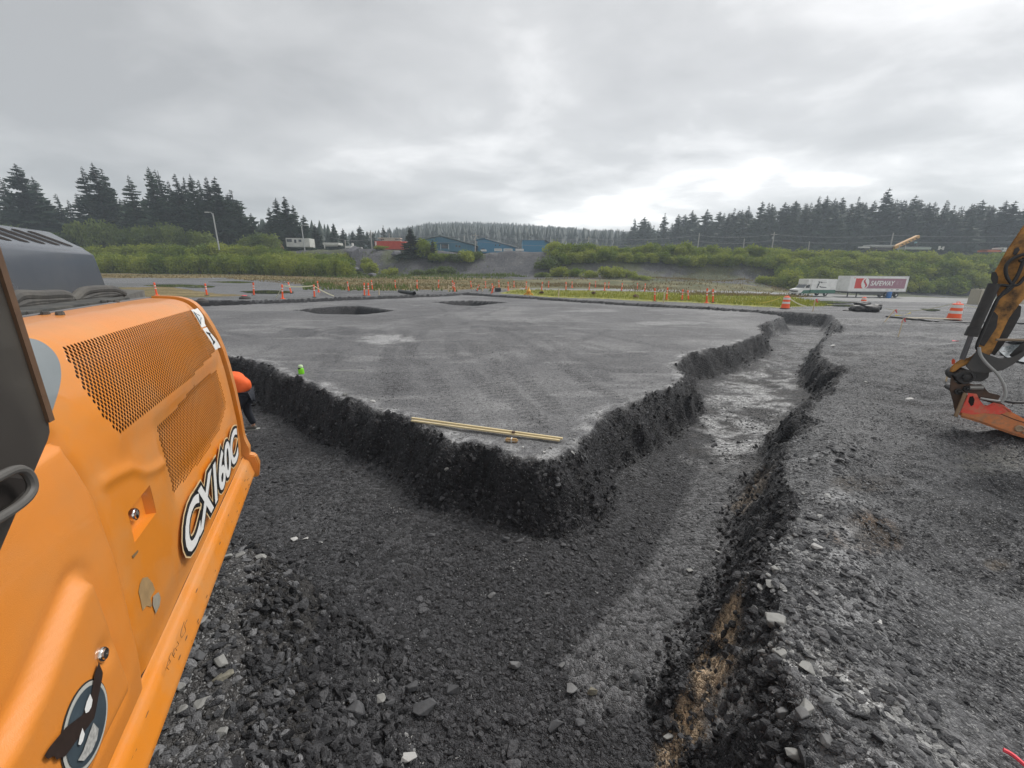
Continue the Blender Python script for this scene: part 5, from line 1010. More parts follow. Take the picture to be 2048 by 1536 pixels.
for px_, py_, Y, w, h, lab, dk in [(712, 548, 90, 3, 1.2, 'low bush at the gully foot right of the left thicket', 1), (745, 545, 92, 5.5, 3.4, 'round bright green bush alone beside the dark rock gully', 0), (738, 520, 97, 4, 2.4, 'smaller bush perched just above the round bright one', 0), (780, 552, 89, 4, 2.0, 'small bush at the bank foot right of the round bright one', 0), (765, 500, 106, 4, 1.2, 'low rusty-green scrub under the red container', 0),
        (850, 500, 102, 7, 4.5, 'tall pale green bush in front of the first blue building', 0), (880, 505, 101, 6, 2.4, 'bush right of the tall pale one below the blue building', 0), (905, 508, 101, 5, 2.2, 'dark low bush left of the grey rock slope crest', 1), (935, 512, 101, 6, 3.2, 'rounded bush at the left crest of the grey rock slope', 0), (955, 505, 103, 4, 2.2, 'last small bush before the bare grey slope', 1), (860, 540, 92, 5, 1.6, 'low bush midway down the bank under the dark spruce', 1), (835, 545, 91, 4, 1.4, 'low bush at the left of the bank under the dark spruce', 1), (890, 530, 96, 6, 1.8, 'spreading scrub halfway up left of the rock slope', 1),
        (1085, 555, 92, 4, 1.3, 'low scrub at the right foot of the bare grey slope', 1), (1095, 530, 98, 6, 3, 'dull green bush at the right crest side of the bare slope', 1), (1120, 550, 93, 5, 2.4, 'bush near the foot right of the bare slope', 0), (1150, 548, 93, 5, 2.2, 'bright bush on the bank foot behind the orange posts', 0), (1180, 553, 90, 4.5, 1.8, 'small bright bush left of the mounded one', 0), (1215, 552, 90, 6, 2.9, 'mounded bright green bush behind the orange posts', 0), (1250, 552, 90, 4.5, 2.0, 'small bright bush right of the mounded one', 0), (1285, 560, 88, 5, 1.1, 'low grassy scrub right of the bright bushes', 0)]:
    bush(px_, Y, w, h, lab, 'single bushes on the middle bank', bool(dk))
lr = 'pale green alder in the long thicket along the crest of the right bank'
for px_ in np.arange(1105, 1560, 17): bush(px_+random.uniform(-5, 5), 106+random.uniform(-2, 2), 5.5, random.uniform(2.8, 3.9), 'pale crest alder, '+lm(px_), 'crest bushes of the right bank')
for px_ in np.arange(1110, 1530, 19): bush(px_+random.uniform(-5, 5), 101+random.uniform(-1, 1), 5, random.uniform(2.4, 3.3), 'pale bank-face alder, '+lm(px_), 'crest bushes of the right bank')
for px_ in np.arange(1110, 2150, 24): bush(px_+random.uniform(-5, 5), 116+random.uniform(-2, 4), 6, random.uniform(1.6, 2.9), 'back-of-crest alder, '+lm(px_), 'crest bushes of the right bank')
l2 = 'green alder in the thicket on the bank behind the parked trucks'
for px_ in np.arange(1530, 2150, 18):
    bush(px_+random.uniform(-5, 5), 106+random.uniform(-2, 2), 6, random.uniform(2.8, 3.8), 'upper-row alder, '+lm(px_), 'bushes behind the trucks')
    bush(px_+random.uniform(-5, 5), 100+random.uniform(-1, 1), 6.5, random.uniform(3.2, 4.4), 'middle-row alder, '+lm(px_), 'bushes behind the trucks'); 
    if px_ > 1560: bush(px_+random.uniform(-5, 5), 95.5+random.uniform(-1, 1), 6, random.uniform(3, 5), 'lowest-row alder, '+lm(px_), 'bushes behind the trucks')
for px_, w, h, lab in [(1585, 6.5, 5.2, 'leaning pale bush with bare stems just left of the box truck'), (1560, 5, 3, 'bush at the left of the leaning pale one by the box truck'), (1530, 4, 2, 'small bush left of the truck on the grassy slope')]: bush(px_, 91, w, h, lab, 'bushes beside the box truck')
# dark young spruce on the bank left of the blue building
conifer(xw(825, 101), 101, 7.2, 0, 'dark young spruce on the bank in front of the first blue building', 'single conifers on the bank', 1.5); conifer(xw(868, 101), 101, 5.2, 1, 'small pointed spruce right of the dark young one by the blue building', 'single conifers on the bank', 1.3)
# grass: blades on the verge and the field
GRASS = leafmat('verge_grass', (.16, .20, .03), (.48, .42, .05), .4); DRY = leafmat('dry_grass', (.12, .09, .035), (.26, .20, .09), .3)
def grass(name, reg_px, n, h, m, w=.05):
    P = np.array(reg_px, float); out = []
    xs = RNG.uniform(P[:, 0].min(), P[:, 0].max(), n); ys = RNG.uniform(P[:, 1].min(), P[:, 1].max(), n); k = inpoly(xs, ys, P); xs, ys = xs[k], ys[k]
    r = fw[None]+np.outer((xs-1024)/F, CR)+np.outer((768-ys)/F, CU); Y = np.full(len(xs), 60.0)
    tz = -CH/r[:, 2]; Y = np.clip(tz*r[:, 1], 5, 130)
    for _ in range(12): X = r[:, 0]/r[:, 1]*Y; g = terr(X, Y); Y = np.clip(.5*Y+.5*np.clip((CH-g)/np.maximum(-r[:, 2]/r[:, 1], 1e-3), 5, 130), 5, 130)
    X = r[:, 0]/r[:, 1]*Y; z = terr(X, Y); n = len(X); A = RNG.uniform(0, 6.28, n); hh = h*RNG.uniform(.4, 1.4, n); ww = w*RNG.uniform(.5, 1.5, n); ln = RNG.normal(0, .3, (n, 2))*hh[:, None]
    V = np.stack([np.stack([X-ww*np.cos(A), Y-ww*np.sin(A), z-.02], 1), np.stack([X+ww*np.cos(A), Y+ww*np.sin(A), z-.02], 1), np.stack([X+ln[:, 0], Y+ln[:, 1], z+hh], 1)], 1).reshape(-1, 3)
    return tag(npmesh(name, V, np.arange(n*3).reshape(-1, 3), [m], smooth=False), kind='stuff')
grass('verge_grass_tufts', [(1050, 579), (1240, 583.5), (1500, 589), (1570, 593), (1640, 604), (1655, 612), (1560, 614), (1480, 609), (1345, 602), (1100, 592), (1010, 586)], 26000, .22, GRASS, .035)
grass('field_grass_tufts', [(200, 549), (700, 550), (1000, 559), (1050, 564), (1050, 576), (900, 579), (700, 580), (640, 573), (430, 556), (200, 556)], 16000, .16, DRY, .08)
grass('slope_grass_tufts', [(1060, 563), (1250, 562), (1560, 545), (1600, 560), (1640, 586), (1500, 580), (1250, 576), (1060, 574)], 16000, .35, DRY, .08)
grass('bank_foot_weeds', [(600, 545), (1000, 552), (1060, 558), (1000, 562), (700, 556), (600, 553)], 6000, .5, LEAF2, .12)
def crag(px_, py_, w, h, lab):
    p = lerpz(px_, py_, 40); me = rock_mesh(int(px_), w/2, w/2.4, h/2); me.materials.append(mat('outcrop_rock', (.13, .13, .145), .85, var=.4, vscale=2, bump=.6, bscale=8)); o = bpy.data.objects.new('rock_outcrop', me); COL.objects.link(o); o.location = p+np.array([0, 0, h*.2]); o.rotation_euler = (0, 0, random.uniform(0, 6)); tag(o, lab, 'rock')
crag(708, 515, 4.2, 5, 'dark blue-grey rock outcrop in the gully left of the red container'); crag(712, 545, 3, 2, 'grey boulder at the bottom of the gully'); crag(745, 553, 3, 1.3, 'grey rock lump at the field edge below the round bush'); crag(790, 512, 5, 2.4, 'grey rock face under the red container'); crag(893, 545, 3, 1.6, 'pale fractured rock at the left foot of the bare slope')

# ================================================================== FAR BUILDINGS AND EQUIPMENT
def frame_at(px_, Y, z=None):
    X = xw(px_, Y); g = float(terr(np.array([X]), np.array([Y]))[0]) if z is None else z; return X, Y, g
BLUE = mat('blue_metal_siding', (.035, .15, .235), .5, var=.08, vscale=1.5); BLUE2 = mat('bright_blue_siding', (.03, .19, .33), .5, var=.08, vscale=1.5); ROOFM = mat('grey_green_roof', (.19, .24, .24), .5, var=.1); TRIM = mat('pale_trim', (.5, .55, .56), .5); GLASS = mat('dark_glass', (.03, .04, .05), .1, spec=.8)
def pxrect(px0, px1, py0, py1, Y):
    A = gy(px0, py0, Y); B = gy(px1, py1, Y); return A[0], B[0], B[2], A[2]
def shed(name, outline, Y, depth, m, roofm, label, windows=(), par=None):
    """gabled shed: front wall outline in the plane at distance Y, extruded back; roof sheets stand proud"""
    t = empty(name, (gy(outline[0][0], outline[0][1], Y)[0], Y, gy(*outline[0], Y)[2])); tag(t, label, 'building'); inv = Matrix.Translation(t.location).inverted()
    F0 = [gy(x, y, Y) for x, y in outline]; rb_ = MB(); xs_ = np.array([p[0] for p in F0[1:-1]]); zs_ = np.array([p[2] for p in F0[1:-1]]); zb_ = F0[0][2]
    for xx in np.arange(F0[0][0]+.3, F0[-1][0]-.2, .75): rb_.box(xx, xx+.07, Y-.05, Y+.01, zb_, float(np.interp(xx, xs_, zs_))-.25)
    if rb_.v: o = rb_.build('siding_ribs', m, t); o.matrix_parent_inverse = inv; o['kind'] = 'stuff'
    mb = MB(); mb.prism(F0, [p+np.array([0, depth, 0]) for p in F0]); o = mb.build('wall', m, t); o.matrix_parent_inverse = inv
    return t, inv
def roofsheet(t, inv, p0, p1, Y, depth, m, th=.25, over=.6):
    A = gy(*p0, Y); B = gy(*p1, Y); d = (B-A)/np.linalg.norm(B-A); n = np.array([-d[2], 0, d[0]]); n = n if n[2] > 0 else -n; A = A-d*over*.2; B = B+d*over
    mb = MB(); mb.prism([A+n*.02-np.array([0, over, 0]), B+n*.02-np.array([0, over, 0]), B+n*(th)-np.array([0, over, 0]), A+n*(th)-np.array([0, over, 0])], [q+np.array([0, depth+over, 0]) for q in (A+n*.02, B+n*.02, B+n*th, A+n*th)]); o = mb.build('roof', m, t); o.matrix_parent_inverse = inv
def flat(t, inv, nm, m, px0, px1, py0, py1, Y, d=.06):
    a, b, z0, z1 = pxrect(px0, px1, py0, py1, Y); mb = MB(); mb.box(a, b, Y-d, Y+.02, z0, z1); o = mb.build(nm, m, t); o.matrix_parent_inverse = inv; return o
t, inv = shed('blue_building', [(838, 503), (838, 482), (881, 472.5), (948, 491), (948, 503)], 128, 16, BLUE, ROOFM, 'leftmost blue building with a low gable and grey roof, behind the bushes')
roofsheet(t, inv, (881, 471.6), (950, 490.5), 128, 16, ROOFM); roofsheet(t, inv, (881, 471.6), (836, 481.5), 128, 16, ROOFM)
for a in ((883, 896, 489, 497), (911, 915, 490, 494), (917, 921, 491, 495)): flat(t, inv, 'window', GLASS, *a, 128)
flat(t, inv, 'door_frame', TRIM, 880.5, 882, 488, 499, 128, .1); flat(t, inv, 'door_frame', TRIM, 896.5, 898, 488, 499, 128, .1); flat(t, inv, 'canopy', mat('canopy_blue', (.03, .14, .22), .5), 877, 897, 485.5, 487, 128, .9)
t, inv = shed('blue_building', [(955, 506), (955, 480.5), (970, 477.8), (1032, 495.5), (1032, 506)], 134, 14, BLUE2, ROOFM, 'middle blue building with a long white roof edge sloping right')
roofsheet(t, inv, (970, 477.2), (1034, 495.3), 134, 14, TRIM, .18); roofsheet(t, inv, (970, 477.2), (954, 480.2), 134, 14, mat('roof_blue', (.03, .15, .25), .5), .18)
for a in ((990, 992, 489, 492), (998, 1001, 489, 492)): flat(t, inv, 'window', GLASS, *a, 134)
t, inv = shed('blue_building', [(1045, 506), (1045, 480.5), (1089.5, 480.5), (1089.5, 506)], 130, 10, BLUE2, ROOFM, 'rightmost blue building, box front with a lean-to slope on its right')
mb = MB(); L = [(1090, 506), (1090, 482.5), (1126, 501.5), (1128, 506)]; F0 = [gy(x, y, 130.2) for x, y in L]; mb.prism(F0, [p+np.array([0, 9, 0]) for p in F0]); o = mb.build('lean_to', BLUE2, t); o.matrix_parent_inverse = inv
roofsheet(t, inv, (1090, 482), (1127, 501.5), 130.2, 9, mat('dark_roof_blue', (.02, .07, .12), .5), .2)
flat(t, inv, 'fascia', mat('fascia_blue', (.03, .14, .24), .5), 1045, 1089.5, 480, 481.5, 130, .15)
def simple(name, cat, label, parts, Y, group=None):
    """parts: (part name, material, px0, px1, py0, py1, depth)"""
    t = empty(name, tuple(gy((parts[0][2]+parts[0][3])/2, parts[0][5], Y))); tag(t, label, cat, group); inv = Matrix.Translation(t.location).inverted()
    for nm, m, a, b, c, d, dp in parts:
        x0, x1, z0, z1 = pxrect(a, b, c, d, Y); mb = MB(); off = -.08 if dp < .3 else 0; mb.box(x0, x1, Y+off, Y+off+dp, z0, z1); o = mb.build(nm, m, t, bevel=.02); o.matrix_parent_inverse = inv
    return t
SIGNW = mat('sign_white', (.6, .6, .58), .6, var=.1); REDC = mat('container_red', (.55, .075, .04), .55, var=.12, vscale=1.2); WOODL = mat('pale_lumber', (.5, .45, .38), .8, var=.25, vscale=2)
for a, b, c, d, lab in ((988.5, 1004, 497, 502.5, 'left white sign board in front of the middle blue building'), (1007, 1025, 497, 502.5, 'middle white sign board in front of the blue buildings'), (1031, 1047.5, 497.5, 502, 'right white sign board between the blue buildings')): simple('sign_board', 'sign', lab, [('board', SIGNW, a, b, c, d, .15), ('lettering_band', mat('sign_band', (.45, .25, .2), .6), a+2, b-2, c+2, d-2, .1)], 122)
simple('parked_car', 'car', 'white parked car left of the sign boards at the middle blue building', [('body', SIGNW, 961, 972, 499, 502.5, 2), ('cabin', GLASS, 963, 969, 497, 499, 1.6)], 122)
t = simple('shipping_container', 'container', 'red shipping container with lumber stacked on its roof', [('box', REDC, 749, 811, 482, 499, 3), ('door_panel', SIGNW, 750, 753.5, 483, 494, .2)], 112); inv = Matrix.Translation(t.location).inverted()
for k in range(22): x0, x1, z0, z1 = pxrect(756+k*2.45, 757+k*2.45, 483, 498, 112); mb = MB(); mb.box(x0, x1, 111.9, 112, z0, z1); o = mb.build('corrugation', REDC, t); o.matrix_parent_inverse = inv
simple('lumber_stack', 'lumber', 'pale lumber bundle lying on the red container roof', [('plank_bundle', WOODL, 755, 800, 475, 477.5, 2.4), ('plank_bundle', WOODL, 768, 790, 477.6, 480, 2.2), ('plank_bundle', WOODL, 764, 800, 480, 482, 2.4)], 112.3)
simple('storage_trailer', 'trailer', 'long white storage trailer showing above the left thicket', [('box', mat('dirty_white', (.55, .55, .52), .6, var=.25, vscale=1.5), 571, 620, 476, 494, 3), ('frame_post', GREASE, 570, 571.5, 475.5, 492, .2), ('window', GLASS, 573, 584, 478, 484, .1), ('window', GLASS, 588, 593, 479, 486, .1), ('window', GLASS, 597, 603, 479, 484, .1)], 113)
simple('storage_trailer', 'trailer', 'smaller white flat trailer right of the long white one', [('box', mat('dirty_white', (.55, .55, .52), .6), 645, 677, 485, 490, 3), ('post', SIGNW, 647.5, 650, 490, 497, .3), ('rail', mat('dirty_white', (.55, .55, .52), .6), 650, 676, 491, 492.5, .2)], 112)
simple('utility_cabinet', 'cabinet', 'small white cabinet on the crest left of the red container', [('box', SIGNW, 702.5, 705.5, 486, 492, .8)], 112); simple('concrete_blocks', 'concrete', 'pale concrete blocks at the gully head', [('block', SIGNW, 690, 702, 492, 496, 1.5), ('block', mat('grey_conc', (.35, .35, .35), .8), 706, 722, 494, 497, 1.5)], 110)
TAN = mat('tan_tarp', (.5, .3, .16), .7, var=.25, vscale=.8)
for i, (a, b, c, lab) in enumerate(((478, 500, 482, 'orange-tan heap leftmost behind the thicket, right of the lamp post'), (505, 520, 480, 'narrow tan heap second behind the thicket'), (524, 548, 481, 'tan heap third behind the thicket'), (553, 569, 479, 'rusty rounded heap next to the long white trailer'))):
    A = gy(a, 492, 114); B = gy(b, c, 114); me = rock_mesh(300+i, (B[0]-A[0])/2, 1.6, (B[2]-A[2])/1.4); me.materials.append(TAN); o = bpy.data.objects.new('covered_heap', me); COL.objects.link(o); o.location = ((A[0]+B[0])/2, 114, A[2]); tag(o, lab, 'heap')
simple('pipe_rack', 'rack', 'dark rack frame standing behind the tan heaps', [('rail', GREASE, 520, 560, 477, 478, .2), ('post', GREASE, 524, 525, 477, 486, .2), ('post', GREASE, 536, 537, 477, 486, .2), ('post', GREASE, 550, 551, 477, 486, .2)], 116)
# equipment on the crest of the right bank
YO = mat('conveyor_orange', (.55, .3, .08), .5, var=.1); GW = mat('grey_white', (.45, .46, .46), .6, var=.2, vscale=1)
t = empty('conveyor', tuple(gy(1800, 500, 117))); tag(t, 'orange boom of a conveyor slanting up over the right thicket', 'conveyor'); inv = Matrix.Translation(t.location).inverted()
def bar(t, inv, nm, m, p0, p1, r, Y, n=8): mb = MB(); mb.tube([gy(*p0, Y), gy(*p1, Y)], r, n); o = mb.build(nm, m, t); o.matrix_parent_inverse = inv; return o
A, B = gy(1790, 496, 117), gy(1840, 473.5, 117); d = (B-A)/np.linalg.norm(B-A); n = np.array([-d[2], 0, d[0]])
mb = MB(); mb.prism([A-n*.35, B-n*.25, B+n*.5, A+n*.45], [q+np.array([0, 1.2, 0]) for q in (A-n*.35, B-n*.25, B+n*.5, A+n*.45)]); o = mb.build('boom', YO, t, bevel=.03); o.matrix_parent_inverse = inv
for k in range(5): c_ = A+(B-A)*(.3+.14*k); mb = MB(); mb.box(c_[0]-.25, c_[0]+.25, 116.96, 117.02, c_[2]-.12, c_[2]+.12); o = mb.build('truss_opening', GREASE, t); o.matrix_parent_inverse = inv
for x in (1797, 1809): bar(t, inv, 'leg', GW, (x, 503), (x+2, 491), .12, 117)
simple('boat', 'boat', 'upturned grey-white boat hull left of the conveyor legs', [('hull', GW, 1741, 1795, 489.5, 493, 2.5), ('hull_rim', SIGNW, 1743, 1790, 493, 494.5, 2.8), ('cradle', GREASE, 1746, 1785, 494.5, 501, 2)], 117.5)
simple('boat', 'boat', 'long pale green boat hull right of the conveyor legs', [('hull', mat('pale_green_hull', (.36, .42, .38), .5), 1811, 1862, 494, 499, 2.5), ('rail', GW, 1811, 1860, 493, 494, .2)], 119)
simple('debris_pile', 'debris', 'white and grey debris left of the upturned boat', [('panel', SIGNW, 1722, 1740, 493, 496, 1), ('panel', GREASE, 1728, 1742, 496, 500, 1)], 117)
simple('white_frame', 'frame', 'small white frame right of the pale green boat', [('post', SIGNW, 1878, 1879.5, 492, 500, .2), ('post', SIGNW, 1886, 1887, 493, 500, .2), ('panel', SIGNW, 1879, 1886, 496, 498, .3)], 118)
simple('pole_lamp', 'lamp', 'short post with a teal box lamp behind the boats', [('post', GREASE, 1832, 1833, 486, 496, .15), ('lamp_box', mat('teal', (.2, .4, .42), .5), 1831, 1834, 484, 486.5, .3)], 121)
simple('flatbed_truck', 'truck', 'orange flatbed with a white cab beside the yellow arm, on the right bank', [('bed', mat('flatbed_orange', (.5, .12, .05), .55), 1975, 2004, 500, 504, 2.4), ('cab', SIGNW, 2003, 2012, 495, 503, 2.2), ('windshield', GLASS, 2004, 2007, 497, 499, .1), ('pipes', mat('brown_pipe', (.25, .15, .1), .7), 1968, 2030, 498.5, 500, 1)], 113)
# ---------------------------------------------------------------- poles, wires, lamps
WOODP = mat('weathered_pole', (.34, .33, .31), .85, var=.2, vscale=3); PALEP = mat('galvanised', (.38, .39, .39), .6)
def upole(px_top, py_top, px_bot, py_bot, Y, lab, arm_=True):
    A = gy(px_bot, py_bot, Y); B = gy(px_top, py_top, Y); B = np.array([(A[0]+B[0])/2+(B[0]-A[0])*.5, Y, B[2]]); t = empty('utility_pole', tuple(A)); tag(t, lab, 'utility pole', 'utility poles on the bank'); inv = Matrix.Translation(t.location).inverted()
    mb = MB(); mb.tube([A-np.array([0, 0, 3]), B], [.2, .15], 8); o = mb.build('pole', WOODP, t, smooth=True); o.matrix_parent_inverse = inv
    if arm_:
        mb = MB(); mb.box(B[0]-.9, B[0]+.9, Y-.1, Y+.1, B[2]-.75, B[2]-.58); o = mb.build('crossarm', WOODP, t); o.matrix_parent_inverse = inv
        mb = MB(); mb.lathe([(.02, 0), (.22, 0), (.22, .7), (.02, .72)], 8, Matrix.Translation((B[0]-.35, Y-.2, B[2]-2))); o = mb.build('transformer', PALEP, t); o.matrix_parent_inverse = inv
    return B
PT = [upole(741, 461, 744, 497, 125, 'utility pole with a crossarm at the left end of the red container'), upole(778, 466, 778, 478, 140, 'thin utility pole behind the lumber on the red container', False), upole(951, 466, 950, 494, 125, 'utility pole between the left and middle blue buildings'), upole(928, 471, 929, 482, 135, 'short pole behind the first blue building roof', False), upole(1177.5, 473, 1175, 500, 125, 'utility pole with a transformer right of the blue buildings'),
      upole(1101, 473, 1101, 488, 140, 'thin pole behind the rightmost blue building', False), upole(1399, 466, 1396, 492, 125, 'utility pole above the middle of the right thicket', False), upole(1549, 464, 1545, 492, 125, 'utility pole with crossarm left of the box truck, above the thicket'), upole(1489, 477, 1488, 490, 135, 'short thin pole between two taller ones on the right bank', False), upole(1787, 465.5, 1782, 492, 125, 'utility pole beside the orange conveyor boom', False), upole(690, 480, 690, 495, 116, 'bare grey stub pole left of the gully', False), upole(1619, 483, 1619, 495, 128, 'stub pole above the box truck', False)]
WR = mat('wire', (.22, .22, .23), .6)
main = [gy(660, 458, 125), PT[0], PT[2], PT[4], PT[6], PT[7], PT[9], gy(2120, 462, 125)]
for dz, lab in ((-.65, 'upper overhead power line running pole to pole across the bank'), (-2.3, 'lower overhead cable running pole to pole across the bank')):
    P = []
    for a, b in zip(main[:-1], main[1:]):
        for k in range(10): u = k/10; q = a*(1-u)+b*u; P.append((q[0], q[1], q[2]+dz-4*u*(1-u)*.7))
    P.append(tuple(main[-1]+np.array([0, 0, dz]))); mb = MB(); mb.tube(P, .035, 4); tag(mb.build('power_line', WR), lab, 'power line', 'overhead lines')
def lamp(px_top, py_top, px_bot, py_bot, Y, sgn, lab, L):
    A = gy(px_bot, py_bot, Y); B = gy(px_top, py_top, Y); t = empty('street_lamp', tuple(A)); tag(t, lab, 'street lamp', 'street lamps'); inv = Matrix.Translation(t.location).inverted(); B = np.array([B[0], Y, B[2]])
    A = np.array([B[0]+(A[0]-B[0])*.9, Y, A[2]]); mb = MB(); mb.tube([A-np.array([0, 0, 3]), B], [.16, .12], 8); o = mb.build('pole', PALEP, t, smooth=True); o.matrix_parent_inverse = inv
    mb = MB(); mb.tube([B-np.array([0, 0, .3]), B+np.array([sgn*L*.4, 0, .25]), B+np.array([sgn*L, 0, .3])], .06, 6); o = mb.build('bracket', PALEP, t, smooth=True); o.matrix_parent_inverse = inv
    mb = MB(); c = B+np.array([sgn*(L+.3), 0, .25]); mb.box(c[0]-.45, c[0]+.45, Y-.18, Y+.18, c[2]-.1, c[2]+.1); o = mb.build('luminaire', mat('lamp_head', (.5, .5, .48), .4), t, bevel=.03); o.matrix_parent_inverse = inv
lamp(425.5, 427, 434, 473, 98, -1, 'pale lamp post leaning above the left thicket, arm to the left', 1.0); lamp(603, 452.5, 607, 478, 112, 1, 'lamp post in front of the long white trailer, arm to the right', .9)

# ================================================================== TRUCKS
WP = mat('truck_white', (.78, .78, .76), .4, var=.08, vscale=.8, dirt=(.35, .33, .3), dirt_amt=.4, dscale=.9); GRN = mat('truck_green', (.02, .13, .085), .4, var=.1); TYRE = mat('tyre', (.02, .02, .02), .8); MAUVE = mat('banner_mauve', (.33, .15, .2), .5, var=.08); RED = mat('banner_red', (.62, .035, .02), .5)
PH = math.radians(10)
def veh(px_, Y, name, lab, cat):
    X = xw(px_, Y); g = float(terr(np.array([X]), np.array([Y]))[0]); t = empty(name, (X, Y, g), PH); tag(t, lab, cat); return t
def vb(t, nm, m, x0, x1, y0, y1, z0, z1, bev=.03): mb = MB(); mb.box(x0, x1, y0, y1, z0, z1); return mb.build(nm, m, t, bevel=bev)
def wheel(t, x, y, r, w=.3, hub=None):
    M = Matrix.Translation((x, y, r)) @ Matrix.Rotation(math.pi/2, 4, 'X'); mb = MB(); mb.lathe([(r*.55, -w/2), (r*.95, -w/2), (r, -w/2+.04), (r, w/2-.04), (r*.95, w/2), (r*.55, w/2)], 20, M); o = mb.build('wheel', TYRE, t, smooth=True, angle=40); mb = MB(); mb.lathe([(r*.56, -w/2+.03), (r*.56, w/2-.02), (r*.3, w/2+.02), (.01, w/2+.02)], 14, M); mb.build('rim', hub or SIGNW, o, smooth=True, angle=40)
tr = veh(1704, 80, 'semi_trailer', 'white box semi-trailer with a red and mauve supermarket banner, parked by the road', 'trailer'); LT_ = 13.7
vb(tr, 'box', WP, 0, LT_, 0, 2.6, 1.15, 4.1, .04); vb(tr, 'roof_rail', mat('alu', (.5, .5, .5), .4, .5), -.01, LT_+.01, -.02, .03, 4.02, 4.12, 0); vb(tr, 'bottom_rail', mat('alu', (.5, .5, .5), .4, .5), -.01, LT_+.01, -.02, .03, 1.12, 1.3, 0)
for k in range(11): vb(tr, 'side_post', WP, .6+1.22*k, .66+1.22*k, -.008, .005, 1.3, 4.02, 0)
for k in range(3): vb(tr, 'scuff_mark', GREASE, 8.8+1.3*k, 9.4+1.25*k, -.004, .005, 1.45, 1.52+.05*k, 0)
vb(tr, 'rear_frame', SIGNW, LT_-.05, LT_+.03, -.03, 2.63, 1.1, 4.14, 0)
vb(tr, 'banner', MAUVE, 2.9, LT_-.5, -.012, .01, 1.75, 3.65, 0); vb(tr, 'banner_red_block', RED, 1.3, 3.4, -.018, .01, 1.75, 3.65, 0)
mb = MB(); mb.lathe([(1.02, 0), (1.02, .02)], 28, Matrix.Translation((3.6, -.02, 2.72)) @ Matrix.Rotation(math.pi/2, 4, 'X') @ Matrix.Scale(.86, 4, (1, 0, 0))); mb.build('logo_disc', WHITE, tr)
def scurve(o):
    P = []; 
    for k in range(21): u = k/20; z = .92-1.84*u; P.append((-.30*math.sin(u*2*math.pi)*1.0+.02, z))
    w = [.02+.26*math.sin(math.pi*k/20)**.7 for k in range(21)]; A = [(x-ww*.9, z) for (x, z), ww in zip(P, w)]; B = [(x+ww*.9, z) for (x, z), ww in zip(P, w)]
    return A+B[::-1]
S = scurve(0); mb = MB(); n_ = len(S)//2
for k in range(n_-1): a, b, c, d = S[k], S[k+1], S[2*n_-2-k], S[2*n_-1-k]; mb.quad((3.6+a[0], -.05, 2.72+a[1]), (3.6+b[0], -.05, 2.72+b[1]), (3.6+c[0], -.05, 2.72+c[1]), (3.6+d[0], -.05, 2.72+d[1]))
mb.build('logo_s', mat('logo_red', (.5, .03, .05), .5), tr)
me = textmesh('SAFEWAY', 1.25, .15, .03, .003); place_text(me, 'lettering', WHITE, (7.6, -.03, 2.7), (1, 0, 0), (0, 0, 1), tr, 1.0, 1.0)
me = textmesh('R T', 1.0, .1, .02, .003); place_text(me, 'faded_print', mat('faded_print', (.42, .26, .3), .6), (11.6, -.03, 2.75), (1, 0, 0), (0, 0, 1), tr)
vb(tr, 'nose_panel', WP, -.06, .02, .1, 2.5, 1.3, 3.95, .02); vb(tr, 'marker_light', RED, .9, 1.0, -.03, .01, 3.6, 3.85, 0)
for x in (10.6, 11.9): wheel(tr, x, .3, .5); wheel(tr, x, 2.3, .5)
vb(tr, 'chassis_beam', GREASE, .5, LT_-.3, .8, 1.8, .85, 1.12, .01); vb(tr, 'side_skirt', GREASE, 3.2, 8.8, .15, .2, .5, 1.12, 0)
for y in (.4, 2.2): vb(tr, 'landing_leg', GREASE, 2.6, 2.75, y-.08, y+.08, .02, 1.1, 0)
bt = veh(1605, 77.5, 'box_truck', 'white box truck with a green lower body parked in front of the supermarket trailer', 'truck')
vb(bt, 'cargo_box', WP, 2.5, 8.1, 0, 2.3, .95, 3.15, .04); vb(bt, 'over_cab', WP, 1.7, 2.6, .05, 2.25, 2.15, 3.13, .08); vb(bt, 'green_skirt', GRN, 2.5, 8.1, -.015, 2.31, .55, 1.2, .02)
mb = MB(); O = [(0, .55), (0, 1.05), (.1, 1.25), (1.15, 1.45), (1.75, 2.2), (2.5, 2.25), (2.5, .5)]; mb.prism([(x, .1, z) for x, z in O], [(x, 2.2, z) for x, z in O]); mb.build('cab', WP, bt, bevel=.06)
mb = MB(); O = [(1.17, 1.5), (1.2, 1.5), (1.78, 2.17), (1.75, 2.17)]; mb.prism([(x-.02, .2, z) for x, z in O], [(x-.02, 2.1, z) for x, z in O]); mb.build('windshield', GLASS, bt)
O = [(1.45, 1.5), (2.3, 1.5), (2.3, 2.1), (1.85, 2.1)]; mb = MB(); mb.prism([(x, .085, z) for x, z in O], [(x, .12, z) for x, z in O]); mb.build('side_window', GLASS, bt)
O = [(.55, .5), (2.5, .5), (2.5, 1.15), (1.1, 1.1)]; mb = MB(); mb.prism([(x, .09, z) for x, z in O], [(x, .12, z) for x, z in O]); mb.build('green_door_band', GRN, bt)
vb(bt, 'bumper', SIGNW, -.12, .12, .1, 2.2, .45, .7, .03); vb(bt, 'grille', GREASE, -.03, .02, .6, 1.7, .75, 1.0, 0); vb(bt, 'headlight', GLASS, -.03, .02, .2, .55, .8, 1.0, .01); vb(bt, 'headlight', GLASS, -.03, .02, 1.75, 2.1, .8, 1.0, .01); vb(bt, 'mirror', GREASE, 1.4, 1.55, -.25, .02, 1.6, 2.0, .02)
for x, y in ((.95, .25), (.95, 2.05), (6.2, .25), (6.2, 2.05)): wheel(bt, x, y, .4, .28)
me = textmesh('TRUCKS', .01); bpy.data.meshes.remove(me)
mb = MB(); 
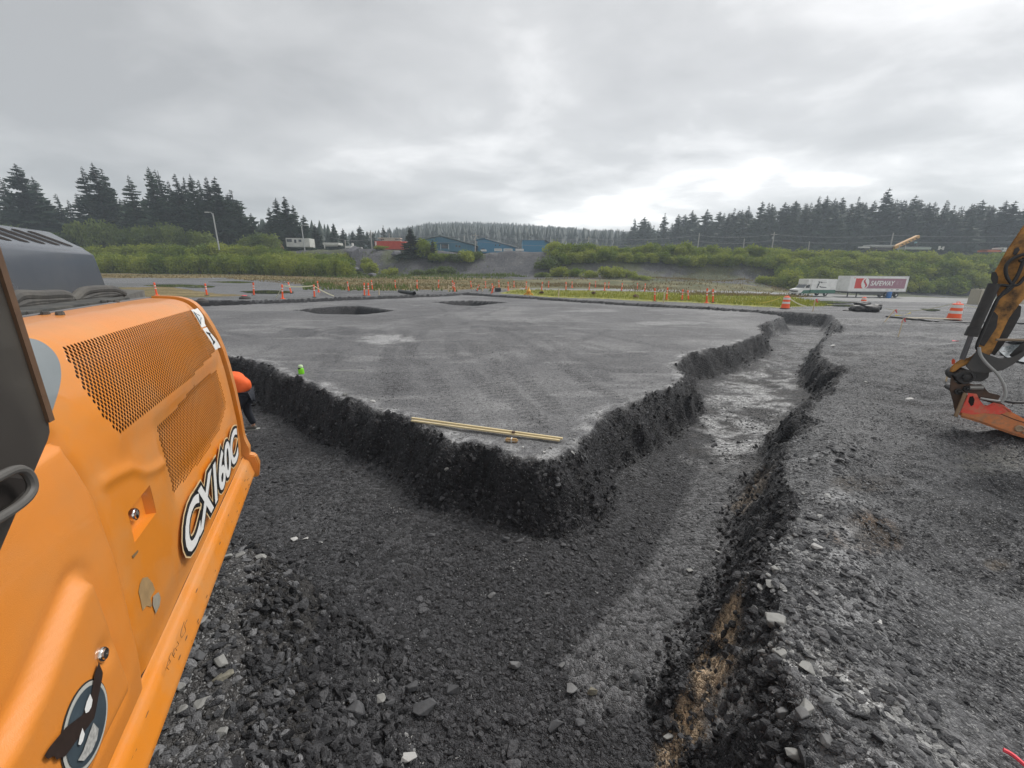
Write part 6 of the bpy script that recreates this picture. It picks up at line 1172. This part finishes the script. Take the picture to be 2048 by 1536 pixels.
for P in ([(3.9, 2.75), (4.35, 2.65), (4.2, 2.45), (4.0, 2.4)], [(4.35, 2.7), (4.9, 2.6), (4.75, 2.45), (4.4, 2.45)], [(3.8, 2.3), (4.25, 2.4), (4.1, 1.9), (3.95, 1.55), (3.7, 1.5), (3.85, 1.9)], [(4.3, 1.75), (4.6, 1.6), (5.9, 1.55), (5.9, 1.68), (4.7, 1.75), (4.4, 1.9)]): mb.prism([(x, -.016, z) for x, z in P], [(x, .0, z) for x, z in P])
mb.build('whale_tail_print', mat('print_dark', (.04, .05, .05), .5), bt)
for x in (4.9, 5.2, 5.5): vb(bt, 'small_print', mat('print_grey', (.3, .3, .3), .5), x, x+.2, -.012, 0, 2.5, 2.62, 0)
vb(bt, 'wheel_chock', SIGNW, .05, .7, -.5, -.2, .02, .2, .03)
def barrel(px_, py_, Y, h, r, m, lab, bands=None, name='barrel', cat='barrel', z=None):
    p = lerpz(px_, py_, 20) if z is None else np.array([xw(px_, Y), Y, z]); t = empty(name, tuple(p)); tag(t, lab, cat); mb = MB(); mb.lathe([(r*.96, 0), (r, .03), (r, h*.33), (r*1.03, h*.345), (r, h*.36), (r, h*.64), (r*1.03, h*.655), (r, h*.67), (r, h-.03), (r*.95, h)], 20); mb.build('body', m, t, smooth=True, angle=30); return t
barrel(1776, 596.3, 73, 1.25, .42, mat('barrel_blue', (.01, .16, .5), .4), 'blue plastic barrel standing before the trailer wheels')
for px_, py_, w, h, lab in ((1963, 609, 22, 24, 'cream concrete block at the far roadside left of the yellow arm'), (2046, 608, 16, 20, 'cream concrete block seen behind the yellow arm')):
    p = lerpz(px_, py_, 20); k = np.linalg.norm(p-CC)/F*.8; t = empty('concrete_block', tuple(p), .3); tag(t, lab, 'concrete block', 'concrete blocks by the road'); mb = MB(); W_ = w*k; H_ = h*k; mb.box(-W_/2, W_/2, 0, W_*.6, -.1, H_); mb.build('block', mat('cream_concrete', (.42, .39, .31), .8, var=.15), t, bevel=.05); mb = MB(); mb.box(-.15, .15, W_*.25, W_*.35, H_-.02, H_+.1); mb.build('lifting_eye', GREASE, t)

# ================================================================== SITE FURNITURE
ORG = mat('safety_orange', (.92, .11, .02), .45, var=.06, objvar=.1); OWH = mat('reflective_white', (.75, .72, .68), .4, var=.08); RBASE = mat('rubber_base', (.05, .045, .04), .8)
def drum(px_, pyb, pyt, lab, tilt=0):
    p = lerpz(px_, pyb, 8); k = (p-CC)@fw/F; h = (pyb-pyt)*k*1.0; r = h*.29; t = empty('traffic_drum', (p[0], p[1], zat(p[0], p[1])), tilt); tag(t, lab, 'traffic drum', 'traffic drums'); n = 24
    zs = [0, .06, .25, .42, .58, .75, .92, 1.0]; rr = [1.12, 1.1, 1.02, .97, .93, .89, .85, .70]
    mb = MB(); mb.lathe([(r*1.35, 0), (r*1.35, h*.04), (r*1.1, h*.07)], n); mb.build('base', RBASE, t, smooth=True, angle=30)
    for i in range(7):
        m = ORG if i % 2 == 0 else OWH
        if i == 6: m = ORG
        if i == 0: continue
        mb = MB(); s_ = .985 if i % 2 == 0 else 1; mb.lathe([(r*rr[i]*s_, h*zs[i]), (r*rr[i+1]*s_, h*zs[i+1])], n) if i < 6 else mb.lathe([(r*rr[6]*.985, h*.92), (r*.8, h*.97), (r*.62, h*.985), (r*.6, h)], n)
        mb.build('orange_band' if m is ORG else 'white_band', m, t, smooth=True, angle=40)
    mb = MB(); mb.lathe([(r*1.12, h*.05), (r*1.02, h*.25)], n); mb.build('orange_band', ORG, t, smooth=True, angle=40)
    mb = MB(); mb.tube([(-r*.35, 0, h), (-r*.3, 0, h*1.08), (r*.3, 0, h*1.08), (r*.35, 0, h)], r*.07, 6); mb.build('handle', ORG, t)
drum(1570, 617, 593, 'orange and white drum at the end of the yellow tape left of the flagged stakes'); drum(1725, 612, 596, 'orange drum mostly hidden behind the black bags'); drum(1906, 641, 607, 'orange and white drum nearest the yellow arm behind the white board')
POSTS = [(314, 591, 309, 565), (414, 591, 410, 567), (508, 591, 507, 565), (565.5, 597.5, 564.5, 569), (583, 587, 576, 564), (629, 595, 627, 569), (637.5, 584.5, 635, 562), (698, 582.5, 694, 563), (729, 592, 728, 565.5), (737.5, 591, 736, 566), (745, 579.5, 742.5, 560.5), (791, 578, 790, 560.5), (834, 577.5, 834, 560), (877, 577, 877.5, 560), (907, 583, 904.5, 561), (910, 583, 908, 565), (942.5, 575.5, 941, 562), (954, 582, 959, 569), (971, 575, 971, 562.5), (985, 586, 984, 567), (998, 576, 997.5, 561),
         (1016.5, 580.5, 1016, 564), (1028, 575.5, 1028, 562), (1052, 580, 1053, 563), (1083, 580.5, 1085, 564), (1097, 576, 1097.5, 562.5), (1132, 580.5, 1132, 564), (1144, 575.5, 1144, 563), (1178, 581, 1179.5, 565.5), (1191, 575.5, 1191, 562.5), (1209, 581, 1210, 565), (1217, 578, 1218, 564), (1243, 582, 1245, 566), (1275, 578, 1275, 566), (1289, 583.5, 1291, 567), (1309.5, 603, 1309, 576), (1333, 600, 1335, 575), (1364, 600.5, 1366, 579), (1377, 600.5, 1375, 580.5), (1413, 606, 1415, 576.5), (1426, 606, 1426, 578)]
oo = ['first', 'second', 'third', 'fourth', 'fifth', 'sixth', 'seventh', 'eighth', 'ninth', 'tenth', 'eleventh', 'twelfth', 'thirteenth', 'fourteenth', 'fifteenth', 'sixteenth', 'seventeenth', 'eighteenth', 'nineteenth', 'twentieth', 'twenty-first', 'twenty-second', 'twenty-third', 'twenty-fourth', 'twenty-fifth', 'twenty-sixth', 'twenty-seventh', 'twenty-eighth', 'twenty-ninth', 'thirtieth', 'thirty-first', 'thirty-second', 'thirty-third', 'thirty-fourth', 'thirty-fifth', 'thirty-sixth', 'thirty-seventh', 'thirty-eighth', 'thirty-ninth', 'fortieth', 'forty-first']
PTOP = {}
for i, (xb, yb, xt, yt) in enumerate(POSTS):
    p = lerpz(xb, yb, 15); Y = p[1]; top = gy(xt, yt, Y); h = top[2]-p[2]; t = empty('delineator_post', tuple(p)); near = xb > 1300
    # lean the post so its head stands where the photograph shows it
    nat_x = p[0]; lean = (top[0]-nat_x-(h*0))/max(h, .3); t.rotation_euler = (random.uniform(-.05, .05), math.atan(lean)*.85, 0); PTOP[i] = (top[0], Y, top[2])
    tag(t, f'slim orange marker post, {oo[i]} from the left in the row around the pad' + (', leaning' if abs(xb-xt) > 4 else ''), 'marker post', 'orange marker posts around the gravel pad')
    r = .07 if not near else .072; mb = MB(); mb.lathe([(.2, 0), (.2, .04), (.1, .07)], 8); mb.build('base', RBASE if i % 3 else ORG, t)
    mb = MB(); mb.lathe([(r*1.2, .05), (r, h*.3), (r, h*.93), (r*1.25, h*.94), (r*.8, h)], 8); mb.build('tube', ORG, t, smooth=True, angle=40)
    for a, b in ((.52, .6), (.7, .78)):
        mb = MB(); mb.lathe([(r*1.04, h*a), (r*1.04, h*b)], 8); mb.build('reflective_band', OWH, t)
LATH = mat('pale_lath', (.62, .50, .33), .8, var=.15, vscale=10); PINK = mat('pink_ribbon', (.85, .07, .10), .6, var=.1); YT = mat('caution_tape', (.75, .62, .12), .5, var=.1)
def stake(xb, yb, xt, yt, lab, flag=True, m=LATH, z=None):
    p = lerpz(xb, yb, 5) if yb < 640 or z is None else gp(xb, yb, z); r_ = ray(xt, yt); Y = p[1]; top = gy(xt, yt, Y); t = empty('survey_stake', (p[0], p[1], p[2])); tag(t, lab, 'stake', 'survey stakes'); v = Vector(top-p); w = max(.022, .0014*Y)
    inv = Matrix.Translation(t.location).inverted(); mb = MB(); mb.tube([p-np.array([0, 0, .1]), top], w, 4); o = mb.build('lath', m, t); o.matrix_parent_inverse = inv
    if flag:
        mb = MB(); c = np.array(top); L_ = max(.12, .008*Y); 
        for dx, dz in ((1, -.9), (-.3, -1.2), (.8, .1)): mb.prism([c+np.array([0, -.01, 0]), c+np.array([L_*dx*.5, -.02, L_*dz*.4]), c+np.array([L_*dx, -.01, L_*dz])], [c+np.array([0.01, .01, -L_*.3]), c+np.array([L_*dx*.5, .02, L_*dz*.4-L_*.3]), c+np.array([L_*dx*.9, .02, L_*dz-L_*.25])])
        o = mb.build('ribbon', PINK, t); o.matrix_parent_inverse = inv
    return t
stake(1797, 671, 1807, 637, 'leaning stake with pink ribbon nearest the yellow arm, at the white board end'); stake(1768, 643, 1790, 619, 'strongly leaning stake with pink ribbon left of the upright flagged one'); stake(1625.5, 622, 1631, 598, 'thin stake with pink ribbon between the drum and black bags')
for (xb, yb, xt, yt, lab) in ((758, 590, 758, 577, 'short pale stake right of the paired orange posts'), (821.5, 577.5, 821.5, 568, 'short pale stake left of the pipe on the far side'), (897, 583, 897, 570, 'short pale stake beside the twin posts behind the pad corner'), (965, 582.5, 965, 576, 'tiny pale stake by the leaning post behind the pad corner'), (1117, 594.5, 1118, 577.5, 'pale stake on the green verge right of the yellow stand'), (1327, 606, 1329, 585, 'pale stake between two banded orange posts on the verge'), (982, 587, 988, 572, 'short orange-pink leaning stake beside the black box')): stake(xb, yb, xt, yt, lab, False, ORG if 'orange-pink' in lab else LATH)
def tape(pts, lab, m=YT, w=.05, cat='caution tape'):
    mb = MB(); P = [np.array(p, float) for p in pts]; Q = []
    for a, b in zip(P[:-1], P[1:]):
        for k in range(8): u = k/8; q = a*(1-u)+b*u; q = q-np.array([0, 0, 4*u*(1-u)*.10*np.linalg.norm(b-a)*.35]); Q.append(q)
    Q.append(P[-1])
    for a, b in zip(Q[:-1], Q[1:]): mb.prism([a+np.array([0, 0, w]), b+np.array([0, 0, w]), b-np.array([0, 0, w]), a-np.array([0, 0, w])], [a+np.array([0, .006, w]), b+np.array([0, .006, w]), b+np.array([0, .006, -w]), a+np.array([0, .006, -w])])
    tag(mb.build('caution_tape', m), lab, cat, 'caution tapes')
G = lambda x, y: lerpz(x, y, 8)+np.array([0, 0, .05])
T_ = lambda i, f=.1: np.array(PTOP[i])-np.array([0, 0, f])
tape([G(552, 596), T_(3), T_(5), G(668, 593)], 'pale tape sagging over two orange posts at the left far edge', mat('tape_pale', (.6, .58, .4), .5)); tape([G(945, 580), T_(17), T_(19)], 'pale tape tied over the leaning post behind the pad corner', mat('tape_pale', (.6, .58, .4), .5))
tape([G(1004, 580), G(1050, 587)], 'yellow tape lying taut from the black box to the yellow stand'); 
dz = lerpz(1565, 616, 8); tape([G(1465, 604), G(1500, 604), dz+np.array([-.3, 0, .8])], 'yellow tape rising from the verge to the nearest drum'); tape([dz+np.array([.35, 0, .8]), G(1613, 614)], 'short tape from the drum down to the ground on its right', mat('tape_pale', (.6, .58, .4), .5))
tape([G(1790, 632), G(1821, 627)], 'yellow tape scrap lying between the flagged stakes and the drum'); d3 = lerpz(1904, 640, 8); tape([G(1770, 618), d3+np.array([-.3, 0, .95])], 'thin pale tape rising to the drum near the yellow arm', mat('tape_pale', (.6, .58, .4), .5), .02); tape([d3+np.array([.3, 0, .95]), d3+np.array([3, .5, .7])], 'thin pale tape running right from the drum near the yellow arm', mat('tape_pale', (.6, .58, .4), .5), .02)
# pipe, box, yellow stand, small bases
p, q = G(799, 585.5), G(829, 590); mb = MB(); v = Vector(q-p); nn = 16
mb.tube([p+np.array([0, 0, .14]), q+np.array([0, 0, .14])], .19, nn, False); mb.tube([q+np.array([0, 0, .14]), p+np.array([0, 0, .14])], .165, nn, False); tag(mb.build('culvert_pipe', mat('black_pipe', (.03, .035, .035), .5), smooth=True), 'black open-ended pipe lying on the far side of the pad trench', 'pipe')
simple('crate', 'box', 'black box beside the posts at the far pad corner', [('body', mat('black_box', (.015, .015, .017), .5), 990, 1001.5, 576.5, 583.5, .8), ('lid', mat('black_box_lid', (.03, .03, .03), .4), 989.5, 1002, 576, 577, .8)], float(G(996, 584)[1]))
p = G(1057, 591); t = empty('plate_stand', tuple(p)); tag(t, 'yellow-orange footed light stand lying on the verge behind the pad', 'light stand'); YS = mat('stand_yellow', (.75, .33, .02), .5)
for a in (-1, -.35, .35, 1): mb = MB(); mb.tube([(0, 0, .35), (a*.5, (a*a-.5)*.3, 0)], .07, 6); mb.build('leg', YS, t)
mb = MB(); mb.lathe([(.12, .25), (.25, .3), (.25, .5), (.12, .6), (.06, .85)], 10); mb.build('head', YS, t)
for px_, py_, lab in ((404, 605, 'dark round base with a red-white top at the left far trench edge'), (490, 598, 'round base with a red-white top beyond the far trench, right of the darker one')):
    p = G(px_, py_); t = empty('cone_stub', tuple(p)); tag(t, lab, 'cone stub', 'cone stubs'); mb = MB(); mb.lathe([(.45, -.05), (.42, .08), (.2, .22), (.05, .25)], 14); mb.build('base', RBASE, t, smooth=True); mb = MB(); mb.lathe([(.22, .15), (.2, .24), (.05, .27)], 12); mb.build('cap', PINK if px_ > 450 else RUST, t)
for px_, py_, lab in ((1188, 590, 'brown tussock or stump standing in the yellow verge, left of two'), (1271, 596, 'low brown stump in the verge, right of two'), (1083, 588, 'small dark red lump right of the yellow stand')):
    p = G(px_, py_); me = rock_mesh(int(px_), .38, .3, .3); me.materials.append(mat('stump_brown', (.10, .05, .03), .9, var=.3)); o = bpy.data.objects.new('stump', me); COL.objects.link(o); o.location = p+np.array([0, 0, .12]); tag(o, lab, 'stump')
# black bags
p = lerpz(1728, 623, 8); t = empty('bag_heap', tuple(p)); tag(t, 'heap of slumped black sandbags in front of a half-hidden drum', 'sandbags'); BAG = mat('black_bag', (.03, .029, .03), .55, var=.3, vscale=3, bump=.5, bscale=8)
for i, (dx, dy, z, a, b, c, rz) in enumerate(((-.55, 0, .18, .55, .4, .26, .2), (.35, -.1, .2, .6, .4, .26, -.15), (.05, .35, .42, .65, .35, .22, .1), (.95, .15, .28, .38, .35, .24, .5), (-.15, .2, .15, .7, .5, .2, 0), (-1.0, .05, .05, .4, .3, .1, 0))):
    bm = bmesh.new(); bmesh.ops.create_uvsphere(bm, u_segments=18, v_segments=10, radius=1)
    for v in bm.verts: n_ = 1+.18*math.sin(v.co.x*4+i)*math.cos(v.co.z*5)+.08*math.sin(v.co.y*9+i*2); v.co = (v.co.x*a*n_, v.co.y*b*n_, v.co.z*c*n_)
    me = bpy.data.meshes.new('bag'); bm.to_mesh(me); bm.free(); me.materials.append(BAG); me.shade_smooth(); o = bpy.data.objects.new('bag', me); COL.objects.link(o); o.parent = t; o.location = (dx*1.0, dy, z*1.1); o.rotation_euler = (0, 0, rz)
# white board, black hose on the right yard
def onyard(x, y, dz=.04): q = gp(x, y); q[2] = zat(q[0], q[1])+dz; return q
A, B = onyard(1812, 641, .10), onyard(1920, 642.5, .10); d = (B-A)/np.linalg.norm(B-A); s_ = np.array([-d[1], d[0], 0])*.10
mb = MB(); mb.prism([A-s_, B-s_, B+s_, A+s_], [q+np.array([0, 0, .05]) for q in (A-s_, B-s_, B+s_, A+s_)]); tag(mb.build('timber_board', mat('cream_board', (.6, .54, .42), .7, var=.1), bevel=.006), 'long cream board lying between the flagged stake and the drum', 'board')
mb = MB(); P = smooth([onyard(x, y, .05) for x, y in ((1772, 634), (1800, 637), (1830, 641), (1900, 645), (1960, 648), (2048, 650), (2200, 654))], 2); mb.tube(P, .055, 8); tag(mb.build('discharge_hose', HOSE, smooth=True), 'long black hose lying behind the cream board across the yard', 'hose')
# green spray bottle
p = gp(603, 748); p[2] = zat(p[0], p[1]); k = (p-CC)@fw/F; h = 18*k; t = empty('spray_bottle', tuple(p)); tag(t, 'bright green bottle standing upright on the gravel pad near its left edge', 'bottle'); LG = mat('lime_green', (.22, .72, .015), .35)
mb = MB(); r = h*.30; mb.lathe([(r*.95, 0), (r, .01), (r, h*.5), (r*.9, h*.62), (r*.5, h*.7), (r*.4, h*.74)], 16); mb.build('body', LG, t, smooth=True, angle=40); mb = MB(); mb.lathe([(r*.75, h*.7), (r*.8, h*.74), (r*.8, h*.9), (r*.6, h)], 14); mb.build('cap', mat('cap_pale', (.6, .75, .45), .4), t, smooth=True, angle=40); mb = MB(); mb.box(-r*.5, r*.1, -r*1.02, -r*.7, h*.58, h*.74); mb.build('label', BLACK, t)
# laths on the pad corner
def lath(A, B, w, h_, dz, lab, m, name='timber_lath', cat='lath', grp='timber laths'):
    a = gp(*A); b = gp(*B); a[2] = zat(a[0], a[1])+dz; b[2] = zat(b[0], b[1])+dz; d = (b-a)/np.linalg.norm(b-a); s_ = np.cross(d, [0, 0, 1]); s_ = s_/np.linalg.norm(s_)*w/2
    mb = MB(); u = np.array([0, 0, h_]); mb.prism([a-s_, a+s_, a+s_+u, a-s_+u], [b-s_, b+s_, b+s_+u, b-s_+u]); return tag(mb.build(name, m, bevel=.003), lab, cat, grp)
LW = mat('fresh_pine', (.66, .55, .33), .7, var=.15, vscale=14, bump=.3, bscale=60)
lath((824, 843), (1125, 883), .035, .03, .03, 'long pale lath at the pad corner, rear of the pair', LW); lath((823, 845.6), (1119, 885.4), .035, .026, .028, 'long pale lath at the pad corner, front of the pair', LW)
lath((672, 742), (728, 741), .02, .015, .01, 'thin white stick lying flat on the pad right of the green bottle', mat('white_stick', (.5, .5, .48), .6), 'thin_stick', 'stick')
p = gp(1023, 884); p[2] = zat(p[0], p[1]); t = empty('wood_block', tuple(p), -.15); tag(t, 'small tan wood block with a pale cross mark beside the paired laths', 'wood block'); mb = MB(); mb.box(-.10, .10, -.035, .035, 0, .06); mb.build('block', mat('block_tan', (.42, .27, .12), .7, var=.2, vscale=20), t, bevel=.02); mb = MB(); mb.box(-.008, .008, -.038, .038, .0, .064); mb.box(-.06, .06, -.0365, .0365, .025, .032); mb.build('pale_mark', SIGNW, t)
mb = MB(); mb.box(-.02, .03, -.02, .02, 0, .03); o = mb.build('nail_block', RUST); q = gp(1026, 872); o.location = (q[0], q[1], zat(q[0], q[1])+.065); tag(o, 'small rusty nub on the laths above the tan wood block', 'clip')
# pink marks
q = gp(1912, 680); mb = MB(); mb.prism([(q[0]+x, q[1]+y, zat(q[0]+x, q[1]+y)+.02) for x, y in ((-.15, 0), (0, -.12), (.15, 0), (.02, .14))], [(q[0]+x, q[1]+y, zat(q[0]+x, q[1]+y)+.03) for x, y in ((-.15, 0), (0, -.12), (.15, 0), (.02, .14))]); tag(mb.build('ground_ribbon', PINK), 'faint pink ribbon scrap on the yard left of the yellow arm', 'ribbon')
mb = MB(); P = [gp(x, y) for x, y in ((2006, 1501), (2024, 1510), (2048, 1532), (2090, 1570))]; P = [np.array([a[0], a[1], zat(a[0], a[1])+.03]) for a in P]; mb.tube(smooth(P, 2), .011, 6); tag(mb.build('marker_flag', PINK, smooth=True), 'fluorescent pink-orange stake end at the bottom right corner', 'marking stake')
# timber dunnage near breaker
stake(1893, 760, 1897, 742, 'short pale splinter stake beside the breaker hanger', False)

# ================================================================== WORKER
SKIN = mat('skin', (.45, .25, .17), .6); JACK = mat('orange_hoodie', (.85, .125, .02), .75, var=.08, vscale=7, bump=.5, bscale=18); TROU = mat('dark_jeans', (.018, .021, .03), .85, var=.3, vscale=8, bump=.4, bscale=30); SHOE = mat('grey_shoe', (.13, .125, .11), .7, var=.3, vscale=20); SOLE = mat('shoe_sole', (.4, .4, .38), .7)
def skin(name, verts, edges, radii, root, m, parent, sub=2):
    me = bpy.data.meshes.new(name); me.from_pydata(verts, edges, []); o = bpy.data.objects.new(name, me); COL.objects.link(o); md = o.modifiers.new('skin', 'SKIN'); md.use_smooth_shade = True
    for i, r in enumerate(radii): sv = me.skin_vertices[0].data[i]; sv.radius = r if isinstance(r, tuple) else (r, r); sv.use_root = (i == root)
    s = o.modifiers.new('sub', 'SUBSURF'); s.levels = sub; s.render_levels = sub; me.materials.append(m); o.parent = parent; return o
pf = gp(506, 861, -DEPTH); zf = zat(pf[0], pf[1]); wk = tag(empty('person', (pf[0], pf[1], zf), math.radians(200)), 'worker in an orange hooded jacket and dark trousers bending over in the trench', 'person')
# local frame: +x = forward (towards the left of the view), y = sideways, z up; standing leg near the origin
hip = (.02, .12, .86); ch = (.42, .12, 1.08); nk = (.56, .12, 1.03); hd = (.70, .12, .93)
V = [hip, (.22, .12, 1.0), ch, nk, hd, (.78, .12, .86), (.02, .02, .82), (.05, -.01, .46), (-.03, -.02, .09), (.12, -.02, .04), (.02, .23, .82), (.22, .27, .47), (.16, .28, .09), (.31, .28, .04), (.47, -.08, 1.02), (.50, -.13, .74), (.60, -.10, .50), (.63, -.10, .42), (.47, .32, 1.02), (.52, .36, .75), (.62, .33, .52), (.65, .32, .44)]
E_ = [(0, 1), (1, 2), (2, 3), (3, 4), (4, 5), (0, 6), (6, 7), (7, 8), (8, 9), (0, 10), (10, 11), (11, 12), (12, 13), (2, 14), (14, 15), (15, 16), (16, 17), (2, 18), (18, 19), (19, 20), (20, 21)]
R_ = [.13, .12, .135, .05, .085, .075, .085, .055, .036, .03, .085, .055, .036, .03, .05, .038, .028, .03, .05, .038, .028, .03]
skin('body', V, E_, R_, 0, SKIN, wk)
# five fingers on each hand
for s_, hx in ((17, -.10), (21, .32)):
    b = np.array(V[s_]); 
    for k in range(5):
        dy = (k-2)*.017; L_ = (.045, .07, .078, .072, .055)[k] if k else .045; d0 = (.02, 0, -.03); 
        a = b+np.array([.0, dy, -.01]); c = a+np.array([.018+(.02 if k == 0 else 0), dy*.3, -L_*.55]); e = c+np.array([-.012, 0, -L_*.45]); skin('finger', [tuple(b), tuple(a), tuple(c), tuple(e)], [(0, 1), (1, 2), (2, 3)], [.02, .0095, .0085, .007], 0, SKIN, bpy.data.objects[wk.children[0].name], 1)
J = [(-.05, .12, .88), (.05, .12, 1.05), (.18, .12, 1.20), (.34, .12, 1.24), (.50, .12, 1.15), (.58, .12, 1.05), (.47, -.09, 1.03), (.50, -.14, .75), (.60, -.11, .52), (.47, .33, 1.03), (.52, .37, .76), (.62, .34, .54)]
jk = skin('jacket', J, [(0, 1), (1, 2), (2, 3), (3, 4), (4, 5), (3, 6), (6, 7), (7, 8), (3, 9), (9, 10), (10, 11)], [.205, .215, .225, .215, .16, .11, .09, .07, .052, .09, .07, .052], 3, JACK, wk)
_tx = bpy.data.textures.new('cloth_folds', 'CLOUDS'); _tx.noise_scale = .16; _tx.noise_depth = 3; _d = jk.modifiers.new('folds', 'DISPLACE'); _d.texture = _tx; _d.strength = .09; _d.mid_level = .5
hd_ = skin('hood', [(.48, .12, 1.17), (.58, .12, 1.14), (.69, .12, 1.03)], [(0, 1), (1, 2)], [.11, .135, .125], 0, JACK, jk)
tz = [(.0, .12, .88), (.02, .02, .82), (.05, -.01, .47), (-.03, -.02, .13), (.02, .23, .82), (.22, .27, .48), (.16, .28, .13)]
skin('trousers', tz, [(0, 1), (1, 2), (2, 3), (0, 4), (4, 5), (5, 6)], [.165, .115, .085, .066, .115, .085, .066], 0, TROU, wk)
for sx, sy in ((-.03, -.02), (.16, .28)):
    o = skin('shoe', [(sx-.05, sy, .065), (sx+.06, sy, .06), (sx+.17, sy, .045)], [(0, 1), (1, 2)], [(.05, .05), (.048, .045), (.036, .035)], 0, SHOE, wk, 2); mb = MB(); mb.prism([(sx+x, sy+y, 0) for x, y in ((-.10, -.03), (-.07, -.045), (.15, -.045), (.2, -.02), (.2, .02), (.15, .045), (-.07, .045), (-.10, .03))], [(sx+x, sy+y, .03) for x, y in ((-.10, -.03), (-.07, -.045), (.15, -.045), (.2, -.02), (.2, .02), (.15, .045), (-.07, .045), (-.10, .03))]); mb.build('sole', SOLE, o, bevel=.006)
# ================================================================== AIR
hz_ = MB(); hz_.box(-420, 960, -3.5, 700, -3.5, 82); hb = hz_.build('haze', []); hb.data.materials.clear()
hm, hnt, _b = _nodes('haze_air'); hnt.nodes.remove(_b); pv = hnt.nodes.new('ShaderNodeVolumePrincipled'); pv.inputs['Density'].default_value = .0008; pv.inputs['Color'].default_value = (.80, .90, 1, 1); pv.inputs['Anisotropy'].default_value = .2
hnt.links.new(pv.outputs[0], hnt.nodes['Material Output'].inputs['Volume']); hb.data.materials.append(hm); tag(hb, kind='stuff')
sc.cycles.volume_step_rate = 8; sc.cycles.volume_max_steps = 64
